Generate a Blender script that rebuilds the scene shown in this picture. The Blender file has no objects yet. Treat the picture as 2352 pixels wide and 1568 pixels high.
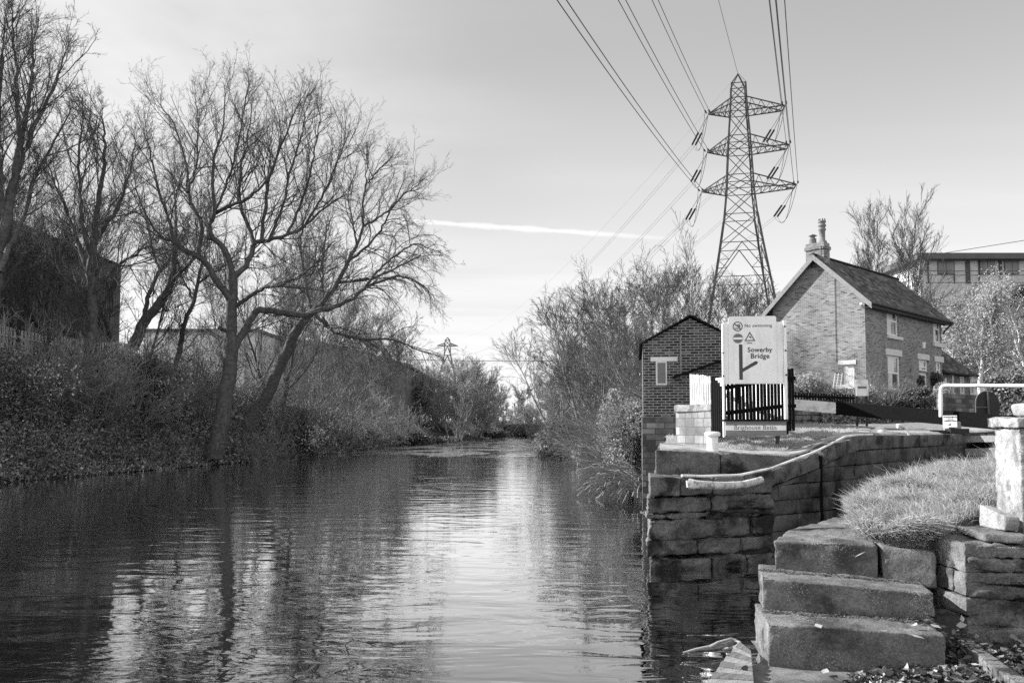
import bpy, bmesh, math, random
import numpy as np
from mathutils import Vector, Matrix

R = math.radians
sc = bpy.context.scene
COL = sc.collection

# ------------------------------------------------------------------ camera
LENS, PITCH, EYE = 28.0, R(3.0), 2.2
FP = LENS / 36.0 * 2352.0            # focal length in pixels of a 2352 px wide frame
HOR = 980.0                          # row of the horizon in that frame
SHIFT = ((HOR - 784.0) - FP * math.tan(PITCH)) / 2352.0
cam_d = bpy.data.cameras.new('camera')
cam = bpy.data.objects.new('camera', cam_d)
COL.objects.link(cam)
cam_d.lens, cam_d.sensor_width, cam_d.shift_y = LENS, 36.0, SHIFT
cam_d.clip_start, cam_d.clip_end = 0.1, 6000
cam.location = (0, 0, EYE)
cam.rotation_euler = (R(90) + PITCH, 0, 0)
sc.camera = cam
_cp, _sp = math.cos(PITCH), math.sin(PITCH)

def ray(u, v):
    x = (u - 1176.0) / FP
    y = -(v - 784.0) / FP + SHIFT * 2352.0 / FP
    return Vector((x, _cp - y * _sp, _sp + y * _cp))

def at(u, v, D):
    d = ray(u, v)
    return Vector((0, 0, EYE)) + d * (D / d.y)

def atz(u, v, z):
    d = ray(u, v)
    return Vector((0, 0, EYE)) + d * ((z - EYE) / d.z)

def hit(u, v, p0, n):
    d = ray(u, v)
    o = Vector((0, 0, EYE))
    return o + d * ((Vector(p0) - o).dot(n) / d.dot(n))

# ------------------------------------------------------------------ light
SUN_DIR = Vector((-0.93, 0.30, 0)).normalized()
SUN_EL = R(30)
SKY_STR, SUN_STR, EXPO = 0.13, 5.0, 1.08
world = bpy.data.worlds.new('World')
sc.world = world
world.use_nodes = True
wn, wl = world.node_tree.nodes, world.node_tree.links
for n in list(wn):
    wn.remove(n)

def N(t, **kw):
    n = wn.new(t)
    for k, v in kw.items():
        setattr(n, k, v)
    return n

def M_(op, a, b=None, clamp=False):
    n = wn.new('ShaderNodeMath'); n.operation = op; n.use_clamp = clamp
    for i, x in enumerate((a, b)):
        if x is None: continue
        if isinstance(x, (int, float)): n.inputs[i].default_value = x
        else: wl.new(x, n.inputs[i])
    return n.outputs[0]

def V_(op, a, b=None):
    n = wn.new('ShaderNodeVectorMath'); n.operation = op
    for i, x in enumerate((a, b)):
        if x is None: continue
        if isinstance(x, (tuple, list, Vector)): n.inputs[i].default_value = tuple(x)
        else: wl.new(x, n.inputs[i])
    return n.outputs['Value'] if op == 'DOT_PRODUCT' else n.outputs[0]

sky = N('ShaderNodeTexSky', sky_type='NISHITA', sun_disc=False)
sky.sun_elevation = SUN_EL
sky.sun_rotation = math.atan2(SUN_DIR.x, SUN_DIR.y)
sky.air_density, sky.dust_density, sky.ozone_density = 1.0, 2.0, 1.5
geo = N('ShaderNodeNewGeometry')
vec = V_('NORMALIZE', N('ShaderNodeTexCoord').outputs['Generated'])
# black and white film behind a red-orange filter
base = V_('DOT_PRODUCT', sky.outputs[0], (0.62, 0.30, 0.08))
base = M_('MINIMUM', M_('ADD', M_('MULTIPLY', M_('POWER', base, 0.8), 0.78), 0.95), 2.45)
sep = N('ShaderNodeSeparateXYZ'); wl.new(vec, sep.inputs[0])
zc = M_('MAXIMUM', sep.outputs[2], 0.04)
px, py = M_('DIVIDE', sep.outputs[0], zc), M_('DIVIDE', sep.outputs[1], zc)
cmb = N('ShaderNodeCombineXYZ'); wl.new(px, cmb.inputs[0]); wl.new(py, cmb.inputs[1])
def noise_w(vec_s, scale, sx, sy, detail, loc=(0, 0, 0)):
    mp = N('ShaderNodeMapping'); mp.inputs['Scale'].default_value = (sx, sy, 1); mp.inputs['Location'].default_value = loc
    wl.new(vec_s, mp.inputs[0])
    nz = N('ShaderNodeTexNoise'); nz.inputs['Scale'].default_value = scale
    nz.inputs['Detail'].default_value = detail; nz.inputs['Roughness'].default_value = 0.55
    wl.new(mp.outputs[0], nz.inputs[0]); return nz.outputs[0]
def mr(x, a, b, c=0.0, d=1.0, smooth=True):
    n = N('ShaderNodeMapRange'); n.interpolation_type = 'SMOOTHSTEP' if smooth else 'LINEAR'
    wl.new(x, n.inputs[0])
    for i, t in enumerate((a, b, c, d)): n.inputs[1 + i].default_value = t
    return n.outputs[0]
veil = mr(noise_w(cmb.outputs[0], 0.5, 1.0, 0.6, 6, (1.2, 0.4, 0)), 0.34, 0.62)
leftness = mr(sep.outputs[0], -0.45, 0.02, 1.0, 0.0)
veil = M_('MULTIPLY', veil, leftness)
streak = mr(noise_w(cmb.outputs[0], 0.55, 0.30, 1.6, 6, (3.1, 7.0, 0)), 0.42, 0.75)
streak = M_('MULTIPLY', streak, mr(sep.outputs[2], 0.03, 0.45, 1.0, 0.0))
cl = M_('MAXIMUM', M_('MULTIPLY', veil, 0.8), M_('MULTIPLY', streak, 0.6))
# contrail: a thin band along a great circle
d1, d2 = ray(905, 505).normalized(), ray(1660, 556).normalized()
nn = d1.cross(d2).normalized()
off = M_('ABSOLUTE', V_('DOT_PRODUCT', vec, nn))
wob = noise_w(vec, 55.0, 1, 1, 3)
width = M_('MULTIPLY', M_('ADD', M_('MULTIPLY', wob, 0.0062), 0.0), mr(sep.outputs[0], 0.0, 0.30, 1.0, 0.55))
trail = mr(M_('DIVIDE', off, M_('MAXIMUM', width, 0.0006)), 0.25, 1.5, 1.0, 0.0)
trail = M_('MULTIPLY', trail, M_('MULTIPLY', mr(sep.outputs[0], -0.25, -0.12), mr(sep.outputs[0], 0.05, 0.27, 1.0, 0.0)))
trail = M_('MULTIPLY', trail, M_('MULTIPLY', mr(sep.outputs[1], 0.0, 0.1), 0.85))
cl = M_('MAXIMUM', cl, trail)
grey = mr(noise_w(cmb.outputs[0], 0.8, 0.5, 1.2, 5, (4.2, 1.4, 0)), 0.4, 0.66)
base = M_('MULTIPLY', base, M_('SUBTRACT', 1.0, M_('MULTIPLY', M_('MULTIPLY', grey, mr(sep.outputs[0], -0.35, 0.25, 1.0, 0.0)), 0.20)))
base = M_('ADD', base, mr(sep.outputs[2], 0.0, 0.48, 1.75, 0.0))
bright = M_('ADD', M_('MULTIPLY', base, 0.3), 3.3)
mix = N('ShaderNodeMix'); mix.data_type = 'FLOAT'
wl.new(cl, mix.inputs[0]); wl.new(base, mix.inputs[2]); wl.new(bright, mix.inputs[3])
lum = M_('MULTIPLY', M_('MINIMUM', mix.outputs[0], 4.35), 0.905)
# added fill: sky behind the camera brightened to light the sign and near faces
lum = M_('ADD', lum, M_('MULTIPLY', mr(sep.outputs[1], -0.05, -0.5), mr(sep.outputs[2], -0.02, 0.15, 0.0, 1.6)))
bg = N('ShaderNodeBackground'); bg.inputs[1].default_value = SKY_STR
wl.new(lum, bg.inputs[0])
wl.new(bg.outputs[0], N('ShaderNodeOutputWorld').inputs[0])

sl = bpy.data.lights.new('sun', 'SUN'); sl.energy = SUN_STR; sl.angle = R(0.5)
sun = bpy.data.objects.new('sun', sl); COL.objects.link(sun)
sv = Vector((SUN_DIR.x * math.cos(SUN_EL), SUN_DIR.y * math.cos(SUN_EL), math.sin(SUN_EL)))
sun.rotation_euler = sv.to_track_quat('Z', 'Y').to_euler()
sun.location = (-20, 10, 40)
sc.view_settings.view_transform = 'Standard'
sc.view_settings.look = 'None'
sc.view_settings.exposure = EXPO
sc.view_settings.gamma = 1.0
sc.view_settings.use_curve_mapping = False
sc.cycles.use_denoising = False
sc.cycles.max_bounces = 5
sc.cycles.diffuse_bounces = 2
sc.cycles.transparent_max_bounces = 4
sc.cycles.sample_clamp_indirect = 4.0

# ------------------------------------------------------------------ materials
def mat(name, lo, hi=None, scale=4.0, rough=0.85, bump=0.0, detail=5.0, coord='Object', blotch=None, bscale=1.0, spec=0.3, metal=0.0, stretch=(1, 1, 1), bdist=0.02, specks=None):
    """grey procedural material: noise between two albedos, optional darker or lighter stains, bump"""
    m = bpy.data.materials.new(name); m.use_nodes = True
    nt = m.node_tree; nd, lk = nt.nodes, nt.links
    b = nd['Principled BSDF']
    b.inputs['Roughness'].default_value = rough
    b.inputs['Specular IOR Level'].default_value = spec
    b.inputs['Metallic'].default_value = metal
    if hi is None: hi = lo
    tc = nd.new('ShaderNodeTexCoord'); mp = nd.new('ShaderNodeMapping'); mp.inputs['Scale'].default_value = stretch
    lk.new(tc.outputs[coord], mp.inputs[0])
    nz = nd.new('ShaderNodeTexNoise'); nz.inputs['Scale'].default_value = scale; nz.inputs['Detail'].default_value = detail
    nz.inputs['Roughness'].default_value = 0.6
    lk.new(mp.outputs[0], nz.inputs[0])
    rp = nd.new('ShaderNodeValToRGB')
    rp.color_ramp.elements[0].position, rp.color_ramp.elements[1].position = 0.32, 0.68
    rp.color_ramp.elements[0].color = (lo, lo, lo, 1); rp.color_ramp.elements[1].color = (hi, hi, hi, 1)
    lk.new(nz.outputs[0], rp.inputs[0])
    out = rp.outputs[0]
    if blotch is not None:
        n2 = nd.new('ShaderNodeTexNoise'); n2.inputs['Scale'].default_value = bscale; n2.inputs['Detail'].default_value = 6
        n2.inputs['Roughness'].default_value = 0.65
        lk.new(mp.outputs[0], n2.inputs[0])
        r2 = nd.new('ShaderNodeValToRGB'); r2.color_ramp.elements[0].position, r2.color_ramp.elements[1].position = 0.5, 0.62
        lk.new(n2.outputs[0], r2.inputs[0])
        mx = nd.new('ShaderNodeMixRGB'); mx.inputs[2].default_value = (blotch, blotch, blotch, 1)
        lk.new(r2.outputs[0], mx.inputs[0]); lk.new(out, mx.inputs[1]); out = mx.outputs[0]
    lk.new(out, b.inputs['Base Color'])
    if bump:
        bp = nd.new('ShaderNodeBump'); bp.inputs['Strength'].default_value = bump; bp.inputs['Distance'].default_value = bdist
        nb = nd.new('ShaderNodeTexNoise'); nb.inputs['Scale'].default_value = scale * 3; nb.inputs['Detail'].default_value = 8
        nb.inputs['Roughness'].default_value = 0.7
        lk.new(mp.outputs[0], nb.inputs[0])
        nf = nd.new('ShaderNodeTexNoise'); nf.inputs['Scale'].default_value = scale * 16; nf.inputs['Detail'].default_value = 5; nf.inputs['Roughness'].default_value = 0.75
        lk.new(mp.outputs[0], nf.inputs[0])
        ad = nd.new('ShaderNodeMath'); ad.operation = 'MULTIPLY_ADD'; ad.inputs[1].default_value = 0.45
        lk.new(nf.outputs[0], ad.inputs[0]); lk.new(nb.outputs[0], ad.inputs[2])
        lk.new(ad.outputs[0], bp.inputs['Height']); lk.new(bp.outputs[0], b.inputs['Normal'])
        sp = nd.new('ShaderNodeMapRange'); sp.inputs[1].default_value = .35; sp.inputs[2].default_value = .65; sp.inputs[3].default_value = .62; sp.inputs[4].default_value = 1.3
        lk.new(nf.outputs[0], sp.inputs[0])
        mm = nd.new('ShaderNodeMixRGB'); mm.blend_type = 'MULTIPLY'; mm.inputs[0].default_value = 1
        lk.new(out, mm.inputs[1]); lk.new(sp.outputs[0], mm.inputs[2]); res = mm.outputs[0]
        if specks:
            vo = nd.new('ShaderNodeTexVoronoi'); vo.inputs['Scale'].default_value = 75; wv = nd.new('ShaderNodeVectorMath'); wv.operation = 'MULTIPLY_ADD'; wv.inputs[1].default_value = (.03, .03, .03); lk.new(nf.outputs['Color'], wv.inputs[0]); lk.new(mp.outputs[0], wv.inputs[2]); lk.new(wv.outputs[0], vo.inputs[0])
            vn = nd.new('ShaderNodeTexNoise'); vn.inputs['Scale'].default_value = 2.2; lk.new(mp.outputs[0], vn.inputs[0])
            th = nd.new('ShaderNodeMapRange'); th.inputs[1].default_value = .52; th.inputs[2].default_value = .70; th.inputs[3].default_value = 0; th.inputs[4].default_value = .30
            lk.new(vn.outputs[0], th.inputs[0])
            lt_ = nd.new('ShaderNodeMath'); lt_.operation = 'LESS_THAN'; lk.new(vo.outputs['Distance'], lt_.inputs[0]); lk.new(th.outputs[0], lt_.inputs[1])
            ms_ = nd.new('ShaderNodeMixRGB'); ms_.inputs[2].default_value = (specks, specks, specks, 1)
            lk.new(lt_.outputs[0], ms_.inputs[0]); lk.new(res, ms_.inputs[1]); res = ms_.outputs[0]
        lk.new(res, b.inputs['Base Color'])
    return m

def brick_mat(name, lo, hi, mortar, stain=0.5, w=0.225, h=0.075, msize=0.011, sscale=0.8, odd=None, bump=0.5, squash=1.0):
    """bricks laid in the metric UV map (metres along the wall, metres up)"""
    m = bpy.data.materials.new(name); m.use_nodes = True
    nd, lk = m.node_tree.nodes, m.node_tree.links
    b = nd['Principled BSDF']; b.inputs['Roughness'].default_value = 0.9; b.inputs['Specular IOR Level'].default_value = 0.15
    uv = nd.new('ShaderNodeUVMap')
    wob = nd.new('ShaderNodeTexNoise'); wob.inputs['Scale'].default_value = 9
    lk.new(uv.outputs[0], wob.inputs[0])
    dsp = nd.new('ShaderNodeVectorMath'); dsp.operation = 'MULTIPLY_ADD'
    dsp.inputs[1].default_value = (0.012, 0.012, 0); lk.new(wob.outputs['Color'], dsp.inputs[0]); lk.new(uv.outputs[0], dsp.inputs[2])
    br = nd.new('ShaderNodeTexBrick')
    br.inputs['Scale'].default_value = 1.0; br.inputs['Brick Width'].default_value = w; br.inputs['Row Height'].default_value = h
    br.inputs['Mortar Size'].default_value = msize; br.inputs['Mortar Smooth'].default_value = 0.15; br.inputs['Bias'].default_value = 0.0
    br.inputs['Color1'].default_value = (0, 0, 0, 1); br.inputs['Color2'].default_value = (1, 1, 1, 1); br.inputs['Mortar'].default_value = (.5, .5, .5, 1)
    br.squash = squash
    lk.new(dsp.outputs[0], br.inputs[0])
    rp = nd.new('ShaderNodeValToRGB'); e = rp.color_ramp.elements
    e[0].position, e[1].position = 0.1, 0.9
    e[0].color = (lo, lo, lo, 1); e[1].color = (hi, hi, hi, 1)
    if odd is not None:
        x = rp.color_ramp.elements.new(0.04); x.color = (odd, odd, odd, 1)
    lk.new(br.outputs[0], rp.inputs[0])
    sn = nd.new('ShaderNodeTexNoise'); sn.inputs['Scale'].default_value = sscale; sn.inputs['Detail'].default_value = 7; sn.inputs['Roughness'].default_value = 0.65
    lk.new(uv.outputs[0], sn.inputs[0])
    sr = nd.new('ShaderNodeMapRange'); sr.inputs[1].default_value = 0.35; sr.inputs[2].default_value = 0.65
    sr.inputs[3].default_value = 1 - stain; sr.inputs[4].default_value = 1.0 + stain * 0.35
    lk.new(sn.outputs[0], sr.inputs[0])
    ml = nd.new('ShaderNodeMixRGB'); ml.blend_type = 'MULTIPLY'; ml.inputs[0].default_value = 1
    lk.new(rp.outputs[0], ml.inputs[1]); lk.new(sr.outputs[0], ml.inputs[2])
    mx = nd.new('ShaderNodeMixRGB'); mx.inputs[2].default_value = (mortar, mortar, mortar, 1)
    lk.new(br.outputs['Fac'], mx.inputs[0]); lk.new(ml.outputs[0], mx.inputs[1])
    gr = nd.new('ShaderNodeTexNoise'); gr.inputs['Scale'].default_value = 60; gr.inputs['Detail'].default_value = 4
    lk.new(uv.outputs[0], gr.inputs[0])
    gm = nd.new('ShaderNodeMapRange'); gm.inputs[3].default_value = 0.7; gm.inputs[4].default_value = 1.3
    lk.new(gr.outputs[0], gm.inputs[0])
    m2 = nd.new('ShaderNodeMixRGB'); m2.blend_type = 'MULTIPLY'; m2.inputs[0].default_value = 1
    lk.new(mx.outputs[0], m2.inputs[1]); lk.new(gm.outputs[0], m2.inputs[2])
    lk.new(m2.outputs[0], b.inputs['Base Color'])
    bp = nd.new('ShaderNodeBump'); bp.inputs['Strength'].default_value = bump; bp.inputs['Distance'].default_value = 0.012; bp.invert = True
    lk.new(br.outputs['Fac'], bp.inputs['Height']); lk.new(bp.outputs[0], b.inputs['Normal'])
    return m

def leaf_mat(name, lo, hi, trans=0.35):
    m = bpy.data.materials.new(name); m.use_nodes = True
    nd, lk = m.node_tree.nodes, m.node_tree.links
    b = nd['Principled BSDF']; b.inputs['Roughness'].default_value = 0.55; b.inputs['Specular IOR Level'].default_value = 0.3
    g = nd.new('ShaderNodeNewGeometry')
    rp = nd.new('ShaderNodeValToRGB'); rp.color_ramp.elements[0].color = (lo, lo, lo, 1); rp.color_ramp.elements[1].color = (hi, hi, hi, 1)
    lk.new(g.outputs['Random Per Island'], rp.inputs[0]); lk.new(rp.outputs[0], b.inputs['Base Color'])
    t = nd.new('ShaderNodeBsdfTranslucent'); lk.new(rp.outputs[0], t.inputs[0])
    mx = nd.new('ShaderNodeMixShader'); mx.inputs[0].default_value = trans
    lk.new(b.outputs[0], mx.inputs[1]); lk.new(t.outputs[0], mx.inputs[2])
    lk.new(mx.outputs[0], nd['Material Output'].inputs[0])
    return m

MT = dict(
    lawn_turf=mat('lawn_turf', 0.14, 0.32, 9, bump=0.8),
    wood_grey=mat('bleached_deck', 0.16, 0.3, 3, rough=0.8, bump=0.8, stretch=(2, 12, 2)),
    lawn=leaf_mat('lawn_blade', 0.35, 0.7, 0.4),
    panel_glass=mat('dull_glass', 0.16, 0.26, .6, rough=.2),
    twig_hazed=mat('twig_hazed', 0.24, 0.42, 1.0),  # haze over the far trees put into a paler twig colour
    blind=mat('window_blind', 0.62, 0.78, 2, rough=0.12, spec=.8),
    twig_mid=mat('twig_mid', 0.08, 0.32, .9),
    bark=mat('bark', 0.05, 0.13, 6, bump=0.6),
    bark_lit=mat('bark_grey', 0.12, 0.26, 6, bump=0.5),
    birch=mat('birch_bark', 0.35, 0.6, 5, blotch=0.08, bscale=7),
    twig=mat('twig', 0.05, 0.10, 2),
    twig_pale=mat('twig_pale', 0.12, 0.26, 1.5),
    ground=mat('soil', 0.03, 0.08, 1.2, bump=0.5),
    turf=mat('turf', 0.07, 0.18, 3, bump=0.6, blotch=0.03, bscale=2.5),
    hill=mat('hillside', 0.06, 0.16, 0.3, bump=0.3),
    grass=leaf_mat('grass_blade', 0.2, 0.68, 0.4),
    straw=leaf_mat('dry_reed', 0.22, 0.5, 0.3),
    leaf_dark=leaf_mat('leaf_dark', 0.02, 0.26, 0.35),
    leaf_mid=leaf_mat('leaf_mid', 0.12, 0.55, 0.4),
    leaf_pale=leaf_mat('leaf_pale', 0.45, 0.8, 0.45),
    leaf_bright=leaf_mat('leaf_bright', 0.22, 0.6, 0.4),
    litter=leaf_mat('fallen_leaf', 0.015, 0.14, 0.1),
    litter_pale=leaf_mat('fallen_leaf_pale', 0.18, 0.42, 0.1),
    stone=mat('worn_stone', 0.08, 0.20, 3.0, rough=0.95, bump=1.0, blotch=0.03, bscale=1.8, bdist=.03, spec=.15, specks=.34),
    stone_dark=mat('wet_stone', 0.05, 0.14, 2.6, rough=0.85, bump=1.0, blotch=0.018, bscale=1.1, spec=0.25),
    stone_step=mat('step_stone', 0.10, 0.22, 4.0, rough=0.95, bump=1.0, blotch=0.06, bscale=2.6, bdist=0.016, spec=.15, specks=.4),
    stone_pale=mat('pale_stone', 0.22, 0.40, 5.0, rough=0.95, bump=0.55, blotch=0.14, bscale=4.5, spec=.1, bdist=.025),
    stone_wall=mat('rubble_stone', 0.09, 0.24, 3.5, rough=0.9, bump=1.0, blotch=0.05, bscale=3.0, bdist=0.022, spec=.15),
    mortar=mat('mortar', 0.04, 0.08, 8, bump=0.5),
    moss=mat('moss', 0.02, 0.06, 12, bump=0.8),
    path=mat('path_paving', 0.24, 0.42, 5, bump=0.4, blotch=0.14, bscale=1.5),
    sand=mat('sandy_ground', 0.13, 0.26, 10, bump=0.8, blotch=0.07, bscale=2.5, bdist=0.012, spec=.1),
    white=mat('white_paint', 0.70, 0.80, 5, rough=0.5, blotch=0.5, bscale=3, detail=6),
    white_clean=mat('white_board', 0.78, 0.85, 2.5, rough=0.4, blotch=0.72, bscale=2.2, stretch=(2.5, 2.5, .7)),
    whitewash=mat('whitewashed_fender', 0.5, 0.75, 8, rough=0.8, bump=0.6, blotch=0.28, bscale=9),
    ink=mat('sign_grey', 0.05, 0.06, 5, rough=0.4),
    ink_mid=mat('sign_red_grey', 0.13, 0.15, 5, rough=0.4),
    ink_pale=mat('sign_pale_grey', 0.5, 0.55, 5, rough=0.4),
    sign_wood=mat('sign_timber', 0.14, 0.24, 3, rough=0.7, stretch=(1, 1, 14)),
    black=mat('black_paint', 0.014, 0.03, 6, rough=0.5, bump=0.3),
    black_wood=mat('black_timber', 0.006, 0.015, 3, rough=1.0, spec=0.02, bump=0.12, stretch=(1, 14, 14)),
    steel=mat('galvanised_steel', 0.05, 0.09, 1, rough=0.6, metal=0.0),
    iron=mat('iron', 0.06, 0.12, 8, rough=0.5, bump=0.3),
    wire=mat('conductor', 0.09, 0.12, 3, rough=0.5),
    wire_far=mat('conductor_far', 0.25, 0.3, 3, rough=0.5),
    slate=None, cladding=None,
    glass=None,
    wood_deck=mat('weathered_deck', 0.07, 0.17, 3, rough=0.8, bump=0.8, stretch=(2, 12, 2)),
    wood_light=mat('pale_timber', 0.22, 0.36, 4, rough=0.8, bump=0.4, stretch=(1, 6, 6)),
    window_frame=mat('window_frame', 0.78, 0.8, 5, rough=0.4),
    lintel=mat('stone_lintel', 0.55, 0.68, 5, bump=0.2),
    fascia=mat('fascia', 0.05, 0.07, 5),
    barge=mat('barge_board', 0.2, 0.28, 5),
    pot=mat('clay_pot', 0.14, 0.22, 8),
    panel=mat('facade_panel', 0.55, 0.7, 1.5, rough=0.5),
    panel_dark=mat('roof_edge', 0.10, 0.13, 2),
    curtain=mat('inner_dark', 0.03, 0.05, 2),
)
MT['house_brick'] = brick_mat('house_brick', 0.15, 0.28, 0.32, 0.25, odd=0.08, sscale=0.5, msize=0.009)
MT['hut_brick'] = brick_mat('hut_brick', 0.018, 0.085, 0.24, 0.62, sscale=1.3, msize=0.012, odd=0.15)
MT['hut_stone'] = brick_mat('hut_stone', 0.08, 0.24, 0.06, 0.6, w=0.5, h=0.16, msize=0.012, sscale=1.2)
MT['pier_stone'] = brick_mat('pier_stone', 0.2, 0.34, 0.11, 0.45, w=0.26, h=0.17, msize=0.008, sscale=2.0, squash=0.7)

def slate_mat(name='roof_slate', lo=0.05, hi=0.15, w=0.3, h=0.2):
    return brick_mat(name, lo, hi, lo * 0.35, 0.45, w=w, h=h, msize=0.008, sscale=1.0, odd=hi * 1.7, bump=0.8)
MT['slate'] = slate_mat()
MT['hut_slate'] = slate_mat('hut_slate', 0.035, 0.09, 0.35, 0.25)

def corrugated():
    m = bpy.data.materials.new('dark_cladding'); m.use_nodes = True
    nd, lk = m.node_tree.nodes, m.node_tree.links
    b = nd['Principled BSDF']; b.inputs['Roughness'].default_value = 0.6
    uv = nd.new('ShaderNodeUVMap')
    w = nd.new('ShaderNodeTexWave'); w.wave_type = 'BANDS'; w.bands_direction = 'X'; w.inputs['Scale'].default_value = 0.8
    lk.new(uv.outputs[0], w.inputs[0])
    rp = nd.new('ShaderNodeValToRGB'); rp.color_ramp.elements[0].color = (.07, .07, .07, 1); rp.color_ramp.elements[1].color = (.2, .2, .2, 1)
    lk.new(w.outputs[0], rp.inputs[0]); lk.new(rp.outputs[0], b.inputs['Base Color'])
    return m
MT['cladding'] = corrugated()

def glass_mat():
    m = bpy.data.materials.new('window_glass'); m.use_nodes = True
    b = m.node_tree.nodes['Principled BSDF']
    b.inputs['Base Color'].default_value = (.03, .03, .03, 1); b.inputs['Roughness'].default_value = 0.03
    b.inputs['Metallic'].default_value = 0.9; b.inputs['Specular IOR Level'].default_value = 1.0
    b.inputs['Base Color'].default_value = (.7, .7, .7, 1)
    return m
MT['glass'] = glass_mat()

def water_mat():
    m = bpy.data.materials.new('river_water'); m.use_nodes = True
    nd, lk = m.node_tree.nodes, m.node_tree.links
    nd.remove(nd['Principled BSDF'])
    df = nd.new('ShaderNodeBsdfDiffuse'); df.inputs[0].default_value = (.004, .004, .004, 1)
    gl = nd.new('ShaderNodeBsdfGlossy'); gl.inputs[0].default_value = (.95, .95, .95, 1); gl.inputs['Roughness'].default_value = .015
    fr = nd.new('ShaderNodeFresnel'); fr.inputs[0].default_value = 1.33
    fm = nd.new('ShaderNodeMath'); fm.operation = 'MULTIPLY_ADD'; fm.use_clamp = True; fm.inputs[1].default_value = 2.2; fm.inputs[2].default_value = .12
    ms = nd.new('ShaderNodeMixShader'); lk.new(fr.outputs[0], fm.inputs[0]); lk.new(fm.outputs[0], ms.inputs[0])
    lk.new(df.outputs[0], ms.inputs[1]); lk.new(gl.outputs[0], ms.inputs[2]); lk.new(ms.outputs[0], nd['Material Output'].inputs[0])
    tc = nd.new('ShaderNodeTexCoord')
    def nz(scale, sx, sy, detail, dist=0.0, rough=0.5):
        mp = nd.new('ShaderNodeMapping'); mp.inputs['Scale'].default_value = (sx, sy, 1); mp.inputs['Rotation'].default_value = (0, 0, R(8))
        lk.new(tc.outputs['Object'], mp.inputs[0])
        n = nd.new('ShaderNodeTexNoise'); n.inputs['Scale'].default_value = scale; n.inputs['Detail'].default_value = detail
        n.inputs['Distortion'].default_value = dist; n.inputs['Roughness'].default_value = rough
        lk.new(mp.outputs[0], n.inputs[0]); return n.outputs[0]
    def ma(op, a, b_=None):
        n = nd.new('ShaderNodeMath'); n.operation = op
        for i, x in enumerate((a, b_)):
            if x is None: continue
            if isinstance(x, (int, float)): n.inputs[i].default_value = x
            else: lk.new(x, n.inputs[i])
        return n.outputs[0]
    big = nz(1.0, 0.55, 1.5, 2, 0.8)
    mid = nz(1.0, 1.9, 3.6, 2, 0.9)
    fine = nz(1.0, 9, 26, 2)
    patch = nz(0.09, 1, 0.6, 2)
    sx = nd.new('ShaderNodeSeparateXYZ'); lk.new(tc.outputs['Object'], sx.inputs[0])
    def rng(x, a, b_, c, d):
        n = nd.new('ShaderNodeMapRange'); n.interpolation_type = 'SMOOTHSTEP'; lk.new(x, n.inputs[0])
        for i, t in enumerate((a, b_, c, d)): n.inputs[1 + i].default_value = t
        return n.outputs[0]
    # the far reach is ruffled by wind, the near water is calmer
    ruff = rng(sx.outputs[1], 52, 80, 0.0, 1.0)
    mp2 = rng(nz(0.16, 1, 0.8, 1), 0.4, 0.62, 0.25, 1.0)
    h = ma('ADD', ma('MULTIPLY', big, 0.017), ma('MULTIPLY', mid, ma('MULTIPLY', mp2, 0.0062)))
    h = ma('ADD', h, ma('MULTIPLY', fine, ma('MULTIPLY', rng(patch, 0.42, 0.6, 0.1, 1.0), 0.0006)))
    pm = rng(nz(1.0, .30, .10, 3), .44, .56, 0.12, 1.0)
    far = ma('MULTIPLY', nz(1.0, 1.2, 1.6, 2), ma('MULTIPLY', ma('MULTIPLY', ruff, pm), 0.42))
    h = ma('ADD', h, far)
    bp = nd.new('ShaderNodeBump'); bp.inputs['Strength'].default_value = 1.0; bp.inputs['Distance'].default_value = 1.0
    lk.new(h, bp.inputs['Height']); lk.new(bp.outputs[0], gl.inputs['Normal']); lk.new(bp.outputs[0], fr.inputs['Normal'])
    return m
MT['water'] = water_mat()

# ------------------------------------------------------------------ object helpers
def tag(o, label=None, cat=None, group=None, kind=None):
    if label: o['label'] = label
    if cat: o['category'] = cat
    if group: o['group'] = group
    if kind: o['kind'] = kind
    return o

def empty(name, loc=(0, 0, 0), rz=0.0, label=None, cat=None, group=None):
    o = bpy.data.objects.new(name, None); COL.objects.link(o)
    o.location = loc; o.rotation_euler = (0, 0, rz); o.empty_display_size = 0.2
    return tag(o, label, cat, group)

def np_mesh(name, V, F, m, parent=None, smooth=False, uv=False):
    """V (n,3), F (k,3|4) integer array"""
    V = np.asarray(V, dtype=np.float32); F = np.asarray(F, dtype=np.int32)
    me = bpy.data.meshes.new(name)
    me.vertices.add(len(V)); me.vertices.foreach_set('co', V.ravel())
    k = F.shape[1]
    me.loops.add(F.size); me.loops.foreach_set('vertex_index', F.ravel())
    me.polygons.add(len(F)); me.polygons.foreach_set('loop_start', np.arange(0, F.size, k, dtype=np.int32))
    me.polygons.foreach_set('use_smooth', np.full(len(F), smooth))
    me.update(calc_edges=True); me.validate()
    if m is not None: me.materials.append(m)
    o = bpy.data.objects.new(name, me); COL.objects.link(o)
    if parent is not None: o.parent = parent
    if uv: metric_uv(me)
    return o

def metric_uv(me):
    uvl = me.uv_layers.new(name='UVMap')
    for p in me.polygons:
        n = p.normal
        if abs(n.z) > 0.97:
            t, b = Vector((1, 0, 0)), Vector((0, 1, 0))
        else:
            t = Vector((0, 0, 1)).cross(n).normalized()
            b = n.cross(t)
        for li in p.loop_indices:
            c = me.vertices[me.loops[li].vertex_index].co
            uvl.data[li].uv = (c.dot(t), c.dot(b))

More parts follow.
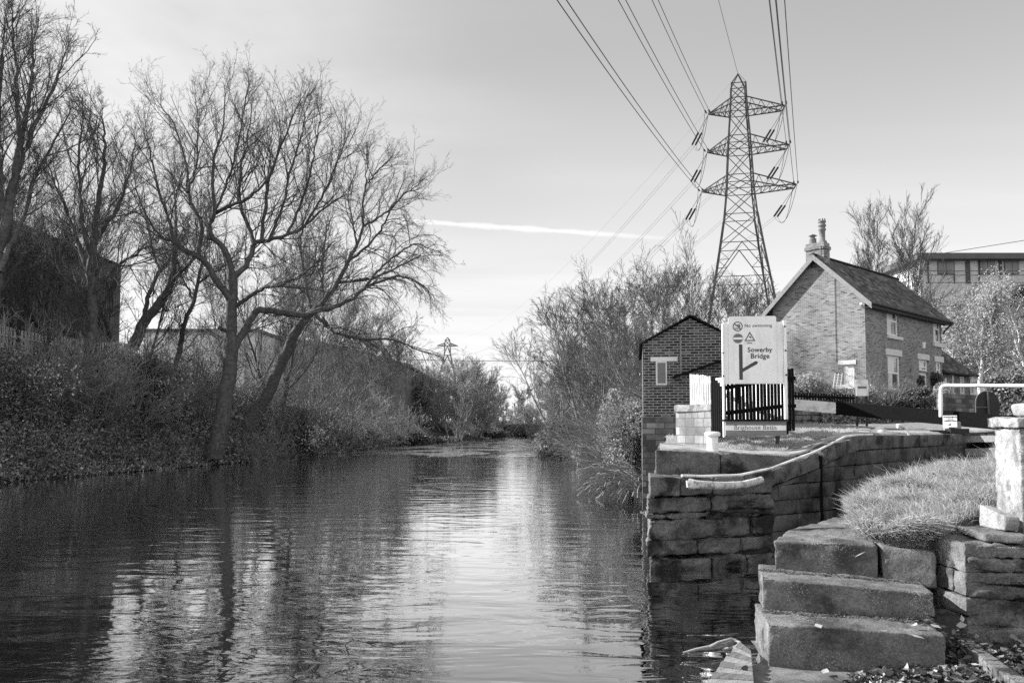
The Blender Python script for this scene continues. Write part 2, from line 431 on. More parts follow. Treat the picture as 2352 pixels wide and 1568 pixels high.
class MB:
    """collects polygons and builds them as one mesh"""
    def __init__(s): s.v, s.f, s.sm = [], [], []
    def add(s, vs, fs, smooth=False):
        o = len(s.v); s.v += [tuple(v) for v in vs]
        s.f += [tuple(i + o for i in f) for f in fs]; s.sm += [smooth] * len(fs); return s
    def hexa(s, c):
        """c: 4 bottom corners (counter clockwise from above) then 4 top corners"""
        return s.add(c, [(3, 2, 1, 0), (4, 5, 6, 7), (0, 1, 5, 4), (1, 2, 6, 5), (2, 3, 7, 6), (3, 0, 4, 7)])
    def box(s, lo, hi):
        x0, y0, z0 = lo; x1, y1, z1 = hi
        return s.hexa([(x0, y0, z0), (x1, y0, z0), (x1, y1, z0), (x0, y1, z0), (x0, y0, z1), (x1, y0, z1), (x1, y1, z1), (x0, y1, z1)])
    def bar(s, a, b, w, h=None, up=(0, 0, 1)):
        a, b = Vector(a), Vector(b); h = h or w
        t = (b - a).normalized(); u = Vector(up)
        if abs(t.dot(u)) > 0.95: u = Vector((0, 1, 0))
        x = t.cross(u).normalized() * (w / 2); y = x.cross(t).normalized() * (h / 2)
        c = [a - x - y, a + x - y, b + x - y, b - x - y, a - x + y, a + x + y, b + x + y, b - x + y]
        return s.hexa(c)
    def tube(s, pts, rad, k=8, cap=True):
        pts = [Vector(p) for p in pts]
        if not hasattr(rad, '__len__'): rad = [rad] * len(pts)
        ring = []; vs = []; n = None
        for i, p in enumerate(pts):
            t = (pts[min(i + 1, len(pts) - 1)] - pts[max(i - 1, 0)]).normalized()
            if n is None:
                n = t.cross(Vector((0.3, 0.2, 1)) if abs(t.z) < 0.9 else Vector((1, 0, 0))).normalized()
            n = (n - t * n.dot(t)).normalized(); b = t.cross(n)
            for j in range(k):
                a = 2 * math.pi * j / k
                vs.append(p + (n * math.cos(a) + b * math.sin(a)) * rad[i])
        fs = [(i * k + j, i * k + (j + 1) % k, (i + 1) * k + (j + 1) % k, (i + 1) * k + j) for i in range(len(pts) - 1) for j in range(k)]
        s.add(vs, fs, True)
        if cap:
            s.add(vs[:k], [tuple(range(k))[::-1]]); s.add(vs[-k:], [tuple(range(k))])
        return s
    def lathe(s, prof, c=(0, 0, 0), k=24):
        vs = [(c[0] + r * math.cos(2 * math.pi * j / k), c[1] + r * math.sin(2 * math.pi * j / k), c[2] + z) for r, z in prof for j in range(k)]
        fs = [(i * k + j, i * k + (j + 1) % k, (i + 1) * k + (j + 1) % k, (i + 1) * k + j) for i in range(len(prof) - 1) for j in range(k)]
        s.add(vs, fs, True); s.add(vs[-k:], [tuple(range(k))]); return s
    def prism(s, poly, y0, y1):
        """polygon in x,z (counter clockwise seen from -y) extruded from y0 (front) to y1"""
        n = len(poly)
        vs = [(x, y0, z) for x, z in poly] + [(x, y1, z) for x, z in poly]
        fs = [tuple(range(n)), tuple(range(2 * n - 1, n - 1, -1))] + [(i, i + n, (i + 1) % n + n, (i + 1) % n) for i in range(n)]
        return s.add(vs, fs)
    def build(s, name, m, parent=None, uv=False, bevel=0):
        me = bpy.data.meshes.new(name); me.from_pydata([tuple(v) for v in s.v], [], s.f)
        me.polygons.foreach_set('use_smooth', s.sm); me.update()
        if m is not None: me.materials.append(m)
        o = bpy.data.objects.new(name, me); COL.objects.link(o)
        if parent is not None: o.parent = parent
        if uv: metric_uv(me)
        if bevel:
            md = o.modifiers.new('bevel', 'BEVEL'); md.width = bevel; md.segments = 2; md.limit_method = 'ANGLE'
        return o

def copy_thing(o, label=None, loc=None, rz=None, scale=None, group=None):
    c = o.copy(); COL.objects.link(c)
    for ch in o.children:
        d = ch.copy(); COL.objects.link(d); d.parent = c
        for g in ch.children:
            e = g.copy(); COL.objects.link(e); e.parent = d
    if label: c['label'] = label
    if group: c['group'] = group
    if loc is not None: c.location = loc
    if rz is not None: c.rotation_euler = (0, 0, rz)
    if scale is not None: c.scale = scale if hasattr(scale, '__len__') else (scale,) * 3
    return c

def pinned(o, parent):
    """o was built in world coordinates; keep it there under its parent"""
    o.parent = parent
    o.matrix_parent_inverse = (Matrix.Translation(parent.location) @ parent.rotation_euler.to_matrix().to_4x4()).inverted()
    return o

def _hash(ix, iy, iz):
    h = (ix * 374761393 + iy * 668265263 + iz * 2147483647 * 3) & 0xffffffff
    h = ((h ^ (h >> 13)) * 1274126177) & 0xffffffff
    return ((h ^ (h >> 16)) & 0xffff) / 65535.0

def vnoise(P, scale=1.0):
    P = np.asarray(P, dtype=np.float64) * scale + 1000.0
    I = np.floor(P).astype(np.int64); f = P - I; f = f * f * (3 - 2 * f)
    r = 0
    for dx in (0, 1):
        for dy in (0, 1):
            for dz in (0, 1):
                w = (f[:, 0] if dx else 1 - f[:, 0]) * (f[:, 1] if dy else 1 - f[:, 1]) * (f[:, 2] if dz else 1 - f[:, 2])
                r = r + w * _hash(I[:, 0] + dx, I[:, 1] + dy, I[:, 2] + dz)
    return r * 2 - 1

def fbm(P, scale=1.0, o=4):
    P = np.asarray(P, dtype=np.float64); r = 0; a = 1.0
    for i in range(o):
        r = r + a * vnoise(P + i * 17.3, scale * 2 ** i); a *= 0.5
    return r

_cube_cache = {}
def _cube(nx, ny, nz):
    key = (nx, ny, nz)
    if key in _cube_cache: return _cube_cache[key]
    idx = {}; V = []; F = []
    def vid(i, j, k):
        if (i, j, k) not in idx:
            idx[(i, j, k)] = len(V); V.append((i / nx, j / ny, k / nz))
        return idx[(i, j, k)]
    for i in range(nx):
        for j in range(ny):
            F.append((vid(i, j, 0), vid(i, j + 1, 0), vid(i + 1, j + 1, 0), vid(i + 1, j, 0)))
            F.append((vid(i, j, nz), vid(i + 1, j, nz), vid(i + 1, j + 1, nz), vid(i, j + 1, nz)))
    for i in range(nx):
        for k in range(nz):
            F.append((vid(i, 0, k), vid(i + 1, 0, k), vid(i + 1, 0, k + 1), vid(i, 0, k + 1)))
            F.append((vid(i, ny, k), vid(i, ny, k + 1), vid(i + 1, ny, k + 1), vid(i + 1, ny, k)))
    for j in range(ny):
        for k in range(nz):
            F.append((vid(0, j, k), vid(0, j, k + 1), vid(0, j + 1, k + 1), vid(0, j + 1, k)))
            F.append((vid(nx, j, k), vid(nx, j + 1, k), vid(nx, j + 1, k + 1), vid(nx, j, k + 1)))
    _cube_cache[key] = (np.array(V), np.array(F)); return _cube_cache[key]

class Rock:
    """collects rounded, roughened hexahedral blocks"""
    def __init__(s): s.V, s.F, s.n = [], [], 0
    def block(s, c, r=0.02, amp=0.012, fs=3.0, step=0.06, chip=0.0):
        c = np.array([tuple(x) for x in c], dtype=float)
        L = np.array([np.linalg.norm(c[1] - c[0]), np.linalg.norm(c[3] - c[0]), np.linalg.norm(c[4] - c[0])])
        n = [int(min(40, max(2, round(x / step)))) for x in L]
        rr = min(r, L.min() * 0.3)
        n = [x + 3 for x in n]
        U, F = _cube(*n)
        P = np.empty_like(U)
        for ax_ in range(3):
            g = np.concatenate([[0, rr * .4], np.linspace(rr, L[ax_] - rr, n[ax_] - 3), [L[ax_] - rr * .4, L[ax_]]])
            P[:, ax_] = g[np.rint(U[:, ax_] * n[ax_]).astype(int)]
        # denser rows at the edges so the rounding reads
        E = np.clip(P, rr, L - rr); q = P - E
        ln = np.linalg.norm(q, axis=1); k = ln > 1e-9
        P2 = P.copy(); cnt = (np.abs(q) > 1e-9).sum(1)
        P2[k] = E[k] + q[k] / ln[k][:, None] * np.minimum(ln[k], rr)[:, None]
        edge = cnt >= 2
        P2 = np.where(edge[:, None], P2, P2)
        t = P2 / L
        x, y, z = t[:, 0:1], t[:, 1:2], t[:, 2:3]
        W = ((1 - x) * (1 - y) * (1 - z) * c[0] + x * (1 - y) * (1 - z) * c[1] + x * y * (1 - z) * c[2] + (1 - x) * y * (1 - z) * c[3]
             + (1 - x) * (1 - y) * z * c[4] + x * (1 - y) * z * c[5] + x * y * z * c[6] + (1 - x) * y * z * c[7])
        cen = c.mean(0)
        d = W - cen; d /= (np.linalg.norm(d, axis=1)[:, None] + 1e-9)
        Ws = W * np.array([1, 1, 2.2]); a = (fbm(Ws, fs, 5) + .5 * vnoise(Ws, fs * 7)) * amp
        if chip:
            q2 = vnoise(Ws, fs * 1.1) + .4 * vnoise(Ws, fs * 3); a = a - np.clip(q2 - 0.25, 0, 1) * chip
            ed = (cnt >= 2); a = a - ed * np.clip(vnoise(W, fs * 2.5) , 0, 1) * chip * .6
        nrm = np.sign(U - 0.5) * (np.abs(U - 0.5) > 0.499)
        ln = np.linalg.norm(nrm, axis=1)[:, None]; nrm = nrm / np.maximum(ln, 1e-9)
        ax = np.stack([(c[1] - c[0]) / L[0], (c[3] - c[0]) / L[1], (c[4] - c[0]) / L[2]])
        W = W + (nrm @ ax) * a[:, None]
        s.V.append(W); s.F.append(F + s.n); s.n += len(W); return s
    def build(s, name, m, parent=None, smooth=True):
        o = np_mesh(name, np.concatenate(s.V), np.concatenate(s.F), m, parent, smooth)
        return o

def polyline(pts, s):
    """point and tangent at arc length s of a plan polyline (x,y)"""
    for a, b in zip(pts[:-1], pts[1:]):
        a2, b2 = Vector(a[:2]), Vector(b[:2]); L = (b2 - a2).length
        if s <= L or b is pts[-1]:
            t = s / L; return a2.lerp(b2, t), (b2 - a2) / L
        s -= L

def plen(pts): return sum((Vector(b[:2]) - Vector(a[:2])).length for a, b in zip(pts[:-1], pts[1:]))

def masonry(rock, pts, ztop, zbot, rows, bw, depth=0.3, rng=None, amp=0.015, r=0.02, jut=0.015, gap=0.012, step=0.08, s0=0.0, s1=None, chip=0.0, levels=None):
    """courses of blocks along a plan polyline; the face is on the right hand side of the direction of travel"""
    rng = rng or random.Random(3)
    T = plen(pts) if s1 is None else s1
    for k in range(rows):
        s = s0 - rng.random() * bw * 0.6
        while s < T:
            w = bw * rng.uniform(0.6, 1.5)
            a, b = max(s, s0), min(s + w, T)
            if T - b < bw * 0.3: b = T
            s = s + w
            if b - a < 0.05: continue
            pa, ta = polyline(pts, a + gap / 2); pb, tb = polyline(pts, b - gap / 2)
            j = rng.uniform(-jut, jut)
            t = (pb - pa).normalized(); nr = Vector((t.y, -t.x))
            def lev(sv, f):
                zt, zb = ztop(sv), zbot(sv)
                if levels is not None: return min(zt, levels[int(round(f * rows))])
                return zt + (zb - zt) * f
            if levels is not None and max(ztop(a), ztop(b)) < levels[k + 1] + .03: continue
            f0, f1 = k / rows, (k + 1) / rows
            fa, fb = pa + nr * j, pb + nr * j; ba, bb = fa - nr * depth, fb - nr * depth
            za0, za1 = lev(a, f1) + gap / 2, lev(a, f0) - (gap / 2 if k else 0)
            zb0, zb1 = lev(b, f1) + gap / 2, lev(b, f0) - (gap / 2 if k else 0)
            rock.block([(fa.x, fa.y, za0), (fb.x, fb.y, zb0), (bb.x, bb.y, zb0), (ba.x, ba.y, za0),
                        (fa.x, fa.y, za1), (fb.x, fb.y, zb1), (bb.x, bb.y, zb1), (ba.x, ba.y, za1)], r, amp, 3.0, step, chip)
    return rock

# ------------------------------------------------------------------ terrain
def interp(tab, x):
    return np.interp(x, [t[0] for t in tab], [t[1] for t in tab])
XL = [(-30, -23), (20, -22), (31, -20.5), (47, -17.3), (64, -15.2), (80, -14), (106, -13.8), (125, -12), (150, -7), (176, -2), (190, 0)]
XR = [(-30, 60), (14, 5), (22, 4.1), (30, 4.6), (36, 4.5), (50, 4.3), (89, 4.4), (110, 7), (150, 9), (176, 6), (190, 3)]
def height(x, y):
    x = np.asarray(x, float); y = np.asarray(y, float)
    dl = interp(XL, y) - x; dr = x - interp(XR, y)
    P = np.stack([x, y, np.zeros_like(x)], -1).reshape(-1, 3)
    wob = (fbm(P, 0.22, 3) * 0.35).reshape(x.shape)
    bh = np.interp(y, [0, 60, 90, 2000], [7.9, 7.2, 4.6, 4.6])
    left = -0.9 + bh * (1 - np.exp(-np.maximum(dl + 0.9, 0) / 6.0)) + np.clip(dl - 12, 0, 200) * 0.01
    rb = -0.9 + 3.0 * (1 - np.exp(-np.maximum(dr + 0.8, 0) / 2.6)) + 1.6 * (1 - np.exp(-np.maximum(dr - 3, 0) / 8))
    hill = 14 * (1 / (1 + np.exp(-(x - 42 + (y - 55) * 0.1) / 7.0))) * np.clip((y - 30) / 25, 0, 1)
    h = np.maximum(left, rb + hill)
    h = np.where((dl < -0.9) & (dr < -0.8), -1.2, h)
    end = np.clip((y - 172) / 14, 0, 1)
    h = h * (1 - end) + (1.6 + (y - 172) * 0.006) * end + end * np.clip(np.abs(x) - 40, 0, 400) * 0.03
    return h + wob * np.clip(h + 0.5, 0, 1)

def grid_mesh(name, X, Y, Z, m, label=None, kind='structure', cat=None, parent=None, uv=False):
    nj, ni = X.shape
    V = np.stack([X, Y, Z], -1).reshape(-1, 3)
    i = np.arange(ni - 1)[None, :] + np.arange(nj - 1)[:, None] * ni
    F = np.stack([i, i + 1, i + 1 + ni, i + ni], -1).reshape(-1, 4)
    o = np_mesh(name, V, F, m, parent, True, uv)
    return tag(o, label, cat, None, kind)

xs = np.concatenate([np.linspace(-1500, -90, 16), np.linspace(-84, -26, 34), np.linspace(-25, -1, 60), np.array([0.5, 2.0])])
ys = np.concatenate([np.linspace(-60, 16, 18), np.linspace(18, 110, 150), np.linspace(113, 220, 44), np.linspace(240, 2600, 24)])
X, Y = np.meshgrid(xs, ys)
grid_mesh('left_riverbank', X, Y, height(X, Y), MT['ground'])
# the foot of the garden: everything on the right beyond this line is the far bank
BL = [(2, 22.0), (4.2, 22.0), (6.5, 24.0), (9, 26.0), (12, 28.0), (16, 29.0), (22, 29.5), (40, 30.0), (1600, 30.0)]
xs = np.concatenate([np.linspace(2.0, 30, 80), np.linspace(31, 90, 40), np.linspace(100, 1500, 16)])
gs = np.concatenate([np.linspace(0, 0.035, 90), np.linspace(0.037, 0.08, 40), np.linspace(0.085, 1, 24)])
X, G = np.meshgrid(xs, gs)
BY = interp(BL, X); Y = BY + (2600 - BY) * G
def garden(x, y):
    h = height(x, y)
    gz = 2.62 + np.clip((y - interp(BL, x)) / 6.0, 0, 1) * 0.75
    w = np.clip((x - 6.0) / 4.0, 0, 1) * np.clip((64 - y) / 8, 0, 1) * np.clip((40 - x) / 8, 0, 1)
    return h * (1 - w) + gz * w
grid_mesh('right_riverbank', X, Y, garden(X, Y), MT['hill'])

# water, one sheet a long way up the river and into the lock mouth
wx, wy = np.meshgrid(np.linspace(-40, 60, 30), np.linspace(-30, 200, 60))
grid_mesh('river_water', wx, wy, wx * 0, MT['water'])
bx, by = np.meshgrid(np.linspace(-40, 60, 4), np.linspace(-30, 200, 4))
grid_mesh('river_bed', bx, by, bx * 0 - 1.6, MT['ground'])

#PART2
# ------------------------------------------------------------------ lock island: coping line and ground behind it
# plan of the lock wall face (x, y) and the height of its coping
LW = [(2.1, 12.2), (4.3, 13.05), (5.3, 13.7), (6.2, 14.5), (10.6, 19.0), (15.0, 23.0)]
def cope(s):
    return float(np.interp(s, [0, 1.0, 1.7, 2.36, 3.55, 4.6, 5.2, 20], [1.45, 1.40, 1.40, 1.50, 1.76, 2.0, 2.03, 2.03]))
A = [(2.45, 13.25, 1.80), (3.3, 13.4, 1.74), (4.1, 13.65, 1.69), (4.75, 13.72, 1.68), (5.15, 13.95, 1.76), (5.75, 14.5, 1.92), (6.1, 14.75, 2.0),
     (7.5, 16.2, 2.03), (10.5, 19.3, 2.03), (15, 23.4, 2.1), (22, 27, 2.2), (40, 28, 2.4)]
B = [(4.3, 22.0, 1.9), (5.0, 22.8, 2.0), (6.0, 23.6, 2.1), (6.5, 24.0, 2.15), (7.4, 24.7, 2.2), (8.2, 25.4, 2.22), (9, 26, 2.25),
     (11, 27.4, 2.3), (14, 28.5, 2.35), (17, 29.1, 2.4), (24, 29.5, 2.5), (42, 30, 2.6)]
def ruled(A, B, nu, nv, bulge=0.0, amp=0.02):
    A, B = np.array(A, float), np.array(B, float)
    k = np.linspace(0, len(A) - 1, nu); i = np.arange(len(A))
    a = np.stack([np.interp(k, i, A[:, c]) for c in range(3)], -1)
    b = np.stack([np.interp(k, i, B[:, c]) for c in range(3)], -1)
    t = np.linspace(0, 1, nv)[:, None, None]
    P = a[None] * (1 - t) + b[None] * t
    P[..., 2] += bulge * np.sin(np.pi * t[..., 0])
    n = fbm(P.reshape(-1, 3), 1.6, 3).reshape(P.shape[:2])
    P[..., 2] += n * amp * np.sin(np.pi * np.clip(t[..., 0] * 4, 0, 0.5) )
    return P
P = ruled(A, B, 110, 60, amp=0.03)
P[1:9, :, 2] -= .03
P[..., 2] += .13 * np.exp(-(((P[..., 0] - 4.75) / .95) ** 4)) * np.exp(-(((P[..., 1] - 15.15) / .75) ** 4))
LOCKG = P
grid_mesh('lockside_ground', P[..., 0], P[..., 1], P[..., 2], MT['lawn_turf'])
# paved strip along the coping
P2 = []
for p in A[:10]: P2.append(p)
Bp = [(2.7, 14.6, 1.86), (3.45, 14.5, 1.81), (4.2, 14.0, 1.74), (4.9, 14.1, 1.75), (5.4, 14.45, 1.83), (6.05, 15.2, 1.97), (6.4, 15.9, 2.03), (7.4, 17.2, 2.06), (9.7, 20.3, 2.08), (14.2, 24.3, 2.14)]
P = ruled(P2, Bp, 90, 12, amp=0.012); P[..., 2] += 0.045
P[0, :, 2] = [np.interp(k, np.arange(10), [a[2] for a in P2]) for k in np.linspace(0, 9, 90)]
grid_mesh('towpath', P[..., 0], P[..., 1], P[..., 2], MT['path'])

rng = random.Random(11)
lockwall = empty('lock_wall', (2.1, 12.2, 0), 0, 'dark stone lock entrance wall with ragged blocks at its water worn nose', 'lock wall')
# nose blocks: big worn ones to s=1.9, then squared masonry
rk = Rock()
zb = lambda s: -0.35
levels = [(1.40, 1.13), (1.115, .87), (.855, .78), (.765, .47), (.45, .20), (.18, -.05), (-.07, -.4)]
jut = [0.0, -.03, -.06, .0, -.05, .04, .08]
for k, (zt, zbm) in enumerate(levels):
    s = 0.0; ws = [[.55, .62, .58, .6], [1.15, 1.2], [.35, .5, .3, .7, .5], [1.35, .55, .45], [.9, .8, .65], [1.1, .65, .6], [1.3, 1.05]][k]
    for i_, w in enumerate(ws):
        j = jut[k] + random.Random(k * 9 + i_).uniform(-.035, .03)
        pa, _ = polyline(LW, s + .008); pb, t = polyline(LW, s + w - .008)
        nr = Vector((t.y, -t.x)) * j
        if s == 0: pa = pa + t * .03 + Vector((-t.y, t.x)) * .10
        ca, cb = (cope(s), cope(s + w)) if k == 0 else (zt, zt - random.Random(i_ + k).uniform(0, .015))
        fa, fb = pa + nr, pb + nr; qa = Vector((.14, .85)) if s == 0 else Vector((-t.y, t.x)) * .8; qb = Vector((-t.y, t.x)) * .8
        rk.block([(fa.x, fa.y, zbm), (fb.x, fb.y, zbm), (fb.x + qb.x, fb.y + qb.y, zbm), (fa.x + qa.x, fa.y + qa.y, zbm),
                  (fa.x, fa.y, ca), (fb.x, fb.y, cb), (fb.x + qb.x, fb.y + qb.y, cb), (fa.x + qa.x, fa.y + qa.y, ca)],
                 0.03, 0.032 if k else 0.010, 2.6, 0.032, chip=0.10 if k else 0.02)
        s += w
pinned(rk.build('worn_nose', MT['stone']), lockwall)
rk = Rock(); LV = [1.80, 1.50, 1.26, 1.0, .76, .50, .27, .02, -.2, -.42]
masonry(rk, LW, lambda s: cope(s) - 0.27, zb, 9, 0.55, 0.35, rng, 0.010, 0.010, 0.012, 0.008, 0.06, s0=2.3, s1=3.52, chip=0.04, levels=LV)
masonry(rk, LW, lambda s: cope(s) - 0.27, zb, 9, 0.62, 0.35, rng, 0.008, 0.010, 0.010, 0.006, 0.07, s0=3.68, s1=14.5, chip=0.03, levels=LV)
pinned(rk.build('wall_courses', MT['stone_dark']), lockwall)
rk = Rock()
masonry(rk, LW, lambda s: cope(s), lambda s: cope(s) - 0.26, 1, 0.75, 0.45, rng, 0.008, 0.014, 0.006, 0.012, 0.06, s0=2.3, s1=3.52, chip=0.03)
masonry(rk, LW, lambda s: cope(s), lambda s: cope(s) - 0.26, 1, 0.85, 0.45, rng, 0.008, 0.014, 0.006, 0.012, 0.07, s0=3.68, s1=14.5, chip=0.02)
pinned(rk.build('coping', MT['stone']), lockwall)
mb = MB()
for sa, sb in zip([1.1, 2.3, 3.4, 4.3], [2.3, 3.4, 4.3, 14.6]):
    pa, t = polyline(LW, sa); pb, t2 = polyline(LW, sb); n1 = Vector((-t2.y, t2.x)) * 0.12; n2 = n1 * 6
    za, zb_ = cope(sa) - .05, cope(sb) - .05
    mb.hexa([(pa.x + n1.x, pa.y + n1.y, -1), (pb.x + n1.x, pb.y + n1.y, -1), (pb.x + n2.x, pb.y + n2.y, -1), (pa.x + n2.x, pa.y + n2.y, -1),
             (pa.x + n1.x, pa.y + n1.y, za), (pb.x + n1.x, pb.y + n1.y, zb_), (pb.x + n2.x, pb.y + n2.y, zb_), (pa.x + n2.x, pa.y + n2.y, za)])
pinned(mb.build('mortar_core', MT['mortar']), lockwall)
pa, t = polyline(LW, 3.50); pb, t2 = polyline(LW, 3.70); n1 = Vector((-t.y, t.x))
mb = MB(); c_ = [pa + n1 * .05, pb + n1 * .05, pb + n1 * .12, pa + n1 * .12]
mb.hexa([(q.x, q.y, -.5) for q in c_] + [(q.x, q.y, 1.70) for q in c_]); pinned(mb.build('groove_shade', MT['black_wood']), lockwall)  # black panel added inside the groove to stand in for its shade
# river side of the lock island: a long low wall running back to the hut
RS = [(4.05, 22.3), (3.3, 17.5), (2.24, 12.95)]
rk = Rock()
masonry(rk, RS, lambda s: 1.0 + 0.38 * min(1, s / 9), lambda s: -0.4, 4, 0.8, 0.5, rng, 0.04, 0.04, 0.03, 0.015, 0.09, chip=0.08)
pinned(rk.build('river_face', MT['stone']), lockwall)
# raised platform behind the nose
plat = empty('raised_platform', (2.5, 13.3, 1.4), 0, 'low dark stone block platform carrying the white mooring bollard', 'platform')
rk = Rock()
rk.block([(2.33, 13.12, 1.25), (3.45, 13.27, 1.25), (3.6, 14.6, 1.25), (2.6, 14.6, 1.25), (2.36, 13.14, 1.83), (3.45, 13.29, 1.765), (3.6, 14.6, 1.8), (2.7, 14.6, 1.85)], .03, .02, 3, .05, chip=.03)
rk.block([(3.48, 13.29, 1.25), (4.85, 13.62, 1.25), (4.7, 14.6, 1.25), (3.6, 14.6, 1.25), (3.48, 13.31, 1.765), (4.9, 13.63, 1.70), (4.7, 14.6, 1.78), (3.6, 14.6, 1.8)], .03, .02, 3, .05, chip=.03)
pinned(rk.build('stone_block', MT['stone']), plat)
mb = MB(); mb.hexa([(2.2, 12.7, .9), (4.6, 13.3, .9), (4.6, 13.9, .9), (2.6, 13.9, .9), (2.2, 12.7, 1.36), (4.6, 13.3, 1.40), (4.6, 13.9, 1.40), (2.6, 13.9, 1.36)])
pinned(mb.build('ledge', MT['stone_dark']), plat)
mb = MB()
mb.hexa([(2.35, 13.3, .2), (4.5, 13.8, .2), (5.0, 22.5, .2), (4.3, 22.3, .2), (2.5, 13.4, 1.7), (4.4, 13.8, 1.66), (5.2, 22.6, 1.85), (4.35, 22.3, 1.85)])
pinned(mb.build('fill', MT['mortar']), plat)

# vertical slot in the lock wall is the gap left between the two runs, darkened by the black panel; white line along the coping
def wall_top(s, out=0.02, dz=0.02):
    p, t = polyline(LW, s); n = Vector((t.y, -t.x)); return Vector((p.x + n.x * out, p.y + n.y * out, cope(s) + dz))
mb = MB()
mb.tube([wall_top(s, -0.08, 0.022) for s in np.linspace(0.62, 5.9, 44)], 0.022, 8)
tag(mb.build('coping_edge_rail', MT['white']), 'long white painted edging that rises along the lock coping', 'edging')
# white fender bolted to the nose
f0 = [at(1577, 1110, 12.3), at(1592, 1111, 12.25), at(1620, 1113, 12.32), at(1660, 1114, 12.5), at(1700, 1112, 12.65), at(1725, 1106, 12.75), at(1742, 1101, 12.85)]
nf = Vector((.36, -.93, 0)) * 0.07
mb = MB(); mb.tube([p + nf for p in f0], [.085, .066, .062, .06, .06, .058, .056], 12)
mb.tube([f0[0] + nf + Vector((-.02, 0, .05)), f0[0] + nf + Vector((-.01, 0, -.05))], [.03, .03], 8)
tag(mb.build('mooring_fender', MT['whitewash']), 'fat whitewashed fender bar lying along the top of the wall nose', 'fender')
# curled white pipe at the head of the edging
c = at(2070, 996, 16.4)
pts = [c + Vector((x, 0, z)) for x, z in ((0.16, -0.02), (0.13, 0.07), (0.06, 0.14), (-0.02, 0.17), (-0.08, 0.16))]
mb = MB(); mb.tube(pts, [.022, .026, .032, .04, .045], 10)
tag(mb.build('hooked_rail_end', MT['white']), 'curled white pipe end standing up at the head of the coping edge', 'hook')
# bollard
bo = at(1637, 1043, 13.65)
bol = empty('mooring_bollard', bo, 0, 'white painted cast mooring bollard on the stone platform before the sign', 'bollard')
MB().lathe([(.17, 0), (.17, .02), (.115, .04), (.095, .09), (.092, .30)], k=28).build('post', MT['white_clean'], bol)
MB().lathe([(.10, .30), (.125, .315), (.135, .345), (.13, .37), (.10, .385), (0.001, .39)], k=28).build('cap', MT['white_clean'], bol)
MB().lathe([(.25, -.02), (.25, .012), (.0, .013)], k=24).build('base_plate', MT['white'], bol)
# low mooring eye on the coping further back
bo = at(2020, 990, 15.8)
eye = empty('mooring_ring', bo, 0, 'flat white mooring ring lying on the paved strip by the coping', 'mooring ring')
MB().lathe([(.18, -.02), (.17, .03), (.08, .05), (.07, .09), (.0, .095)], k=20).build('boss', MT['white'], eye)
MB().tube([(-.5, .05, 0.02), (-.35, .0, .04), (-.18, .02, .03)], .025, 6).build('ring', MT['white'], eye)

# ------------------------------------------------------------------ near bank: landing, steps, grass mound, walls
LZ = 0.6
lg = [atz(1600, 1600, LZ), atz(1690, 1500, LZ), atz(1765, 1516, LZ)]
n_u, n_v = 90, 70
xx, yy = np.meshgrid(np.linspace(1.25, 7.0, n_u), np.linspace(-3.0, 6.1, n_v))
edge = np.interp(yy[:, 0], [-3, 4.6, 5.4, 5.5, 5.6, 6.1], [1.0, 1.35, 1.57, 1.66, 1.76, 1.80])[:, None]
xx = edge + (xx - 1.25) * (7.0 - edge) / 5.75
zz = LZ + fbm(np.stack([xx, yy, xx * 0], -1).reshape(-1, 3), 2.0, 4).reshape(xx.shape) * 0.008 + np.clip(xx - 3.1, 0, 9) * 0.09
grid_mesh('landing_ground', xx, yy, zz, MT['sand'])
rk = Rock()
NB = [(1.0, -3.0), (1.37, 4.6), (1.59, 5.4), (1.76, 5.58)]
masonry(rk, NB[::-1], lambda s: LZ - .01, lambda s: -0.5, 3, .5, .3, rng, .01, .02, .01, .01, .08)
for o_ in (rk.build('landing_edge_wall', MT['stone_dark']),): tag(o_, 'wet stone wall holding up the landing over the water', 'wall')

steps = empty('stone_steps', (1.76, 5.5, LZ), 0, 'three massive worn stone steps rising from the landing', 'steps')
def P3(v): return (v.x, v.y, v.z)
def stepblock(name, fl, fr, zt, zbm, depth_l, depth_r, r=.025, amp=.012, step=.035, chip=.02):
    """front-left and front-right top corners, tops and bottoms, back corner offsets"""
    fl, fr = Vector(fl), Vector(fr)
    rk = Rock()
    bl, brr = fl + Vector(depth_l), fr + Vector(depth_r)
    rk.block([(fl.x, fl.y, zbm), (fr.x, fr.y, zbm), (brr.x, brr.y, zbm), (bl.x, bl.y, zbm), (fl.x, fl.y, zt), (fr.x, fr.y, zt), (brr.x, brr.y, zt), (bl.x, bl.y, zt)], r, amp, 4.0, step, chip)
    return pinned(rk.build(name, MT['stone_step']), steps)
def q_(v, z=None): return (v.x, v.y, v.z if z is None else z)
def step_(name, fl, fr, drop, bl, br_, **kw):
    """fl, fr: front top corners (3d); bl, br_: back offsets"""
    rk = Rock(); b3, b4 = fr + Vector(br_), fl + Vector(bl)
    rk.block([q_(fl, fl.z - drop), q_(fr, fr.z - drop), q_(b3, fr.z - drop), q_(b4, fl.z - drop), q_(fl), q_(fr), q_(b3, fr.z), q_(b4, fl.z)], kw.get('r', .010), kw.get('amp', .014), 7.0, .022, kw.get('chip', .03))
    return rk
s1l, s1r = at(1764, 1432, 5.45), at(2172, 1458, 5.22)
pinned(step_('step', s1l, s1r, .34, (.10, .62, 0), (.12, .7, 0), amp=.008, chip=.012).build('step', MT['stone_step']), steps)
s2l, s2r = at(1751, 1328, 5.88), at(2145, 1362, 5.62)
pinned(step_('step', s2l, s2r, .29, (.16, .6, 0), (.2, .7, 0), amp=.008, chip=.012).build('step', MT['stone_step']), steps)
rk = Rock()
s3l, s3r = at(1778, 1243, 6.35), at(2016, 1256, 6.15)
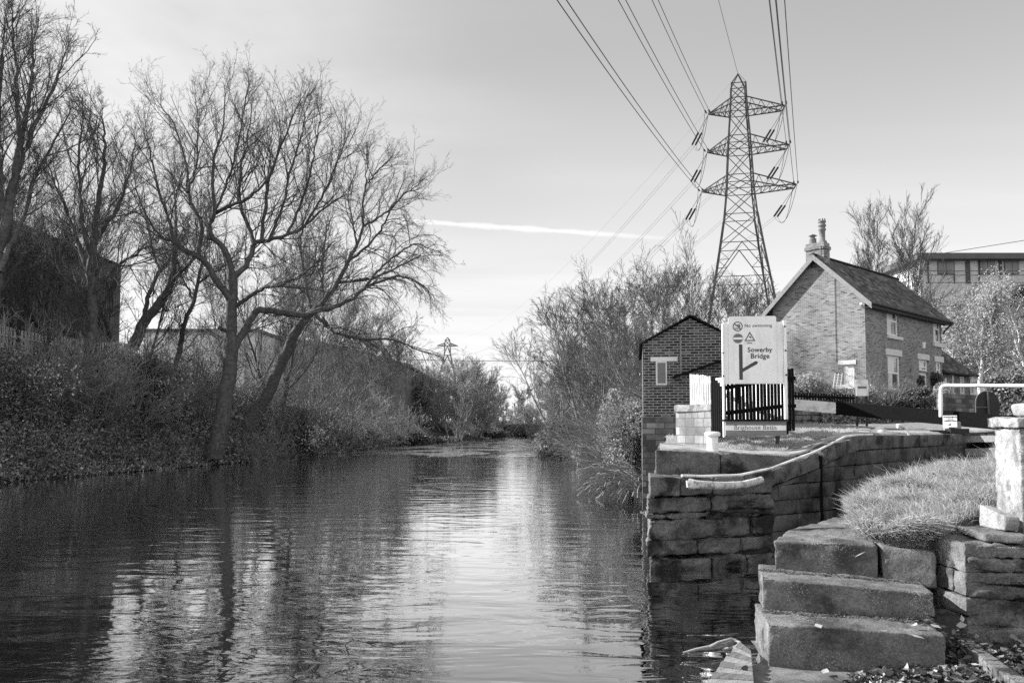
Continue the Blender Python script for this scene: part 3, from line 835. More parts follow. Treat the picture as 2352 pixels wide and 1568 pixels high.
# top slab with a curved water side edge, built as two blocks butted together
rk.block([(s3l.x, s3l.y, 1.02), (s3r.x, s3r.y, 1.02), (3.10, 7.15, 1.02), (2.42, 7.05, 1.02), (s3l.x, s3l.y, 1.30), (s3r.x, s3r.y, 1.30), (3.10, 7.15, 1.30), (2.42, 7.05, 1.30)], .016, .008, 7, .024, .012)
rk.block([(2.43, 7.07, 1.02), (3.12, 7.17, 1.02), (3.9, 7.6, 1.02), (3.45, 8.2, 1.02), (2.45, 7.09, 1.305), (3.12, 7.17, 1.30), (3.9, 7.6, 1.31), (3.45, 8.2, 1.31)], .016, .008, 6, .035, .012)
pinned(rk.build('top_step', MT['stone_step']), steps)
g0, g1 = at(2027, 1258, 6.14), at(2150, 1272, 5.98)
rk = Rock()
rk.block([(g0.x, g0.y, 1.0), (g1.x, g1.y, 1.0), (g1.x + .15, g1.y + .6, 1.0), (g0.x + .15, g0.y + .6, 1.0), (g0.x, g0.y, 1.29), (g1.x, g1.y, 1.27), (g1.x + .15, g1.y + .6, 1.29), (g0.x + .15, g0.y + .6, 1.3)], .014, .007, 6, .03, .01)
pinned(rk.build('side_block', MT['stone_step']), steps)
# retaining face below the steps on the water side
rk = Rock()
SW = [(3.5, 8.25), (2.44, 7.12), (2.08, 6.35), (1.9, 5.95), (1.80, 5.5)]
masonry(rk, SW, lambda s: float(np.interp(s, [0, 2.4, 2.85, 3.3], [1.0, 1.0, .78, .55])), lambda s: -0.5, 5, .6, .5, rng, .012, .02, .01, .01, .07)
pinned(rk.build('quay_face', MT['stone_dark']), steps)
mb = MB(); mb.hexa([(2.1, 5.7, -.4), (3.3, 5.7, -.4), (4.0, 7.9, -.4), (2.8, 7.1, -.4), (2.1, 6.0, .84), (3.2, 5.7, .84), (4.0, 7.7, 1.0), (2.7, 7.0, 1.0)])
pinned(mb.build('rubble_core', MT['mortar']), steps)

rgd = np.random.default_rng(77); gp = []
for (fl, fr, dz) in ((s1l, s1r, .006), (s2l, s2r, .006)):
    t_ = rgd.random(500); dpt = .36 + .10 * rgd.random(500) ** 2 - .04
    a_ = np.array(fl)[None] * (1 - t_[:, None]) + np.array(fr)[None] * t_[:, None]; a_[:, 1] += dpt; a_[:, 0] += dpt * .2; a_[:, 2] += dz; gp.append(a_)
GRIT = np.concatenate(gp)
# small stone with a mooring hole left of the bottom step
ms0 = at(1733, 1440, 5.95)
rk = Rock(); rk.block([(1.735, 5.62, .45), (1.86, 5.56, .45), (1.98, 6.0, .45), (1.82, 6.02, .45), (1.74, 5.66, .80), (1.86, 5.62, .86), (1.96, 5.98, .86), (1.83, 5.98, .84)], .03, .02, 5, .03)
tag(rk.build('corner_stone', MT['stone']), 'rough upright stone wedged against the water end of the bottom step', 'stone')

# mound of grass between the steps and the pillar
F = [at(1957, 1222, 7.0), at(1972, 1232, 6.7), at(2005, 1240, 6.4), at(2060, 1246, 6.2), at(2125, 1246, 6.1), Vector((3.35, 6.2, 1.42)), Vector((3.9, 6.55, 1.5)), Vector((5.2, 6.3, 1.55)), Vector((8.0, 6.0, 1.6))]
Bk = [atz(1953, 1172, 1.34), at(1985, 1150, 8.5), at(2040, 1124, 9.2), at(2110, 1096, 10.0), at(2180, 1078, 10.8), at(2280, 1056, 11.8), Vector((8.3, 13.4, 1.9)), Vector((11, 15.5, 1.9)), Vector((15, 19, 1.9))]
MND = ruled([tuple(p) for p in F], [tuple(p) for p in Bk], 100, 70, bulge=0.03, amp=0.10)
MND[..., 2] += (.15 * (1 - np.exp(-np.linspace(0, 1, MND.shape[0]) * 16)) * (1 - np.linspace(0, 1, MND.shape[0])))[:, None] * np.clip(1 - np.abs(MND[..., 0] - 3.3) / 2.2, 0, 1)
MND = np.concatenate([(MND[:1] + np.array([0, .06, -.22])), MND])
grid_mesh('grass_mound', MND[..., 0], MND[..., 1], MND[..., 2], MT['turf'])
rk = Rock()
NW = [(16, 19.6), (11.2, 15.9), (8.4, 13.6), (4.9, 9.9), (3.5, 8.3)]
masonry(rk, NW, lambda s: float(np.interp(s, [0, 6, 14, 16], [1.85, 1.85, 1.5, 1.28])), lambda s: -0.5, 6, .7, .5, rng, .012, .02, .01, .01, .12)
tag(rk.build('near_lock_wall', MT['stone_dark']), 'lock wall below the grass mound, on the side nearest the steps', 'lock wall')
# round whitened stone half buried at the mound's edge
rk = Rock(); c = at(1957, 1228, 6.9)
rk.block([(c.x - .02, c.y, 1.2), (c.x + .07, c.y - .03, 1.2), (c.x + .62, c.y + 1.25, 1.2), (c.x + .50, c.y + 1.25, 1.2), (c.x + .01, c.y + .05, 1.29), (c.x + .07, c.y, 1.31), (c.x + .60, c.y + 1.2, 1.44), (c.x + .50, c.y + 1.2, 1.42)], .04, .012, 4, .03)
tag(rk.build('kerb_stone', MT['stone_pale']), 'round whitened stone half buried in the edge of the grass mound', 'stone')

# retaining wall at the right of the steps
rwall = empty('retaining_wall', (3.22, 5.72, LZ), 0, 'rough rubble retaining wall at the right of the steps', 'wall')
rk = Rock()
zt = [1.38, 1.17, 1.0, .86, .70, .50]
lean = [0, .0, .03, .06, .10, .14]
for k in range(5):
    for (ya, yb) in ([(5.72, 6.02), (6.03, 6.3)] if k % 2 == 0 else [(5.72, 5.88), (5.89, 6.12), (6.13, 6.3)]):
        x0a, x0b = 3.22 - lean[k] * (0.5 + (ya - 5.72)), 3.22 - lean[k] * (0.5 + (yb - 5.72))
        if ya == 5.72: x0a = 3.22
        rk.block([(x0a, ya, zt[k + 1]), (x0a + .3, ya, zt[k + 1]), (x0b + .3, yb, zt[k + 1]), (x0b, yb, zt[k + 1]), (x0a, ya, zt[k] - .008), (x0a + .3, ya, zt[k] - .008), (x0b + .3, yb, zt[k] - .008), (x0b, yb, zt[k] - .008)], .008, .010, 8, .022, .02)
pinned(rk.build('lit_end_stone', MT['stone_wall']), rwall)
rk = Rock()
RW = [(3.53, 5.66), (4.4, 5.36), (7.0, 4.4)]
hs = [1.37, 1.18, .99, .80, .62, .42]
for k in range(5):
    s = 0.0 - (0.0 if k % 2 else .06)
    first = True
    while s < 3.6:
        w = rng.uniform(.22, .55)
        a = max(s, 0)
        pa, t = polyline(RW, a); pb, t2 = polyline(RW, s + w - .012)
        if first: pa = Vector((3.235, 5.722)); first = False
        nr = Vector((t.y, -t.x)); j = rng.uniform(-.012, .02)
        fa, fb = pa + nr * j, pb + nr * j; ba, bb = fa - nr * .28, fb - nr * .28
        h1, h0 = hs[k] - .006, hs[k + 1] + rng.uniform(.004, .012)
        parts = [(h0, h1)]
        if rng.random() < .45: mdl = (h0 + h1) / 2; parts = [(h0, mdl - .005), (mdl + .005, h1)]
        for (za, zb2) in parts:
            rk.block([(fa.x, fa.y, za), (fb.x, fb.y, za), (bb.x, bb.y, za), (ba.x, ba.y, za), (fa.x, fa.y, zb2), (fb.x, fb.y, zb2), (bb.x, bb.y, zb2), (ba.x, ba.y, zb2)], .010, .018, 7, .022, .04)
        s += w
pinned(rk.build('rubble_courses', MT['stone_wall']), rwall)
mb = MB(); mb.hexa([(3.3, 5.78, .4), (3.6, 5.72, .4), (7, 4.55, .4), (7, 6.2, .4), (3.3, 5.78, 1.33), (3.6, 5.72, 1.33), (7, 4.55, 1.33), (7, 6.2, 1.33)])
mb.hexa([(3.3, 5.8, .4), (3.9, 5.9, .4), (4.2, 6.4, .4), (3.3, 6.3, .4), (3.3, 5.8, 1.33), (3.9, 5.9, 1.33), (4.2, 6.4, 1.33), (3.3, 6.3, 1.33)])
pinned(mb.build('rubble_core', MT['mortar']), rwall)
# flat slab and leaning block on the wall
rk = Rock()
rk.block([(3.37, 5.72, 1.385), (3.62, 5.60, 1.385), (3.78, 6.15, 1.385), (3.46, 6.25, 1.385), (3.37, 5.72, 1.44), (3.62, 5.60, 1.44), (3.78, 6.15, 1.44), (3.46, 6.25, 1.44)], .008, .006, 6, .025)
tag(rk.build('flat_slab', MT['stone_wall']), 'flat pale stone slab lying on the corner of the rubble wall', 'slab')
rk = Rock()
rk.block([(3.585, 5.84, 1.445), (3.675, 5.81, 1.445), (3.68, 6.12, 1.445), (3.575, 6.14, 1.445), (3.585, 5.84, 1.555), (3.675, 5.81, 1.545), (3.68, 6.12, 1.60), (3.575, 6.14, 1.61)], .008, .005, 6, .02)
tag(rk.build('upright_block', MT['stone_pale']), 'pale squared stone block set on the flat slab at the foot of the pillar', 'stone block')
# the pillar
pil = empty('stone_pillar', (3.83, 6.0, 1.4), 0, 'tall pale stone gate pillar rising out of the rubble wall, capped', 'pillar')
rk = Rock()
rk.block([(3.80, 5.98, 1.36), (4.40, 5.80, 1.36), (4.5, 6.5, 1.36), (3.90, 6.45, 1.36), (3.80, 5.98, 2.19), (4.40, 5.80, 2.19), (4.5, 6.5, 2.19), (3.90, 6.45, 2.19)], .012, .009, 9, .022, .015)
pinned(rk.build('shaft', MT['stone_pale']), pil)
rk = Rock()
rk.block([(3.76, 5.93, 2.195), (4.55, 5.70, 2.195), (4.6, 6.55, 2.195), (3.87, 6.5, 2.195), (3.76, 5.93, 2.265), (4.55, 5.70, 2.265), (4.6, 6.55, 2.275), (3.87, 6.5, 2.275)], .01, .008, 8, .025, .02)
pinned(rk.build('cap', MT['stone_pale']), pil)
rk = Rock()
rk.block([(4.02, 6.0, 2.28), (4.5, 5.85, 2.28), (4.55, 6.4, 2.28), (3.98, 6.35, 2.28), (4.02, 6.0, 2.38), (4.5, 5.85, 2.38), (4.55, 6.4, 2.38), (3.98, 6.35, 2.38)], .02, .01, 5, .04)
pinned(rk.build('finial_block', MT['stone_pale']), pil)

# ribbed timber landing boards
deck = empty('timber_landing_stage', tuple(atz(1680, 1540, .6)), 0, 'weathered ribbed timber landing boards at the water edge below the steps', 'landing stage')
rk_pts0 = [atz(1725, 1506, .63), atz(1734, 1600, .63)]
lpts = [atz(1697, 1484, .60), atz(1603, 1600, .56)]
for k in range(9):
    t0, t1 = k / 9, (k + .66) / 9
    r0, r1 = rk_pts0[0].lerp(rk_pts0[1], t0), rk_pts0[0].lerp(rk_pts0[1], t1)
    l0, l1 = lpts[0].lerp(lpts[1], t0), lpts[0].lerp(lpts[1], t1)
    j = random.Random(k).uniform(-.006, .01); l0.x += j; l1.x += j
    h = .04 + random.Random(k + 50).uniform(-.004, .004)
    mbd = MB().hexa([(l1.x, l1.y, l1.z), (r1.x, r1.y, r1.z), (r0.x, r0.y, r0.z), (l0.x, l0.y, l0.z), (l1.x, l1.y, l1.z + h * .8), (r1.x, r1.y, r1.z + h * .8), (r0.x, r0.y, r0.z + h), (l0.x, l0.y, l0.z + h)])
    pinned(mbd.build('board', MT[('wood_deck', 'wood_grey')[k % 2]], bevel=.004), deck)
mb = MB(); a, b = atz(1700, 1488, .5), atz(1612, 1600, .46)
mb.hexa([(b.x + .03, b.y, .3), (rk_pts0[1].x, b.y, .3), (rk_pts0[0].x, a.y, .3), (a.x + .03, a.y, .3), (b.x + .05, b.y, .46), (rk_pts0[1].x, b.y, .46), (rk_pts0[0].x, a.y - .04, .46), (a.x + .03, a.y - .04, .46)])
pinned(mb.build('bearer', MT['wood_deck']), deck)
# driftwood at the foot of the stage
dw = [atz(1572, 1497, .05), atz(1600, 1490, .08), atz(1630, 1486, .09), atz(1665, 1480, .10), atz(1690, 1470, .12)]
mb = MB(); mb.tube(dw, [.008, .014, .022, .028, .02], 8)
mb.tube([dw[2], atz(1650, 1475, .14), atz(1680, 1466, .16), atz(1700, 1474, .14), atz(1690, 1486, .1), atz(1660, 1490, .07)], [.02, .016, .014, .016, .018, .012], 8)
tag(mb.build('driftwood', MT['wood_light']), 'pale looped piece of driftwood floating beside the landing boards', 'driftwood')
# brick edging of the leaf bed
edg = empty('brick_edging', tuple(atz(2190, 1480, .7)), 0, 'curved row of bricks on end holding back the leaf bed', 'edging')
e0 = [atz(2196, 1478, .70), atz(2235, 1512, .70), atz(2275, 1545, .69), atz(2330, 1585, .69), atz(2420, 1640, .69)]
cum = plen([(p.x, p.y) for p in e0]); k = 0; s = 0
while s < cum - .08:
    pa, t = polyline([(p.x, p.y) for p in e0], s); pb, _ = polyline([(p.x, p.y) for p in e0], s + .066)
    nr = Vector((-t.y, t.x)) * .10
    rk = Rock(); z0, z1 = .55, .74 + random.Random(k).uniform(-.006, .006)
    rk.block([(pa.x, pa.y, z0), (pb.x, pb.y, z0), (pb.x + nr.x, pb.y + nr.y, z0), (pa.x + nr.x, pa.y + nr.y, z0), (pa.x, pa.y, z1), (pb.x, pb.y, z1), (pb.x + nr.x, pb.y + nr.y, z1), (pa.x + nr.x, pa.y + nr.y, z1)], .008, .004, 9, .03)
    pinned(rk.build('edging_brick', MT['stone_wall']), edg); s += .075; k += 1
#PART3
# ------------------------------------------------------------------ lock gate with balance beam
gate = empty('lock_gate', (9.6, 19.4, 0), 0, 'closed timber lock gate with a long black balance beam tipped in white', 'lock gate')
b0, bm, b1 = at(1800, 927, 23.4), at(1926, 937, 22.6), at(2420, 980, 18.2)
def hb(a, b, w, h): return MB().bar(a, b, w, h)
pinned(hb(b0, bm, .32, .31).build('beam_end', MT['white']), gate)
pinned(hb(bm, b1, .33, .36).build('balance_beam', MT['black_wood']), gate)
g = at(2190, 985, 19.6)
mb = MB(); mb.box((g.x - .18, g.y - .15, .2), (g.x + .12, g.y + .15, 2.33)); pinned(mb.build('heel_post', MT['pale_heel'] if 'pale_heel' in MT else MT['stone_pale'], bevel=.03), gate)
mb = MB()
for v0, v1 in ((1001, 1016), (1030, 1046)):
    p, q = at(2205, (v0 + v1) / 2, 19.5), at(2400, (v0 + v1) / 2 - 4, 18.0)
    mb.bar(p, q, .12, (v1 - v0) * 19 / 1829)
pinned(mb.build('rail', MT['wood_light']), gate)
mb = MB()
for u in (2206, 2276, 2330):
    p = at(u, 1010, 19.4); mb.box((p.x - .07, p.y - .05, .1), (p.x + .07, p.y + .12, 2.05))
pinned(mb.build('gate_post', MT['wood_light']), gate)
p, q = at(2205, 1100, 19.75), at(2420, 1100, 18.2)
mb = MB(); mb.hexa([(p.x, p.y, -.3), (q.x, q.y, -.3), (q.x, q.y + .1, -.3), (p.x, p.y + .1, -.3), (p.x, p.y, 1.9), (q.x, q.y, 1.9), (q.x, q.y + .1, 1.9), (p.x, p.y + .1, 1.9)])
pinned(mb.build('planking', MT['black_wood']), gate)
# iron strap and collar on the coping
mb = MB(); p = at(2190, 993, 19.3)
mb.box((p.x - .55, p.y - .1, 2.03), (p.x - .2, p.y + .05, 2.12)); mb.box((p.x - .15, p.y - .15, 2.03), (p.x + .3, p.y + .1, 2.16))
pinned(mb.build('iron_collar', MT['black']), gate)
# white handrail
rl = [at(2161, 957, 19.9), at(2161, 892, 19.9), at(2165, 886.5, 19.9), at(2174, 885, 19.85), at(2500, 887, 17.6)]
pinned(MB().tube(rl, .045, 10).build('handrail', MT['white']), gate)
# warning plate fixed to the beam
wp = empty('warning_plate', at(2182, 968, 19.4), R(-42), 'small white warning plate fixed to the black balance beam', 'sign')
MB().box((-.155, -.012, -.13), (.155, .012, .15)).build('plate', MT['white_clean'], wp)
def text(body, size, x, z, parent, m, y=-.02, depth=.0015, align='CENTER', name='lettering', space=1.0, bold=0.0, fit=None):
    cu = bpy.data.curves.new('t', 'FONT'); cu.body = body; cu.size = size; cu.align_x = align; cu.extrude = depth; cu.space_character = space
    cu.offset = bold
    to = bpy.data.objects.new('t', cu); COL.objects.link(to)
    dg = bpy.context.evaluated_depsgraph_get()
    me = bpy.data.meshes.new_from_object(to.evaluated_get(dg)); bpy.data.objects.remove(to)
    me.name = name; me.materials.clear(); me.materials.append(m)
    if fit:
        xs_ = [v.co.x for v in me.vertices]; k_ = fit / (max(xs_) - min(xs_)); me.transform(Matrix.Diagonal((k_, k_, 1, 1)))
    me.transform(Matrix.Translation((x, y, z)) @ Matrix.Rotation(R(90), 4, 'X'))
    o = bpy.data.objects.new(name, me); COL.objects.link(o); o.parent = parent
    return o
text('WARNING', .062, 0, .095, wp, MT['ink'], bold=.001)
text('LOCK IN', .035, 0, .052, wp, MT['ink'])
text('OPERATION', .05, 0, .006, wp, MT['ink'], bold=.001)
MB().prism([(-.08, -.075), (-.02, -.06), (.05, -.03), (.01, -.065), (.03, -.1), (-.03, -.08)], -.016, -.012).build('symbol', MT['ink'], wp)

# paddle gear guard: an arched iron hood behind the beam
pg = empty('paddle_gear_hood', at(2268, 952, 21.0), R(-10), 'arched dark twin leaf hood of the paddle gear behind the balance beam', 'paddle gear')
def arch(x0, x1, h):
    n = 14; w = x1 - x0; c = (x0 + x1) / 2
    return [(x0, 0), (x1, 0)] + [(c + w / 2 * math.cos(a) , h * .45 + h * .55 * math.sin(a) ** .8) for a in np.linspace(0, math.pi, n)]
MB().prism(arch(-.29, .29, .62), -.03, .03).build('hood', MT['black'], pg, bevel=.01)
MB().tube([(x, -.04, z) for x, z in arch(-.29, .29, .62)[2:]][7:] + [(-.29, -.04, 0)], .018, 6).build('rim', MT['iron'], pg)
MB().box((-.02, -.10, 0), (.02, -.03, .60)).build('centre_post', MT['iron'], pg)
MB().box((-.27, -.08, .18), (-.02, -.035, .21)).build('shelf', MT['iron'], pg)

# ------------------------------------------------------------------ the big sign
SD = 14.5; SC = FP / SD
so = at(1733, 1001, SD)
sign = empty('waterway_sign', so, R(-5), 'tall white waterway direction sign on two white posts before the picket fence', 'sign')
def sg(cx, cy): return (((1700 + cx / 4.48) * .9408 - 1733) / SC, (1001 - (750 + cy / 4.48) * .9408) / SC)
def rect(cx0, cy0, cx1, cy1, y0, y1, name, m, bevel=0):
    x0, z1 = sg(cx0, cy0); x1, z0 = sg(cx1, cy1)
    return MB().box((x0, y0, z0), (x1, y1, z1)).build(name, m, sign, bevel=bevel)
rect(300, 172, 320, 1420, -.05, .03, 'post', MT['white_clean'], .005)
rect(958, 148, 990, 1390, -.05, .03, 'post', MT['white_clean'], .005)
rect(321, 160, 957, 838, -.02, .02, 'back_board', MT['white_clean'], .004)
x0, z1 = sg(370, 95); x1, z0 = sg(884, 834)
rr = .04; poly = [(x0, z0), (x1, z0)] + [(x1 - rr + rr * math.cos(a), z1 - rr + rr * math.sin(a)) for a in np.linspace(0, math.pi / 2, 6)] + [(x0 + rr - rr * math.sin(a), z1 - rr + rr * math.cos(a)) for a in np.linspace(0, math.pi / 2, 6)]
MB().prism(poly, -.034, -.022).build('front_panel', MT['white_clean'], sign)
YF = -.036
def disc(cx, cy, r0, r1, m, name, y=YF, a0=0, a1=2 * math.pi, n=40, clipz=None, dy=.002):
    x, z = sg(cx, cy); r0 /= 4.48 / .9408 * SC; r1 /= 4.48 / .9408 * SC
    mb = MB(); pts = np.linspace(a0, a1, n)
    for a, b in zip(pts[:-1], pts[1:]):
        q = [(x + r * math.cos(t), z + r * math.sin(t)) for r, t in ((r0, a), (r1, a), (r1, b), (r0, b))]
        mb.prism(q if r0 > 0 else [q[0], q[1], q[2]], y - dy, y + .002)
    return mb.build(name, m, sign)
def polyg(pts, m, name, y=YF, dy=.002):
    q = [sg(*p) for p in pts]
    ar = sum(a[0] * b[1] - b[0] * a[1] for a, b in zip(q, q[1:] + q[:1]))
    if ar < 0: q = q[::-1]
    return MB().prism(q, y - dy, y + .002).build(name, m, sign)
disc(470, 206, 44, 54, MT['ink_mid'], 'prohibition_ring')
polyg([(428, 176), (434, 168), (512, 236), (506, 244)], MT['ink_mid'], 'slash', dy=.003)
polyg([(440, 182), (462, 190), (490, 178), (496, 183), (474, 198), (494, 212), (484, 220), (462, 204), (440, 192)], MT['ink'], 'swimmer')
disc(492, 200, 0, 8, MT['ink'], 'swimmer_head')
mbw = MB()
for yy_ in (222, 234):
    w = [(436 + i * 5, yy_ + 4 * math.sin(i * 1.2)) for i in range(14)]
    for a, b in zip(w[:-1], w[1:]):
        (ax, az), (bx_, bz) = sg(*a), sg(*b); mbw.prism([(ax, az - .004), (bx_, bz - .004), (bx_, bz + .003), (ax, az + .003)], YF - .002, YF + .002)
mbw.build('wave_lines', MT['ink'], sign)
disc(472, 338, 0, 48, MT['ink_mid'], 'no_entry_disc')
disc(472, 338, 51, 54, MT['ink_mid'], 'no_entry_ring')
rect(422, 327, 522, 350, YF - .005, YF + .002, 'no_entry_bar', MT['white_clean'])
def tri(cx, cyt, cyb, hw, th):
    o = [(cx, cyt), (cx + hw, cyb), (cx - hw, cyb)]; c = (cx, cyb - (cyb - cyt) / 3)
    i = [(c[0] + (p[0] - c[0]) * th, c[1] + (p[1] - c[1]) * th) for p in o]
    mb = MB()
    for k in range(3):
        a, b, d, e = o[k], o[(k + 1) % 3], i[(k + 1) % 3], i[k]
        q = [sg(*p) for p in (a, b, d, e)]
        ar = sum(s[0] * t[1] - t[0] * s[1] for s, t in zip(q, q[1:] + q[:1]))
        mb.prism(q if ar > 0 else q[::-1], YF - .002, YF + .002)
    return mb.build('warning_triangle', MT['ink_mid'], sign)
tri(599, 264, 368, 60, .66)
polyg([(588, 318), (600, 312), (612, 322), (618, 332), (606, 338), (596, 330)], MT['ink'], 'weir_mark')
rect(540, 374, 662, 405, YF - .001, YF + .002, 'caption_strip', MT['white'])
x, z = sg(600, 397); text('Weir', .050, x, z, sign, MT['ink'], y=YF - .003, fit=.09)
x, z = sg(690, 214); text('No swimming', .118, x, z, sign, MT['ink'], y=YF - .001, space=1.08, fit=.485)
x, z = sg(703, 488); text('Sowerby', .168, x, z, sign, MT['ink'], y=YF - .001, space=1.05, bold=.003, fit=.438)
x, z = sg(704, 558); text('Bridge', .168, x, z, sign, MT['ink'], y=YF - .001, space=1.05, bold=.003, fit=.33)
rect(480, 404, 517, 792, YF - .002, YF + .002, 'route_bar', MT['ink'])
polyg([(518, 668), (655, 588), (682, 596), (676, 617), (518, 708)], MT['ink'], 'route_branch')
for cx, cy in ((972, 213), (975, 477), (978, 742), (305, 497), (306, 750)):
    x, z = sg(cx, cy); MB().tube([(x, -.052, z), (x, -.066, z)], .016, 10).build('bolt', MT['black'], sign)
# lower name board, like a planter front
rect(312, 1244, 956, 1402, -.16, -.06, 'name_board', MT['sign_wood'])
rect(292, 1226, 982, 1244, -.20, .04, 'board_cap', MT['black_wood'])
rect(958, 1246, 975, 1390, -.17, -.05, 'board_end', MT['black_wood'])
x0, z1 = sg(314, 1290); x1, z0 = sg(950, 1345)
MB().box((x0, -.166, z0), (x1, -.161, z1)).build('name_strip', MT['white_clean'], sign)
x, z = sg(625, 1334); lt = text('Brighouse Basin', .125, x, z, sign, MT['ink_mid'], y=-.168, space=1.06, fit=.73)
# slab serifs on the uprights of the name
def letter_serifs():
    mb = MB(); me = lt.data
    # islands of the lettering: put a short foot bar under each letter standing on the baseline
    parent = list(range(len(me.vertices)))
    def f(a):
        while parent[a] != a: parent[a] = parent[parent[a]]; a = parent[a]
        return a
    for e in me.edges: parent[f(e.vertices[0])] = f(e.vertices[1])
    isl = {}
    for v in me.vertices: isl.setdefault(f(v.index), []).append(v.co)
    for vs in isl.values():
        lo = [c for c in vs if c.z < min(q.z for q in vs) + .004]
        zt = min(q.z for q in vs)
        if abs(zt - z) > .006: continue
        xs_ = sorted(c.x for c in lo); runs = [[xs_[0], xs_[0]]]
        for q in xs_:
            if q - runs[-1][1] > .02: runs.append([q, q])
            runs[-1][1] = q
        for r in runs:
            if r[1] - r[0] < .02: mb.box((r[0] - .007, -.1705, z), (r[1] + .007, -.1665, z + .006))
    if mb.v: mb.build('serifs', MT['ink_mid'], sign)
letter_serifs()

# ------------------------------------------------------------------ picket fences
def picket_fence(name, pts, tops, bots, pitch, w, m, label, rails=(.25, .72), gaps=(), th=.022, group=None, railm=None):
    """pts plan (x,y) ; tops/bots functions of arc length"""
    o = empty(name, (pts[0][0], pts[0][1], bots(0)), 0, label, 'fence', group)
    T = plen(pts); s = 0.02; k = 0
    rg = random.Random(len(label))
    while s < T - w:
        pa, t = polyline(pts, s); pb = pa + t * w; n = Vector((-t.y, t.x)) * th
        z0, z1 = bots(s), tops(s) + rg.uniform(-.015, .015); le = t * rg.uniform(-.012, .012)
        mb = MB(); mb.hexa([(pa.x, pa.y, z0), (pb.x, pb.y, z0), (pb.x + n.x, pb.y + n.y, z0), (pa.x + n.x, pa.y + n.y, z0),
                            (pa.x + le.x, pa.y + le.y, z1), (pb.x + le.x, pb.y + le.y, z1), (pb.x + n.x + le.x, pb.y + n.y + le.y, z1), (pa.x + n.x + le.x, pa.y + n.y + le.y, z1)])
        pinned(mb.build('picket', m), o); s += pitch * rg.uniform(.94, 1.06); k += 1
    for r in rails:
        mb = MB()
        for a, b in zip(np.linspace(0.0, T, 5)[:-1], np.linspace(0.0, T, 5)[1:]):
            pa, t = polyline(pts, a + 1e-4); pb, _ = polyline(pts, b - 1e-4); n = Vector((-t.y, t.x)) * (th + .022)
            za, zb_ = bots(a) + (tops(a) - bots(a)) * r, bots(b) + (tops(b) - bots(b)) * r
            mb.bar((pa.x + n.x, pa.y + n.y, za), (pb.x + n.x, pb.y + n.y, zb_), .04, .075)
        pinned(mb.build('rail', railm or m), o)
    return o
pa, pb = at(1662, 1000, 15.0), at(1832, 984, 15.9)
picket_fence('picket_fence', [(pa.x, pa.y), (pb.x, pb.y)], lambda s: float(np.interp(s, [0, .05, 1.2, 1.55], [3.08, 3.08, 3.3, 3.36])), lambda s: 2.03 + s * .05, .094, .062, MT['black_wood'],
             'black picket fence seen through the legs of the white sign', rails=(.40, .85))
pa, pb = at(1633, 1003, 15.4), at(1659, 1001, 14.9)
picket_fence('picket_fence', [(pa.x, pa.y), (pb.x, pb.y)], lambda s: 3.20 - s * .55, lambda s: 2.0, .098, .072, MT['black_wood'],
             'short run of black pickets between the stone pier and the left sign post', rails=(.15, .52, .9))
pa, pb = at(1585, 932, 20.4), at(1632, 932, 16.2)
picket_fence('picket_fence', [(pa.x, pa.y), (pb.x, pb.y)], lambda s: float(np.interp(s, [0, 4], [3.55, 3.24])), lambda s: 2.64, .40, .12, MT['white'],
             'sunlit weathered picket fence standing on the stone pier wall', rails=(.12, .8), th=.03)
# white boarding behind the pickets
pa, pb = at(1650, 985, 18.6), at(1803, 985, 16.2)
wb = empty('white_boarding', (pa.x, pa.y, 2.1), 0, 'white painted boarding standing behind the black picket fence', 'boarding')
pinned(MB().bar((pa.x, pa.y, 2.68), (pb.x, pb.y, 2.68), .05, 1.16).build('board', MT['white_clean']), wb)
pinned(MB().bar((pa.x, pa.y, 3.30), (pb.x, pb.y, 3.30), .11, .07).build('top_rail', MT['white_clean']), wb)
# stone pier at the left of the fence
pier = empty('stone_pier', at(1592, 1035, 16), 0, 'pale squared stone pier wall between the brick hut and the fence', 'pier')
a, b = at(1553, 1030, 16.6), at(1634, 1030, 15.7)
mb = MB(); mb.hexa([(a.x, a.y, 1.6), (b.x, b.y, 1.6), (b.x + 1.1, b.y + 5, 1.6), (a.x + 1.1, a.y + 5, 1.6), (a.x, a.y, 2.50), (b.x, b.y, 2.50), (b.x + 1.1, b.y + 5, 2.5), (a.x + 1.1, a.y + 5, 2.5)])
pinned(mb.build('wall', MT['pier_stone'], uv=True), pier)
rk = Rock(); rk.block([(a.x - .04, a.y - .04, 2.505), (b.x + .0, b.y - .04, 2.505), (b.x + 1.1, b.y + 5, 2.505), (a.x + 1.1, a.y + 5, 2.505), (a.x - .04, a.y - .04, 2.655), (b.x, b.y - .04, 2.655), (b.x + 1.1, b.y + 5, 2.655), (a.x + 1.1, a.y + 5, 2.655)], .03, .01, 3, .1)
pinned(rk.build('coping_stone', MT['stone_pale']), pier)

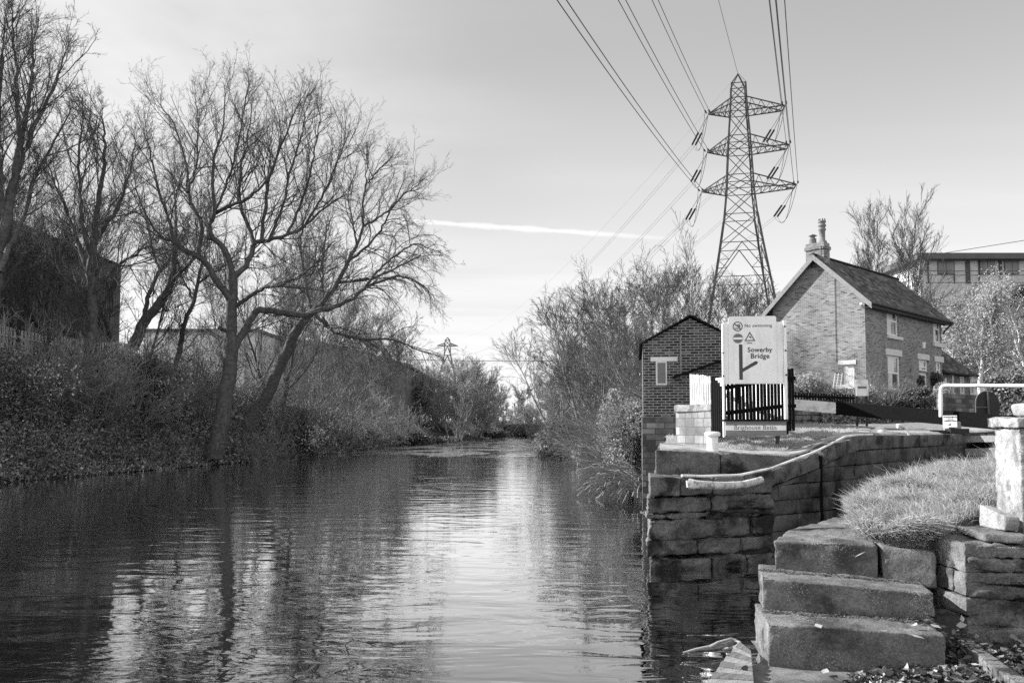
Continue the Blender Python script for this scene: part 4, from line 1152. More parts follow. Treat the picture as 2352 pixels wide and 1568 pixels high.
# ------------------------------------------------------------------ brick hut by the water
HD = 22.0
h0, h1 = at(1478, 1000, HD), at(1700, 1000, HD - .40)
hut = empty('brick_hut', (h0.x, h0.y, 0), 0, 'small dark brick hut with a stone tiled gable roof rising from the water', 'hut')
hx, hn = Vector((h1.x - h0.x, h1.y - h0.y, 0)), None
Wd = hx.length; hx.normalize(); hb_ = Vector((-hx.y, hx.x, 0)); LEN = 5.0
def hp(a, b, z): v = Vector((h0.x, h0.y, 0)) + hx * a + hb_ * b; return (v.x, v.y, z)
ze, zr = at(1478, 790, HD).z, at(1587, 733, HD).z
zl = at(1478, 958, HD).z
ze2 = ze + .05
mb = MB()
mb.add([hp(0, 0, zl), hp(Wd, 0, zl), hp(Wd, 0, ze2), hp(Wd / 2, 0, zr), hp(0, 0, ze), hp(0, LEN, zl), hp(Wd, LEN, zl), hp(Wd, LEN, ze2), hp(Wd / 2, LEN, zr), hp(0, LEN, ze)],
       [(0, 1, 2, 3, 4), (9, 8, 7, 6, 5), (0, 4, 9, 5), (1, 6, 7, 2), (4, 3, 8, 9), (3, 2, 7, 8)])
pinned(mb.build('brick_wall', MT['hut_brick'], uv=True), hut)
mb = MB(); mb.hexa([hp(-.04, -.04, -.4), hp(Wd, -.04, -.4), hp(Wd, LEN, -.4), hp(-.04, LEN, -.4), hp(-.03, -.03, zl - .003), hp(Wd, -.03, zl - .003), hp(Wd, LEN, zl - .003), hp(-.03, LEN, zl - .003)])
pinned(mb.build('stone_base', MT['hut_stone'], uv=True), hut)
for sgn, e in ((-1, ze), (1, ze2)):
    rk = Rock(); nrows = 9
    for k in range(nrows):
        t0, t1 = k / nrows, (k + 1.25) / nrows
        edge_x = -.10 if sgn < 0 else Wd + .10
        ez = e - .07
        a0, a1 = edge_x + (Wd / 2 - edge_x) * t0, edge_x + (Wd / 2 - edge_x) * min(t1, 1.0)
        z0, z1 = ez + (zr + .03 - ez) * t0, ez + (zr + .03 - ez) * min(t1, 1.0)
        if sgn > 0: a0, a1, z0, z1 = a1, a0, z1, z0
        jj = random.Random(k + 20 * (sgn > 0)).uniform(-.03, .03)
        up = .035
        rk.block([hp(a0, -.13 + jj, z0 + .02), hp(a1, -.13 + jj, z1 + .02), hp(a1, LEN + .1, z1 + .02), hp(a0, LEN + .1, z0 + .02), hp(a0, -.13 + jj, z0 + .05 + up * (sgn < 0)), hp(a1, -.13 + jj, z1 + .05 + up * (sgn > 0)), hp(a1, LEN + .1, z1 + .05 + up * (sgn > 0)), hp(a0, LEN + .1, z0 + .05 + up * (sgn < 0))], .01, .01, 4, .2)
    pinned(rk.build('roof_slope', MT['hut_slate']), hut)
def on_hut(u, v):
    p = hit(u, v, (h0.x, h0.y, 0), -hb_); return (p - Vector((h0.x, h0.y, 0))).dot(hx), p.z
def hbox(name, u0, v0, u1, v1, b0, b1, m, par=None, bevel=0):
    a0, z1 = on_hut(u0, v0); a1, z0 = on_hut(u1, v1)
    mb = MB(); mb.hexa([hp(a0, b0, z0), hp(a1, b0, z0), hp(a1, b1, z0), hp(a0, b1, z0), hp(a0, b0, z1), hp(a1, b0, z1), hp(a1, b1, z1), hp(a0, b1, z1)])
    return pinned(mb.build(name, m, bevel=bevel), par or hut)
hw = hbox('window', 1506, 829, 1532, 884, -.012, .03, MT['lintel'])
hbox('pane', 1510, 833, 1529, 880, -.016, .0, MT['ink_mid'])
hbox('lintel', 1494, 820, 1556, 829, -.02, .03, MT['lintel'])
hbox('sill', 1497, 885, 1543, 890, -.05, .03, MT['stone'])
hbox('timber_upright', 1561, 772, 1566, 870, -.02, .02, MT['sign_wood'])
for (uu0, vv0, uu1, vv1) in ((1545, 868, 1670, 825),):
    a0, z0 = on_hut(uu0, vv0); a1, z1 = on_hut(uu1, vv1)
    mb = MB(); mb.bar(hp(a0, -.35, z0), hp(a1, -.35, z1), .08, .06); mb.bar(hp(a0 + .02, -.03, z0), hp(a0 + .02, -.35, z0 - .02), .05, .05)
    mb.hexa([hp(a0, -.33, z0 - .01), hp(a1, -.33, z1 - .01), hp(a1, -.001, z1 - .01), hp(a0, -.001, z0 - .01), hp(a0, -.33, z0 + .02), hp(a1, -.33, z1 + .02), hp(a1, -.001, z1 + .02), hp(a0, -.001, z0 + .02)])
    pinned(mb.build('lean_to_verge', MT['black_wood']), hut)

# ------------------------------------------------------------------ the brick house
P0 = Vector((16.94, 38.0, 0)); gx = Vector((-.69, .72, 0)).normalized(); sx_ = Vector((.744, .669, 0)).normalized()
GW, SL = 4.75, 9.5
zb_h, zeh = 3.2, 8.40
zrh = at(1880, 592, 39.7).z
house = empty('brick_house', (P0.x, P0.y, zb_h), 0, 'two storey brick lock keeper house with slate roof and a tall chimney', 'house')
def HP(a, b, z): v = P0 + sx_ * a + gx * b; return (v.x, v.y, z)     # a along the side wall, b along the gable
slope = (zrh - zeh) / (GW / 2)
def roofslab(name, b_out, b_in, a0, a1, thick, m, lift=.02, uv=True):
    z_o, z_i = zeh + slope * (b_out if b_out < GW / 2 else GW - b_out), zeh + slope * (b_in if b_in <= GW / 2 else GW - b_in)
    mb = MB(); c = [HP(a0, b_out, z_o + lift), HP(a1, b_out, z_o + lift), HP(a1, b_in, z_i + lift), HP(a0, b_in, z_i + lift),
                    HP(a0, b_out, z_o + lift + thick), HP(a1, b_out, z_o + lift + thick), HP(a1, b_in, z_i + lift + thick), HP(a0, b_in, z_i + lift + thick)]
    mb.hexa(c); return pinned(mb.build(name, m, uv=uv), house)
roofslab('roof', -.42, GW / 2, -.28, SL + .35, .10, MT['slate'])
roofslab('roof', GW + .42, GW / 2, -.28, SL + .35, .10, MT['slate'])
# ridge tiles
mb = MB(); mb.tube([HP(a, GW / 2, zrh + .13) for a in np.linspace(-.25, SL + .33, 20)], .09, 8); pinned(mb.build('ridge_tiles', MT['slate']), house)
# barge boards on the near gable
for s_ in (0, 1):
    b_o, b_i = (-.46, GW / 2) if s_ == 0 else (GW + .46, GW / 2)
    z_o, z_i = zeh - slope * .46, zrh
    mb = MB(); lo = -.16
    mb.hexa([HP(-.33, b_o, z_o + lo), HP(-.285, b_o, z_o + lo), HP(-.285, b_i, z_i + lo), HP(-.33, b_i, z_i + lo), HP(-.33, b_o, z_o + .13), HP(-.285, b_o, z_o + .13), HP(-.285, b_i, z_i + .13), HP(-.33, b_i, z_i + .13)])
    pinned(mb.build('barge_board', MT['barge']), house)
# gutter and fascia under the long eave
mb = MB(); z_o = zeh - slope * .42
mb.tube([HP(-.28, -.50, z_o + .05), HP(SL + .36, -.50, z_o + .0)], .065, 8); pinned(mb.build('gutter', MT['black']), house)
mb = MB(); mb.hexa([HP(-.25, -.43, z_o - .12), HP(SL + .3, -.43, z_o - .12), HP(SL + .3, -.40, z_o - .12), HP(-.25, -.40, z_o - .12), HP(-.25, -.43, z_o + .02), HP(SL + .3, -.43, z_o + .02), HP(SL + .3, -.40, z_o + .02), HP(-.25, -.40, z_o + .02)])
mb.hexa([HP(-.25, -.40, z_o - .12), HP(SL + .3, -.40, z_o - .12), HP(SL + .3, -.0, z_o - .12), HP(-.25, -.0, z_o - .12), HP(-.25, -.40, z_o - .09), HP(SL + .3, -.40, z_o - .09), HP(SL + .3, -.0, z_o - .09), HP(-.25, -.0, z_o - .09)])
pinned(mb.build('soffit', MT['fascia']), house)
mb = MB(); mb.tube([HP(SL + .33, -.5, z_o), HP(SL + .25, -.1, z_o - .45), HP(SL + .1, -.07, z_o - .6)], .05, 7); mb.tube([HP(.0, GW + .3, zeh - .2), HP(-.07, GW + .05, zeh - .5), HP(-.07, GW - .12, zb_h)], .045, 7)
pinned(mb.build('downpipe', MT['black']), house)
mb = MB(); mb.tube([HP(-.02, GW * .30, zeh + 1.3), HP(-.02, GW * .30, zb_h + 2.2)], .010, 5); pinned(mb.build('cable', MT['black']), house)
# chimney
ch = MB(); ch.hexa([HP(.0, GW / 2 - .42, zrh - .5), HP(.62, GW / 2 - .42, zrh - .5), HP(.62, GW / 2 + .52, zrh - .5), HP(.0, GW / 2 + .52, zrh - .5), HP(.0, GW / 2 - .42, zrh + .75), HP(.62, GW / 2 - .42, zrh + .75), HP(.62, GW / 2 + .52, zrh + .75), HP(.0, GW / 2 + .52, zrh + .75)])
ch.hexa([HP(-.05, GW / 2 - .47, zrh + .42), HP(.67, GW / 2 - .47, zrh + .42), HP(.67, GW / 2 + .57, zrh + .42), HP(-.05, GW / 2 + .57, zrh + .42), HP(-.05, GW / 2 - .47, zrh + .58), HP(.67, GW / 2 - .47, zrh + .58), HP(.67, GW / 2 + .57, zrh + .58), HP(-.05, GW / 2 + .57, zrh + .58)])
chim = pinned(ch.build('chimney', MT['house_brick'], uv=True), house)
c = HP(.31, GW / 2 - .2, zrh + .75)
tall = MB().lathe([(.24, 0), (.20, .12), (.145, .16), (.145, .62), (.19, .66), (.19, .72), (.16, .76), (.16, .84), (.2, .87), (.2, .93), (.16, .96), (.16, 1.04), (.2, 1.07), (.19, 1.14), (.10, 1.16)], c, 14)
for k in range(7):
    a = 2 * math.pi * k / 7; tall.box((c[0] + .15 * math.cos(a) - .025, c[1] + .15 * math.sin(a) - .025, c[2] + 1.14), (c[0] + .15 * math.cos(a) + .025, c[1] + .15 * math.sin(a) + .025, c[2] + 1.24))
pinned(tall.build('chimney_pot', MT['pot']), house)
c = HP(.31, GW / 2 + .3, zrh + .75)
sm_ = MB().lathe([(.20, 0), (.17, .25), (.19, .30), (.15, .32)], c, 14).lathe([(.12, .30), (.12, .44), (.22, .46), (.02, .56)], c, 14)
pinned(sm_.build('chimney_pot', MT['pot']), house)
# television aerial
mb = MB(); c = Vector(HP(-.1, GW / 2 - .35, zrh - .2)); mb.tube([c + Vector((0, 0, -.3)), c + Vector((0, 0, .75))], .02, 5)
mb.tube([c + Vector((-.1, -.2, .6)), c + Vector((.1, .25, .6))], .012, 5)
for k in range(6): mb.tube([c + Vector((-.35, 0, .05 + k * .13)), c + Vector((.35, .02, .08 + k * .13))], .011, 4)
pinned(mb.build('aerial', MT['iron']), house)

def cw(cx, cy): return ((1850 + cx / 2.851) * .9408, (500 + cy / 2.851) * .9408)
def side(cx, cy, org=P0, ax=sx_, nr=-gx):
    u, v = cw(cx, cy); p = hit(u, v, org, nr); return (p - org).dot(ax), p.z
def gab(cx, cy):
    u, v = cw(cx, cy); p = hit(u, v, P0, -sx_); return (p - P0).dot(gx), p.z
REC = .13
side_holes, gable_holes = [], []
for c0, c1 in (((885, 697), (966, 918)), ((1183, 766), (1240, 966)), ((892, 1045), (980, 1290)), ((1203, 1094), (1243, 1205)), ((1094, 1076), (1156, 1160)), ((1096, 1163), (1156, 1295))):
    p_, q_0 = side(*c0), side(*c1); side_holes.append((p_[0], q_0[1], q_0[0], p_[1]))
p_, q_0 = gab(672, 1110), gab(595, 1250); gable_holes.append((p_[0], q_0[1], q_0[0], p_[1]))
def holed(mb, P2, w, z0, z1, holes):
    """P2(t, z, d): point on the wall, d metres inside"""
    xs_ = sorted({0.0, w} | {h[0] for h in holes} | {h[2] for h in holes}); zs_ = sorted({z0, z1} | {h[1] for h in holes} | {h[3] for h in holes})
    for i in range(len(xs_) - 1):
        for k in range(len(zs_) - 1):
            cx_, cz_ = (xs_[i] + xs_[i + 1]) / 2, (zs_[k] + zs_[k + 1]) / 2
            if any(h[0] < cx_ < h[2] and h[1] < cz_ < h[3] for h in holes): continue
            mb.add([P2(xs_[i], zs_[k], 0), P2(xs_[i + 1], zs_[k], 0), P2(xs_[i + 1], zs_[k + 1], 0), P2(xs_[i], zs_[k + 1], 0)], [(0, 1, 2, 3)])
    for (a_, b_, c_, d_) in holes:
        r_ = [(a_, b_), (c_, b_), (c_, d_), (a_, d_)]
        for (x0_, z0_), (x1_, z1_) in zip(r_, r_[1:] + r_[:1]):
            mb.add([P2(x0_, z0_, 0), P2(x1_, z1_, 0), P2(x1_, z1_, REC + .05), P2(x0_, z0_, REC + .05)], [(0, 1, 2, 3)])
mb = MB()
holed(mb, lambda t, z, d: HP(t, d, z), SL, zb_h, zeh, side_holes)
holed(mb, lambda t, z, d: HP(d, t, z), GW, zb_h, zeh, gable_holes)
mb.add([HP(0, 0, zeh), HP(0, GW, zeh), HP(0, GW / 2, zrh)], [(0, 2, 1)])
mb.add([HP(SL, 0, zb_h), HP(SL, GW, zb_h), HP(SL, GW, zeh), HP(SL, GW / 2, zrh), HP(SL, 0, zeh), HP(0, GW, zb_h), HP(0, GW, zeh)], [(0, 1, 2, 3, 4), (5, 1, 2, 6)])
pinned(mb.build('wall', MT['house_brick'], uv=True), house)
def sbox(name, a0, z0, a1, z1, d0, d1, m, par=None, bevel=0):
    """box on the side wall: d is distance in front of the wall"""
    mb = MB(); mb.hexa([HP(a0, -d1, z0), HP(a1, -d1, z0), HP(a1, -d0, z0), HP(a0, -d0, z0), HP(a0, -d1, z1), HP(a1, -d1, z1), HP(a1, -d0, z1), HP(a0, -d0, z1)])
    return pinned(mb.build(name, m, bevel=bevel), par or house)
def gbox(name, b0, z0, b1, z1, d0, d1, m, par=None):
    mb = MB(); mb.hexa([HP(-d1, b1, z0), HP(-d1, b0, z0), HP(-d0, b0, z0), HP(-d0, b1, z0), HP(-d1, b1, z1), HP(-d1, b0, z1), HP(-d0, b0, z1), HP(-d0, b1, z1)])
    return pinned(mb.build(name, m), par or house)
def sub(parent_part, o): 
    mi = o.matrix_parent_inverse.copy(); o.parent = parent_part; o.matrix_parent_inverse = Matrix.Identity(4); return o
def window(bx, quad, lintel=None, sill=None, sash=.5, lm=None, fw=.08, name='window', inset=True):
    """quad = a0,z0,a1,z1 in wall metres; recessed look: dark reveal strip on the far side, frame, two panes"""
    a0, z0, a1, z1 = quad
    B0 = bx
    if inset:
        bx = lambda nm, p0, y0, p1, y1, d0, d1, m: B0(nm, p0, y0, p1, y1, d0 - REC, d1 - REC, m)
    fr = bx(name, a0, z0, a1, z1, -.04, .0, MT['curtain'])
    zs = z0 + (z1 - z0) * sash
    parts = [bx('frame', a0, z0, a0 + fw, z1, .012, .05, MT['window_frame']), bx('frame', a1 - fw, z0, a1, z1, .012, .05, MT['window_frame']),
             bx('frame', a0 + fw, z1 - fw, a1 - fw, z1, .012, .048, MT['window_frame']), bx('frame', a0 + fw, z0, a1 - fw, z0 + fw, .012, .048, MT['window_frame']),
             bx('frame', a0 + fw, zs - fw / 2, a1 - fw, zs + fw / 2, .012, .046, MT['window_frame']),
             bx('pane', a0 + fw, z0 + fw, a1 - fw, zs - fw / 2, .012, .020, MT['glass']), bx('pane', a0 + fw, zs + fw / 2, a1 - fw, z1 - fw, .012, .024, MT['glass'])]
    parts += [bx('blind', a0 + fw, zs + fw / 2, a0 + fw + (a1 - a0 - 2 * fw) * .66, z1 - fw, .012, .030, MT['blind']), bx('blind', a0 + fw, z0 + fw, a0 + fw + (a1 - a0 - 2 * fw) * .5, zs - fw / 2, .012, .026, MT['blind'])]
    for o in parts: sub(fr, o)
    return fr
def W_side(c0, c1, l=None, s=None, lm=None, sash=.5, name='window'):
    a0, z1 = side(*c0); a1, z0 = side(*c1); a1 += .14
    hq = min(side_holes, key=lambda h: abs(h[0] - a0) + abs(h[3] - z1)); a1 = hq[2]
    w = window(sbox, hq, sash=sash, name=name)
    if l:
        q0, y1 = side(*l[0]); q1, y0 = side(*l[1]); sbox('lintel', q0, z1 + .01, q1, y1, -.02, .03, lm or MT['lintel'])
    if s:
        q0, y1 = side(*s[0]); q1, y0 = side(*s[1]); sbox('sill', q0, y0, q1, z0 - .005, -.02, .09, MT['lintel'])
    return w
W_side((885, 697), (950, 918), ((875, 668), (970, 700)), ((887, 918), (983, 945)), MT['stone_wall'])
W_side((1183, 766), (1227, 966), ((1175, 742), (1243, 770)), ((1185, 966), (1259, 1000)), MT['stone_wall'])
W_side((892, 1045), (962, 1290), ((878, 998), (983, 1040)), None)
W_side((1203, 1094), (1230, 1205), ((1193, 1052), (1251, 1088)), ((1197, 1235), (1262, 1252)))
W_side((1094, 1076), (1138, 1160), ((1084, 1034), (1160, 1070)), None, sash=.35, name='door_light')
a0, z1 = side(1096, 1163); a1, z0 = side(1156, 1295); sbox('door', a0, z0, a1, z1, -REC - .02, -REC + .03, MT['window_frame'])
for cx, cy in ((815, 702), (1150, 783), (1040, 1152)):
    a, z = side(cx, cy); sbox('vent', a - .06, z - .05, a + .06, z + .05, -.01, .012, MT['black'])
a, z = side(1118, 980); 
mb = MB(); mb.hexa([HP(a - .10, -.10, z - .17), HP(a + .10, -.10, z - .17), HP(a + .10, -.0, z - .17), HP(a - .10, -.0, z - .17), HP(a - .15, -.12, z + .17), HP(a + .15, -.12, z + .17), HP(a + .15, -.0, z + .17), HP(a - .15, -.0, z + .17)])
pinned(mb.build('alarm_box', MT['white_clean'], bevel=.02), house)
b0g, z1 = gab(672, 1110); b1g, z0 = gab(595, 1250)
window(gbox, (b0g, z0, b1g, z1), sash=.5)
gbox('lintel', b0g - .1, z1 + .01, b1g + .2, z1 + .22, -.02, .03, MT['lintel'])
gbox('sill', b0g - .1, z0 - .22, b1g + .22, z0 - .005, -.02, .10, MT['lintel'])
mb = MB(); mb.tube([HP(-.3, .05, zeh - .32), HP(-.12, .1, zeh - .4)], .06, 8); pinned(mb.build('lamp', MT['white_clean']), house)

# side extension
ext = empty('house_extension', HP(SL, .6, 3.2), 0, 'low brick extension with a slate roof at the far end of the house', 'extension')
E0 = P0 + gx * .25
def EP(a, b, z): v = E0 + sx_ * a + gx * b; return (v.x, v.y, z)
eL, eW, ez, er = 14.45, 3.6, 5.22, 7.3
mb = MB(); mb.add([EP(SL, 0, 2.8), EP(eL, 0, 2.8), EP(eL, eW, 2.8), EP(SL, eW, 2.8), EP(SL, 0, ez), EP(eL, 0, ez), EP(eL, eW, ez), EP(SL, eW, ez), EP(SL, eW / 2, er), EP(eL - 1.8, eW / 2, er)],
                  [(0, 1, 5, 4), (1, 2, 6, 5), (2, 3, 7, 6), (3, 0, 4, 8, 7), (0, 3, 2, 1), (4, 5, 9, 8), (5, 6, 9), (6, 7, 8, 9)])
pinned(mb.build('wall', MT['house_brick'], uv=True), ext)
mb = MB(); o_ = .35; zz_ = ez - .0
mb.add([EP(SL, -o_, zz_), EP(eL + o_, -o_, zz_), EP(eL + o_, eW + o_, zz_), EP(SL, eW + o_, zz_), EP(SL, -o_, zz_ + .10), EP(eL + o_, -o_, zz_ + .10), EP(eL + o_, eW + o_, zz_ + .1), EP(SL, eW + o_, zz_ + .1), EP(SL, eW / 2, er + .25), EP(eL - 1.8, eW / 2, er + .25)],
       [(0, 1, 5, 4), (1, 2, 6, 5), (2, 3, 7, 6), (0, 3, 2, 1), (4, 5, 9, 8), (5, 6, 9), (6, 7, 8, 9)])
pinned(mb.build('roof', MT['slate'], uv=True), ext)
mb = MB(); mb.tube([EP(SL, -o_ - .05, zz_ + .03), EP(eL + o_, -o_ - .05, zz_ + .03)], .06, 7); pinned(mb.build('gutter', MT['black']), ext)
def ebox(name, a0, z0, a1, z1, d0, d1, m, par=None):
    mb = MB(); mb.hexa([EP(a0, -d1, z0), EP(a1, -d1, z0), EP(a1, -d0, z0), EP(a0, -d0, z0), EP(a0, -d1, z1), EP(a1, -d1, z1), EP(a1, -d0, z1), EP(a0, -d0, z1)])
    return pinned(mb.build(name, m), par or ext)
for c0, c1 in (((1300, 1185), (1313, 1305)), ((1350, 1196), (1378, 1315)), ((1414, 1205), (1442, 1322))):
    a0, z1 = side(c0[0], c0[1], E0); a1, z0 = side(c1[0], c1[1], E0)
    window(ebox, (max(a0, SL + .02), z0, a1, z1), fw=.09, inset=False)
    ebox('sill', max(a0, SL + .02) - .05, z0 - .15, a1 + .12, z0 - .01, -.01, .08, MT['lintel'])
#PART4
# ------------------------------------------------------------------ other buildings
def boxbuild(name, loc_label, cat, x0, y0, x1, y1, z0, z1, m, group=None):
    o = empty(name, (x0, y0, z0), 0, loc_label, cat, group)
    pinned(MB().box((x0, y0, z0), (x1, y1, z1)).build('wall', m, uv=True), o); return o
wh = boxbuild('warehouse', 'large dark corrugated warehouse behind the trees on the left bank', 'warehouse', -75, 30, -31.7, 64, 3.0, 15.2, MT['cladding'])
mb = MB(); mb.add([(-75.3, 29.7, 15.2), (-31.4, 29.7, 15.2), (-31.4, 64.3, 15.2), (-75.3, 64.3, 15.2), (-53, 29.7, 15.9), (-53, 64.3, 15.9)], [(0, 1, 4), (1, 2, 5, 4), (2, 3, 5), (3, 0, 4, 5), (3, 2, 1, 0)])
pinned(mb.build('roof', MT['cladding']), wh)
for k, yy_ in enumerate((44.0, 50.0, 56.0)):
    pinned(MB().box((-31.7, yy_, 6.6), (-31.62, yy_ + 1.4, 9.0)).build('window', MT['curtain']), wh)
sh = empty('industrial_shed', (-17.2, 132, 3), 0, 'grey industrial shed with a curved roof rising over the left bank trees', 'shed')
prof = [(-44, 0), (-17.2, 0), (-17.2, 9.4)] + [(-17.2 - 22 * t, 9.4 + 4.2 * math.sin(t * math.pi / 2 + .0)) for t in np.linspace(.06, 1, 10)] + [(-44, 13.6)]
prof = [(x, z + 3) for x, z in prof]
pinned(MB().prism(prof, 128, 150).build('wall', mat('shed_sheet', .12, .2, 2), uv=True), sh)
for k in range(5):
    pinned(MB().box((-19.5 - k * 4.2, 127.9, 4), (-19.3 - k * 4.2, 128.0, 12)).build('rib', MT['panel_dark']), sh)
mb = MB(); mb.box((-17.4, 128, 12.1), (-16.9, 150, 12.5)); pinned(mb.build('roof', MT['panel_dark']), sh)
lb = boxbuild('works_building', 'long low pale works building glimpsed between the left bank trunks', 'works', -52, 112, -36, 125, 4, 15.6, MT['panel'])
pinned(MB().box((-52.4, 111.6, 15.6), (-35.6, 125, 16.0)).build('roof', MT['panel_dark']), lb)
pinned(MB().box((-41.0, 111.2, 4), (-37.5, 115, 17.2)).build('stair_tower', MT['panel']), lb)
# palisade fence in front of the warehouse
pf = empty('palisade_fence', (-28.6, 36, 6), 0, 'grey steel palisade fence in front of the dark warehouse', 'fence')
mbp, k = MB(), 0
for yy_ in np.arange(36, 61, .34):
    z = float(height(np.array([-28.6]), np.array([yy_]))[0]); mbp.box((-28.62, yy_, z), (-28.58, yy_ + .15, z + 2.5))
q = pinned(mbp.build('pales', MT['panel']), pf); q['kind'] = 'stuff'
zf = float(height(np.array([-28.6]), np.array([48.]))[0])
for dz in (.5, 2.0): pinned(MB().box((-28.56, 36, zf + dz), (-28.5, 61, zf + dz + .08)).build('rail', MT['panel']), pf)
# pale piers of a footbridge far up the left bank
jt = empty('timber_jetty', (-19, 150, 0), 0, 'row of pale upright timber piles on the left bank before the far trees', 'piles')
for k in range(9):
    x = -19.6 + k * .78; pinned(MB().box((x, 150, 0), (x + .28, 150.3, 9.8 - k * .22)).build('pile', MT['panel']), jt)
pinned(MB().box((-20, 150.3, 9.6), (-12.6, 150.6, 10.2)).build('beam', MT['panel_dark']), jt)

# modern block on the hill
mo = empty('modern_flats', (38.6, 75, 6), 0, 'flat roofed modern apartment block on the hill at the right edge', 'apartment block')
pinned(MB().box((38.9, 75.3, 2), (78, 96, 18.0)).build('wall', MT['panel'], uv=True), mo)
pinned(MB().box((38.2, 74.2, 18.0), (78.5, 96.5, 18.55)).build('roof', MT['panel_dark']), mo)
pinned(MB().box((38.45, 74.4, 2), (38.95, 74.9, 18.0)).build('column', MT['lintel']), mo)
def mx(u): return (u - 1176) / 1829 * 75.2
def mz(v): return 2.2 + (980 - v) / 1829 * 75.2
for u0, u1 in ((2163, 2201), (2260, 2296), (2318, 2352)):
    f_ = pinned(MB().box((mx(u0), 75.22, mz(627)), (mx(u1), 75.3, mz(593))).build('window', MT['panel_dark']), mo)
    um = (u0 + u1) / 2
    for a, b in ((u0 + 1, um - .7), (um + .7, u1 - 1)):
        sub(f_, MB().box((mx(a), 75.19, mz(626)), (mx(b), 75.24, mz(594))).build('pane', MT['panel_glass']))
for u0, u1 in ((2228, 2238), (2200.5, 2202), (2140, 2142), (2258, 2259), (2305, 2312)):
    pinned(MB().box((mx(u0), 75.2, mz(648)), (mx(u1), 75.31, mz(592))).build('mullion', MT['panel_dark']), mo)
for v in (623, 633, 650):
    pinned(MB().box((38.6, 74.6, mz(v)), (76, 74.66, mz(v) + .06)).build('balcony_rail', MT['panel_dark']), mo)
for v in (700, 760, 820):
    pinned(MB().box((38.85, 75.1, mz(v)), (76, 75.32, mz(v) + .35)).build('floor_band', MT['lintel']), mo)
for yy_ in (78, 82, 86, 90):
    pinned(MB().box((38.82, yy_, 12.2), (38.92, yy_ + 1.8, 16.6)).build('window', MT['panel_dark']), mo)
# second house glimpsed behind the pale tree
h2 = boxbuild('hillside_house', 'pale house half hidden behind the leafy tree on the hill', 'house', 41, 66, 54, 73, 2, 12.2, MT['lintel'])
pinned(MB().prism([(40.5, 12.2), (54.5, 12.2), (52, 14.2), (43, 14.2)], 65.6, 73).build('roof', MT['slate']), h2)
for x in (43, 46.2, 49.4):
    pinned(MB().box((x, 65.9, 7.6), (x + 1.2, 66, 9.6)).build('window', MT['panel_dark']), h2)

# garden retaining wall below the house
gw = empty('garden_wall', (7.4, 24.7, 2.2), 0, 'low rubble garden wall between the lock lawn and the house', 'garden wall')
rk = Rock(); GWp = [(6.3, 23.8), (9, 26.0), (12, 28.0), (16, 29.0), (22, 29.5), (34, 29.9)]
masonry(rk, GWp, lambda s: 2.76, lambda s: 2.05, 4, .38, .3, rng, .02, .03, .02, .02, .09)
pinned(rk.build('rubble', MT['stone_wall']), gw)
mb = MB(); 
for a, b in zip(GWp[:-1], GWp[1:]): mb.hexa([(a[0], a[1] + .1, 1.9), (b[0], b[1] + .1, 1.9), (b[0], b[1] + .35, 1.9), (a[0], a[1] + .35, 1.9), (a[0], a[1] + .1, 2.72), (b[0], b[1] + .1, 2.72), (b[0], b[1] + .35, 2.72), (a[0], a[1] + .35, 2.72)])
pinned(mb.build('core', MT['mortar']), gw)
picket_fence('garden_fence', [(8.6, 26.0), (9.3, 26.5), (12.4, 28.5)], lambda s: 3.35, lambda s: 2.74, .15, .07, MT['black_wood'], 'dark low paling fence along the top of the garden wall', rails=(.3, .8))
# low brick wall and gate pier by the extension
bw = at(2163, 940, 27.5); bw2 = at(2245, 945, 29)
o = empty('brick_garden_wall', (bw.x, bw.y, 2.6), 0, 'low dark brick wall between the white handrail and the extension', 'garden wall')
mb = MB(); mb.hexa([(bw.x, bw.y, 2.5), (bw2.x, bw2.y, 2.5), (bw2.x, bw2.y + .3, 2.5), (bw.x, bw.y + .3, 2.5), (bw.x, bw.y, 3.35), (bw2.x, bw2.y, 3.35), (bw2.x, bw2.y + .3, 3.35), (bw.x, bw.y + .3, 3.35)])
pinned(mb.build('wall', MT['hut_stone'], uv=True), o)
# small notice on two dark posts
ip = at(1982, 972, 24.2); IS = FP / 24.2
ns = empty('notice_board', ip, R(-8), 'small faded notice on two dark posts in front of the house corner', 'sign')
MB().box((-14 / IS, -.03, 63 / IS), (13 / IS, .0, 100 / IS)).build('panel', MT['white'], ns)
MB().box((-10 / IS, -.034, 80 / IS), (9 / IS, -.029, 85 / IS)).build('stripe', MT['ink_mid'], ns)
for x in (-12 / IS, 9 / IS): MB().box((x - .03, 0, -.1), (x + .03, .06, 99 / IS)).build('post', MT['black'], ns)
# ladder shaped trellis leaning on the gable
t0, t1 = at(1913, 893, 37.2), at(1918, 857, 37.9)
tr = empty('garden_trellis', t0, 0, 'white ladder shaped trellis leaning beside the gable window', 'trellis')
mb = MB()
for dx in (0, .16, .34): mb.bar(t0 + Vector((dx, 0, 0)), t1 + Vector((dx * 1.0, 0, 0)), .03, .03)
for k in range(6):
    p = t0.lerp(t1, (k + .4) / 6); mb.bar(p, p + Vector((.34, 0, 0)), .025, .025)
pinned(mb.build('lattice', MT['white_clean']), tr)

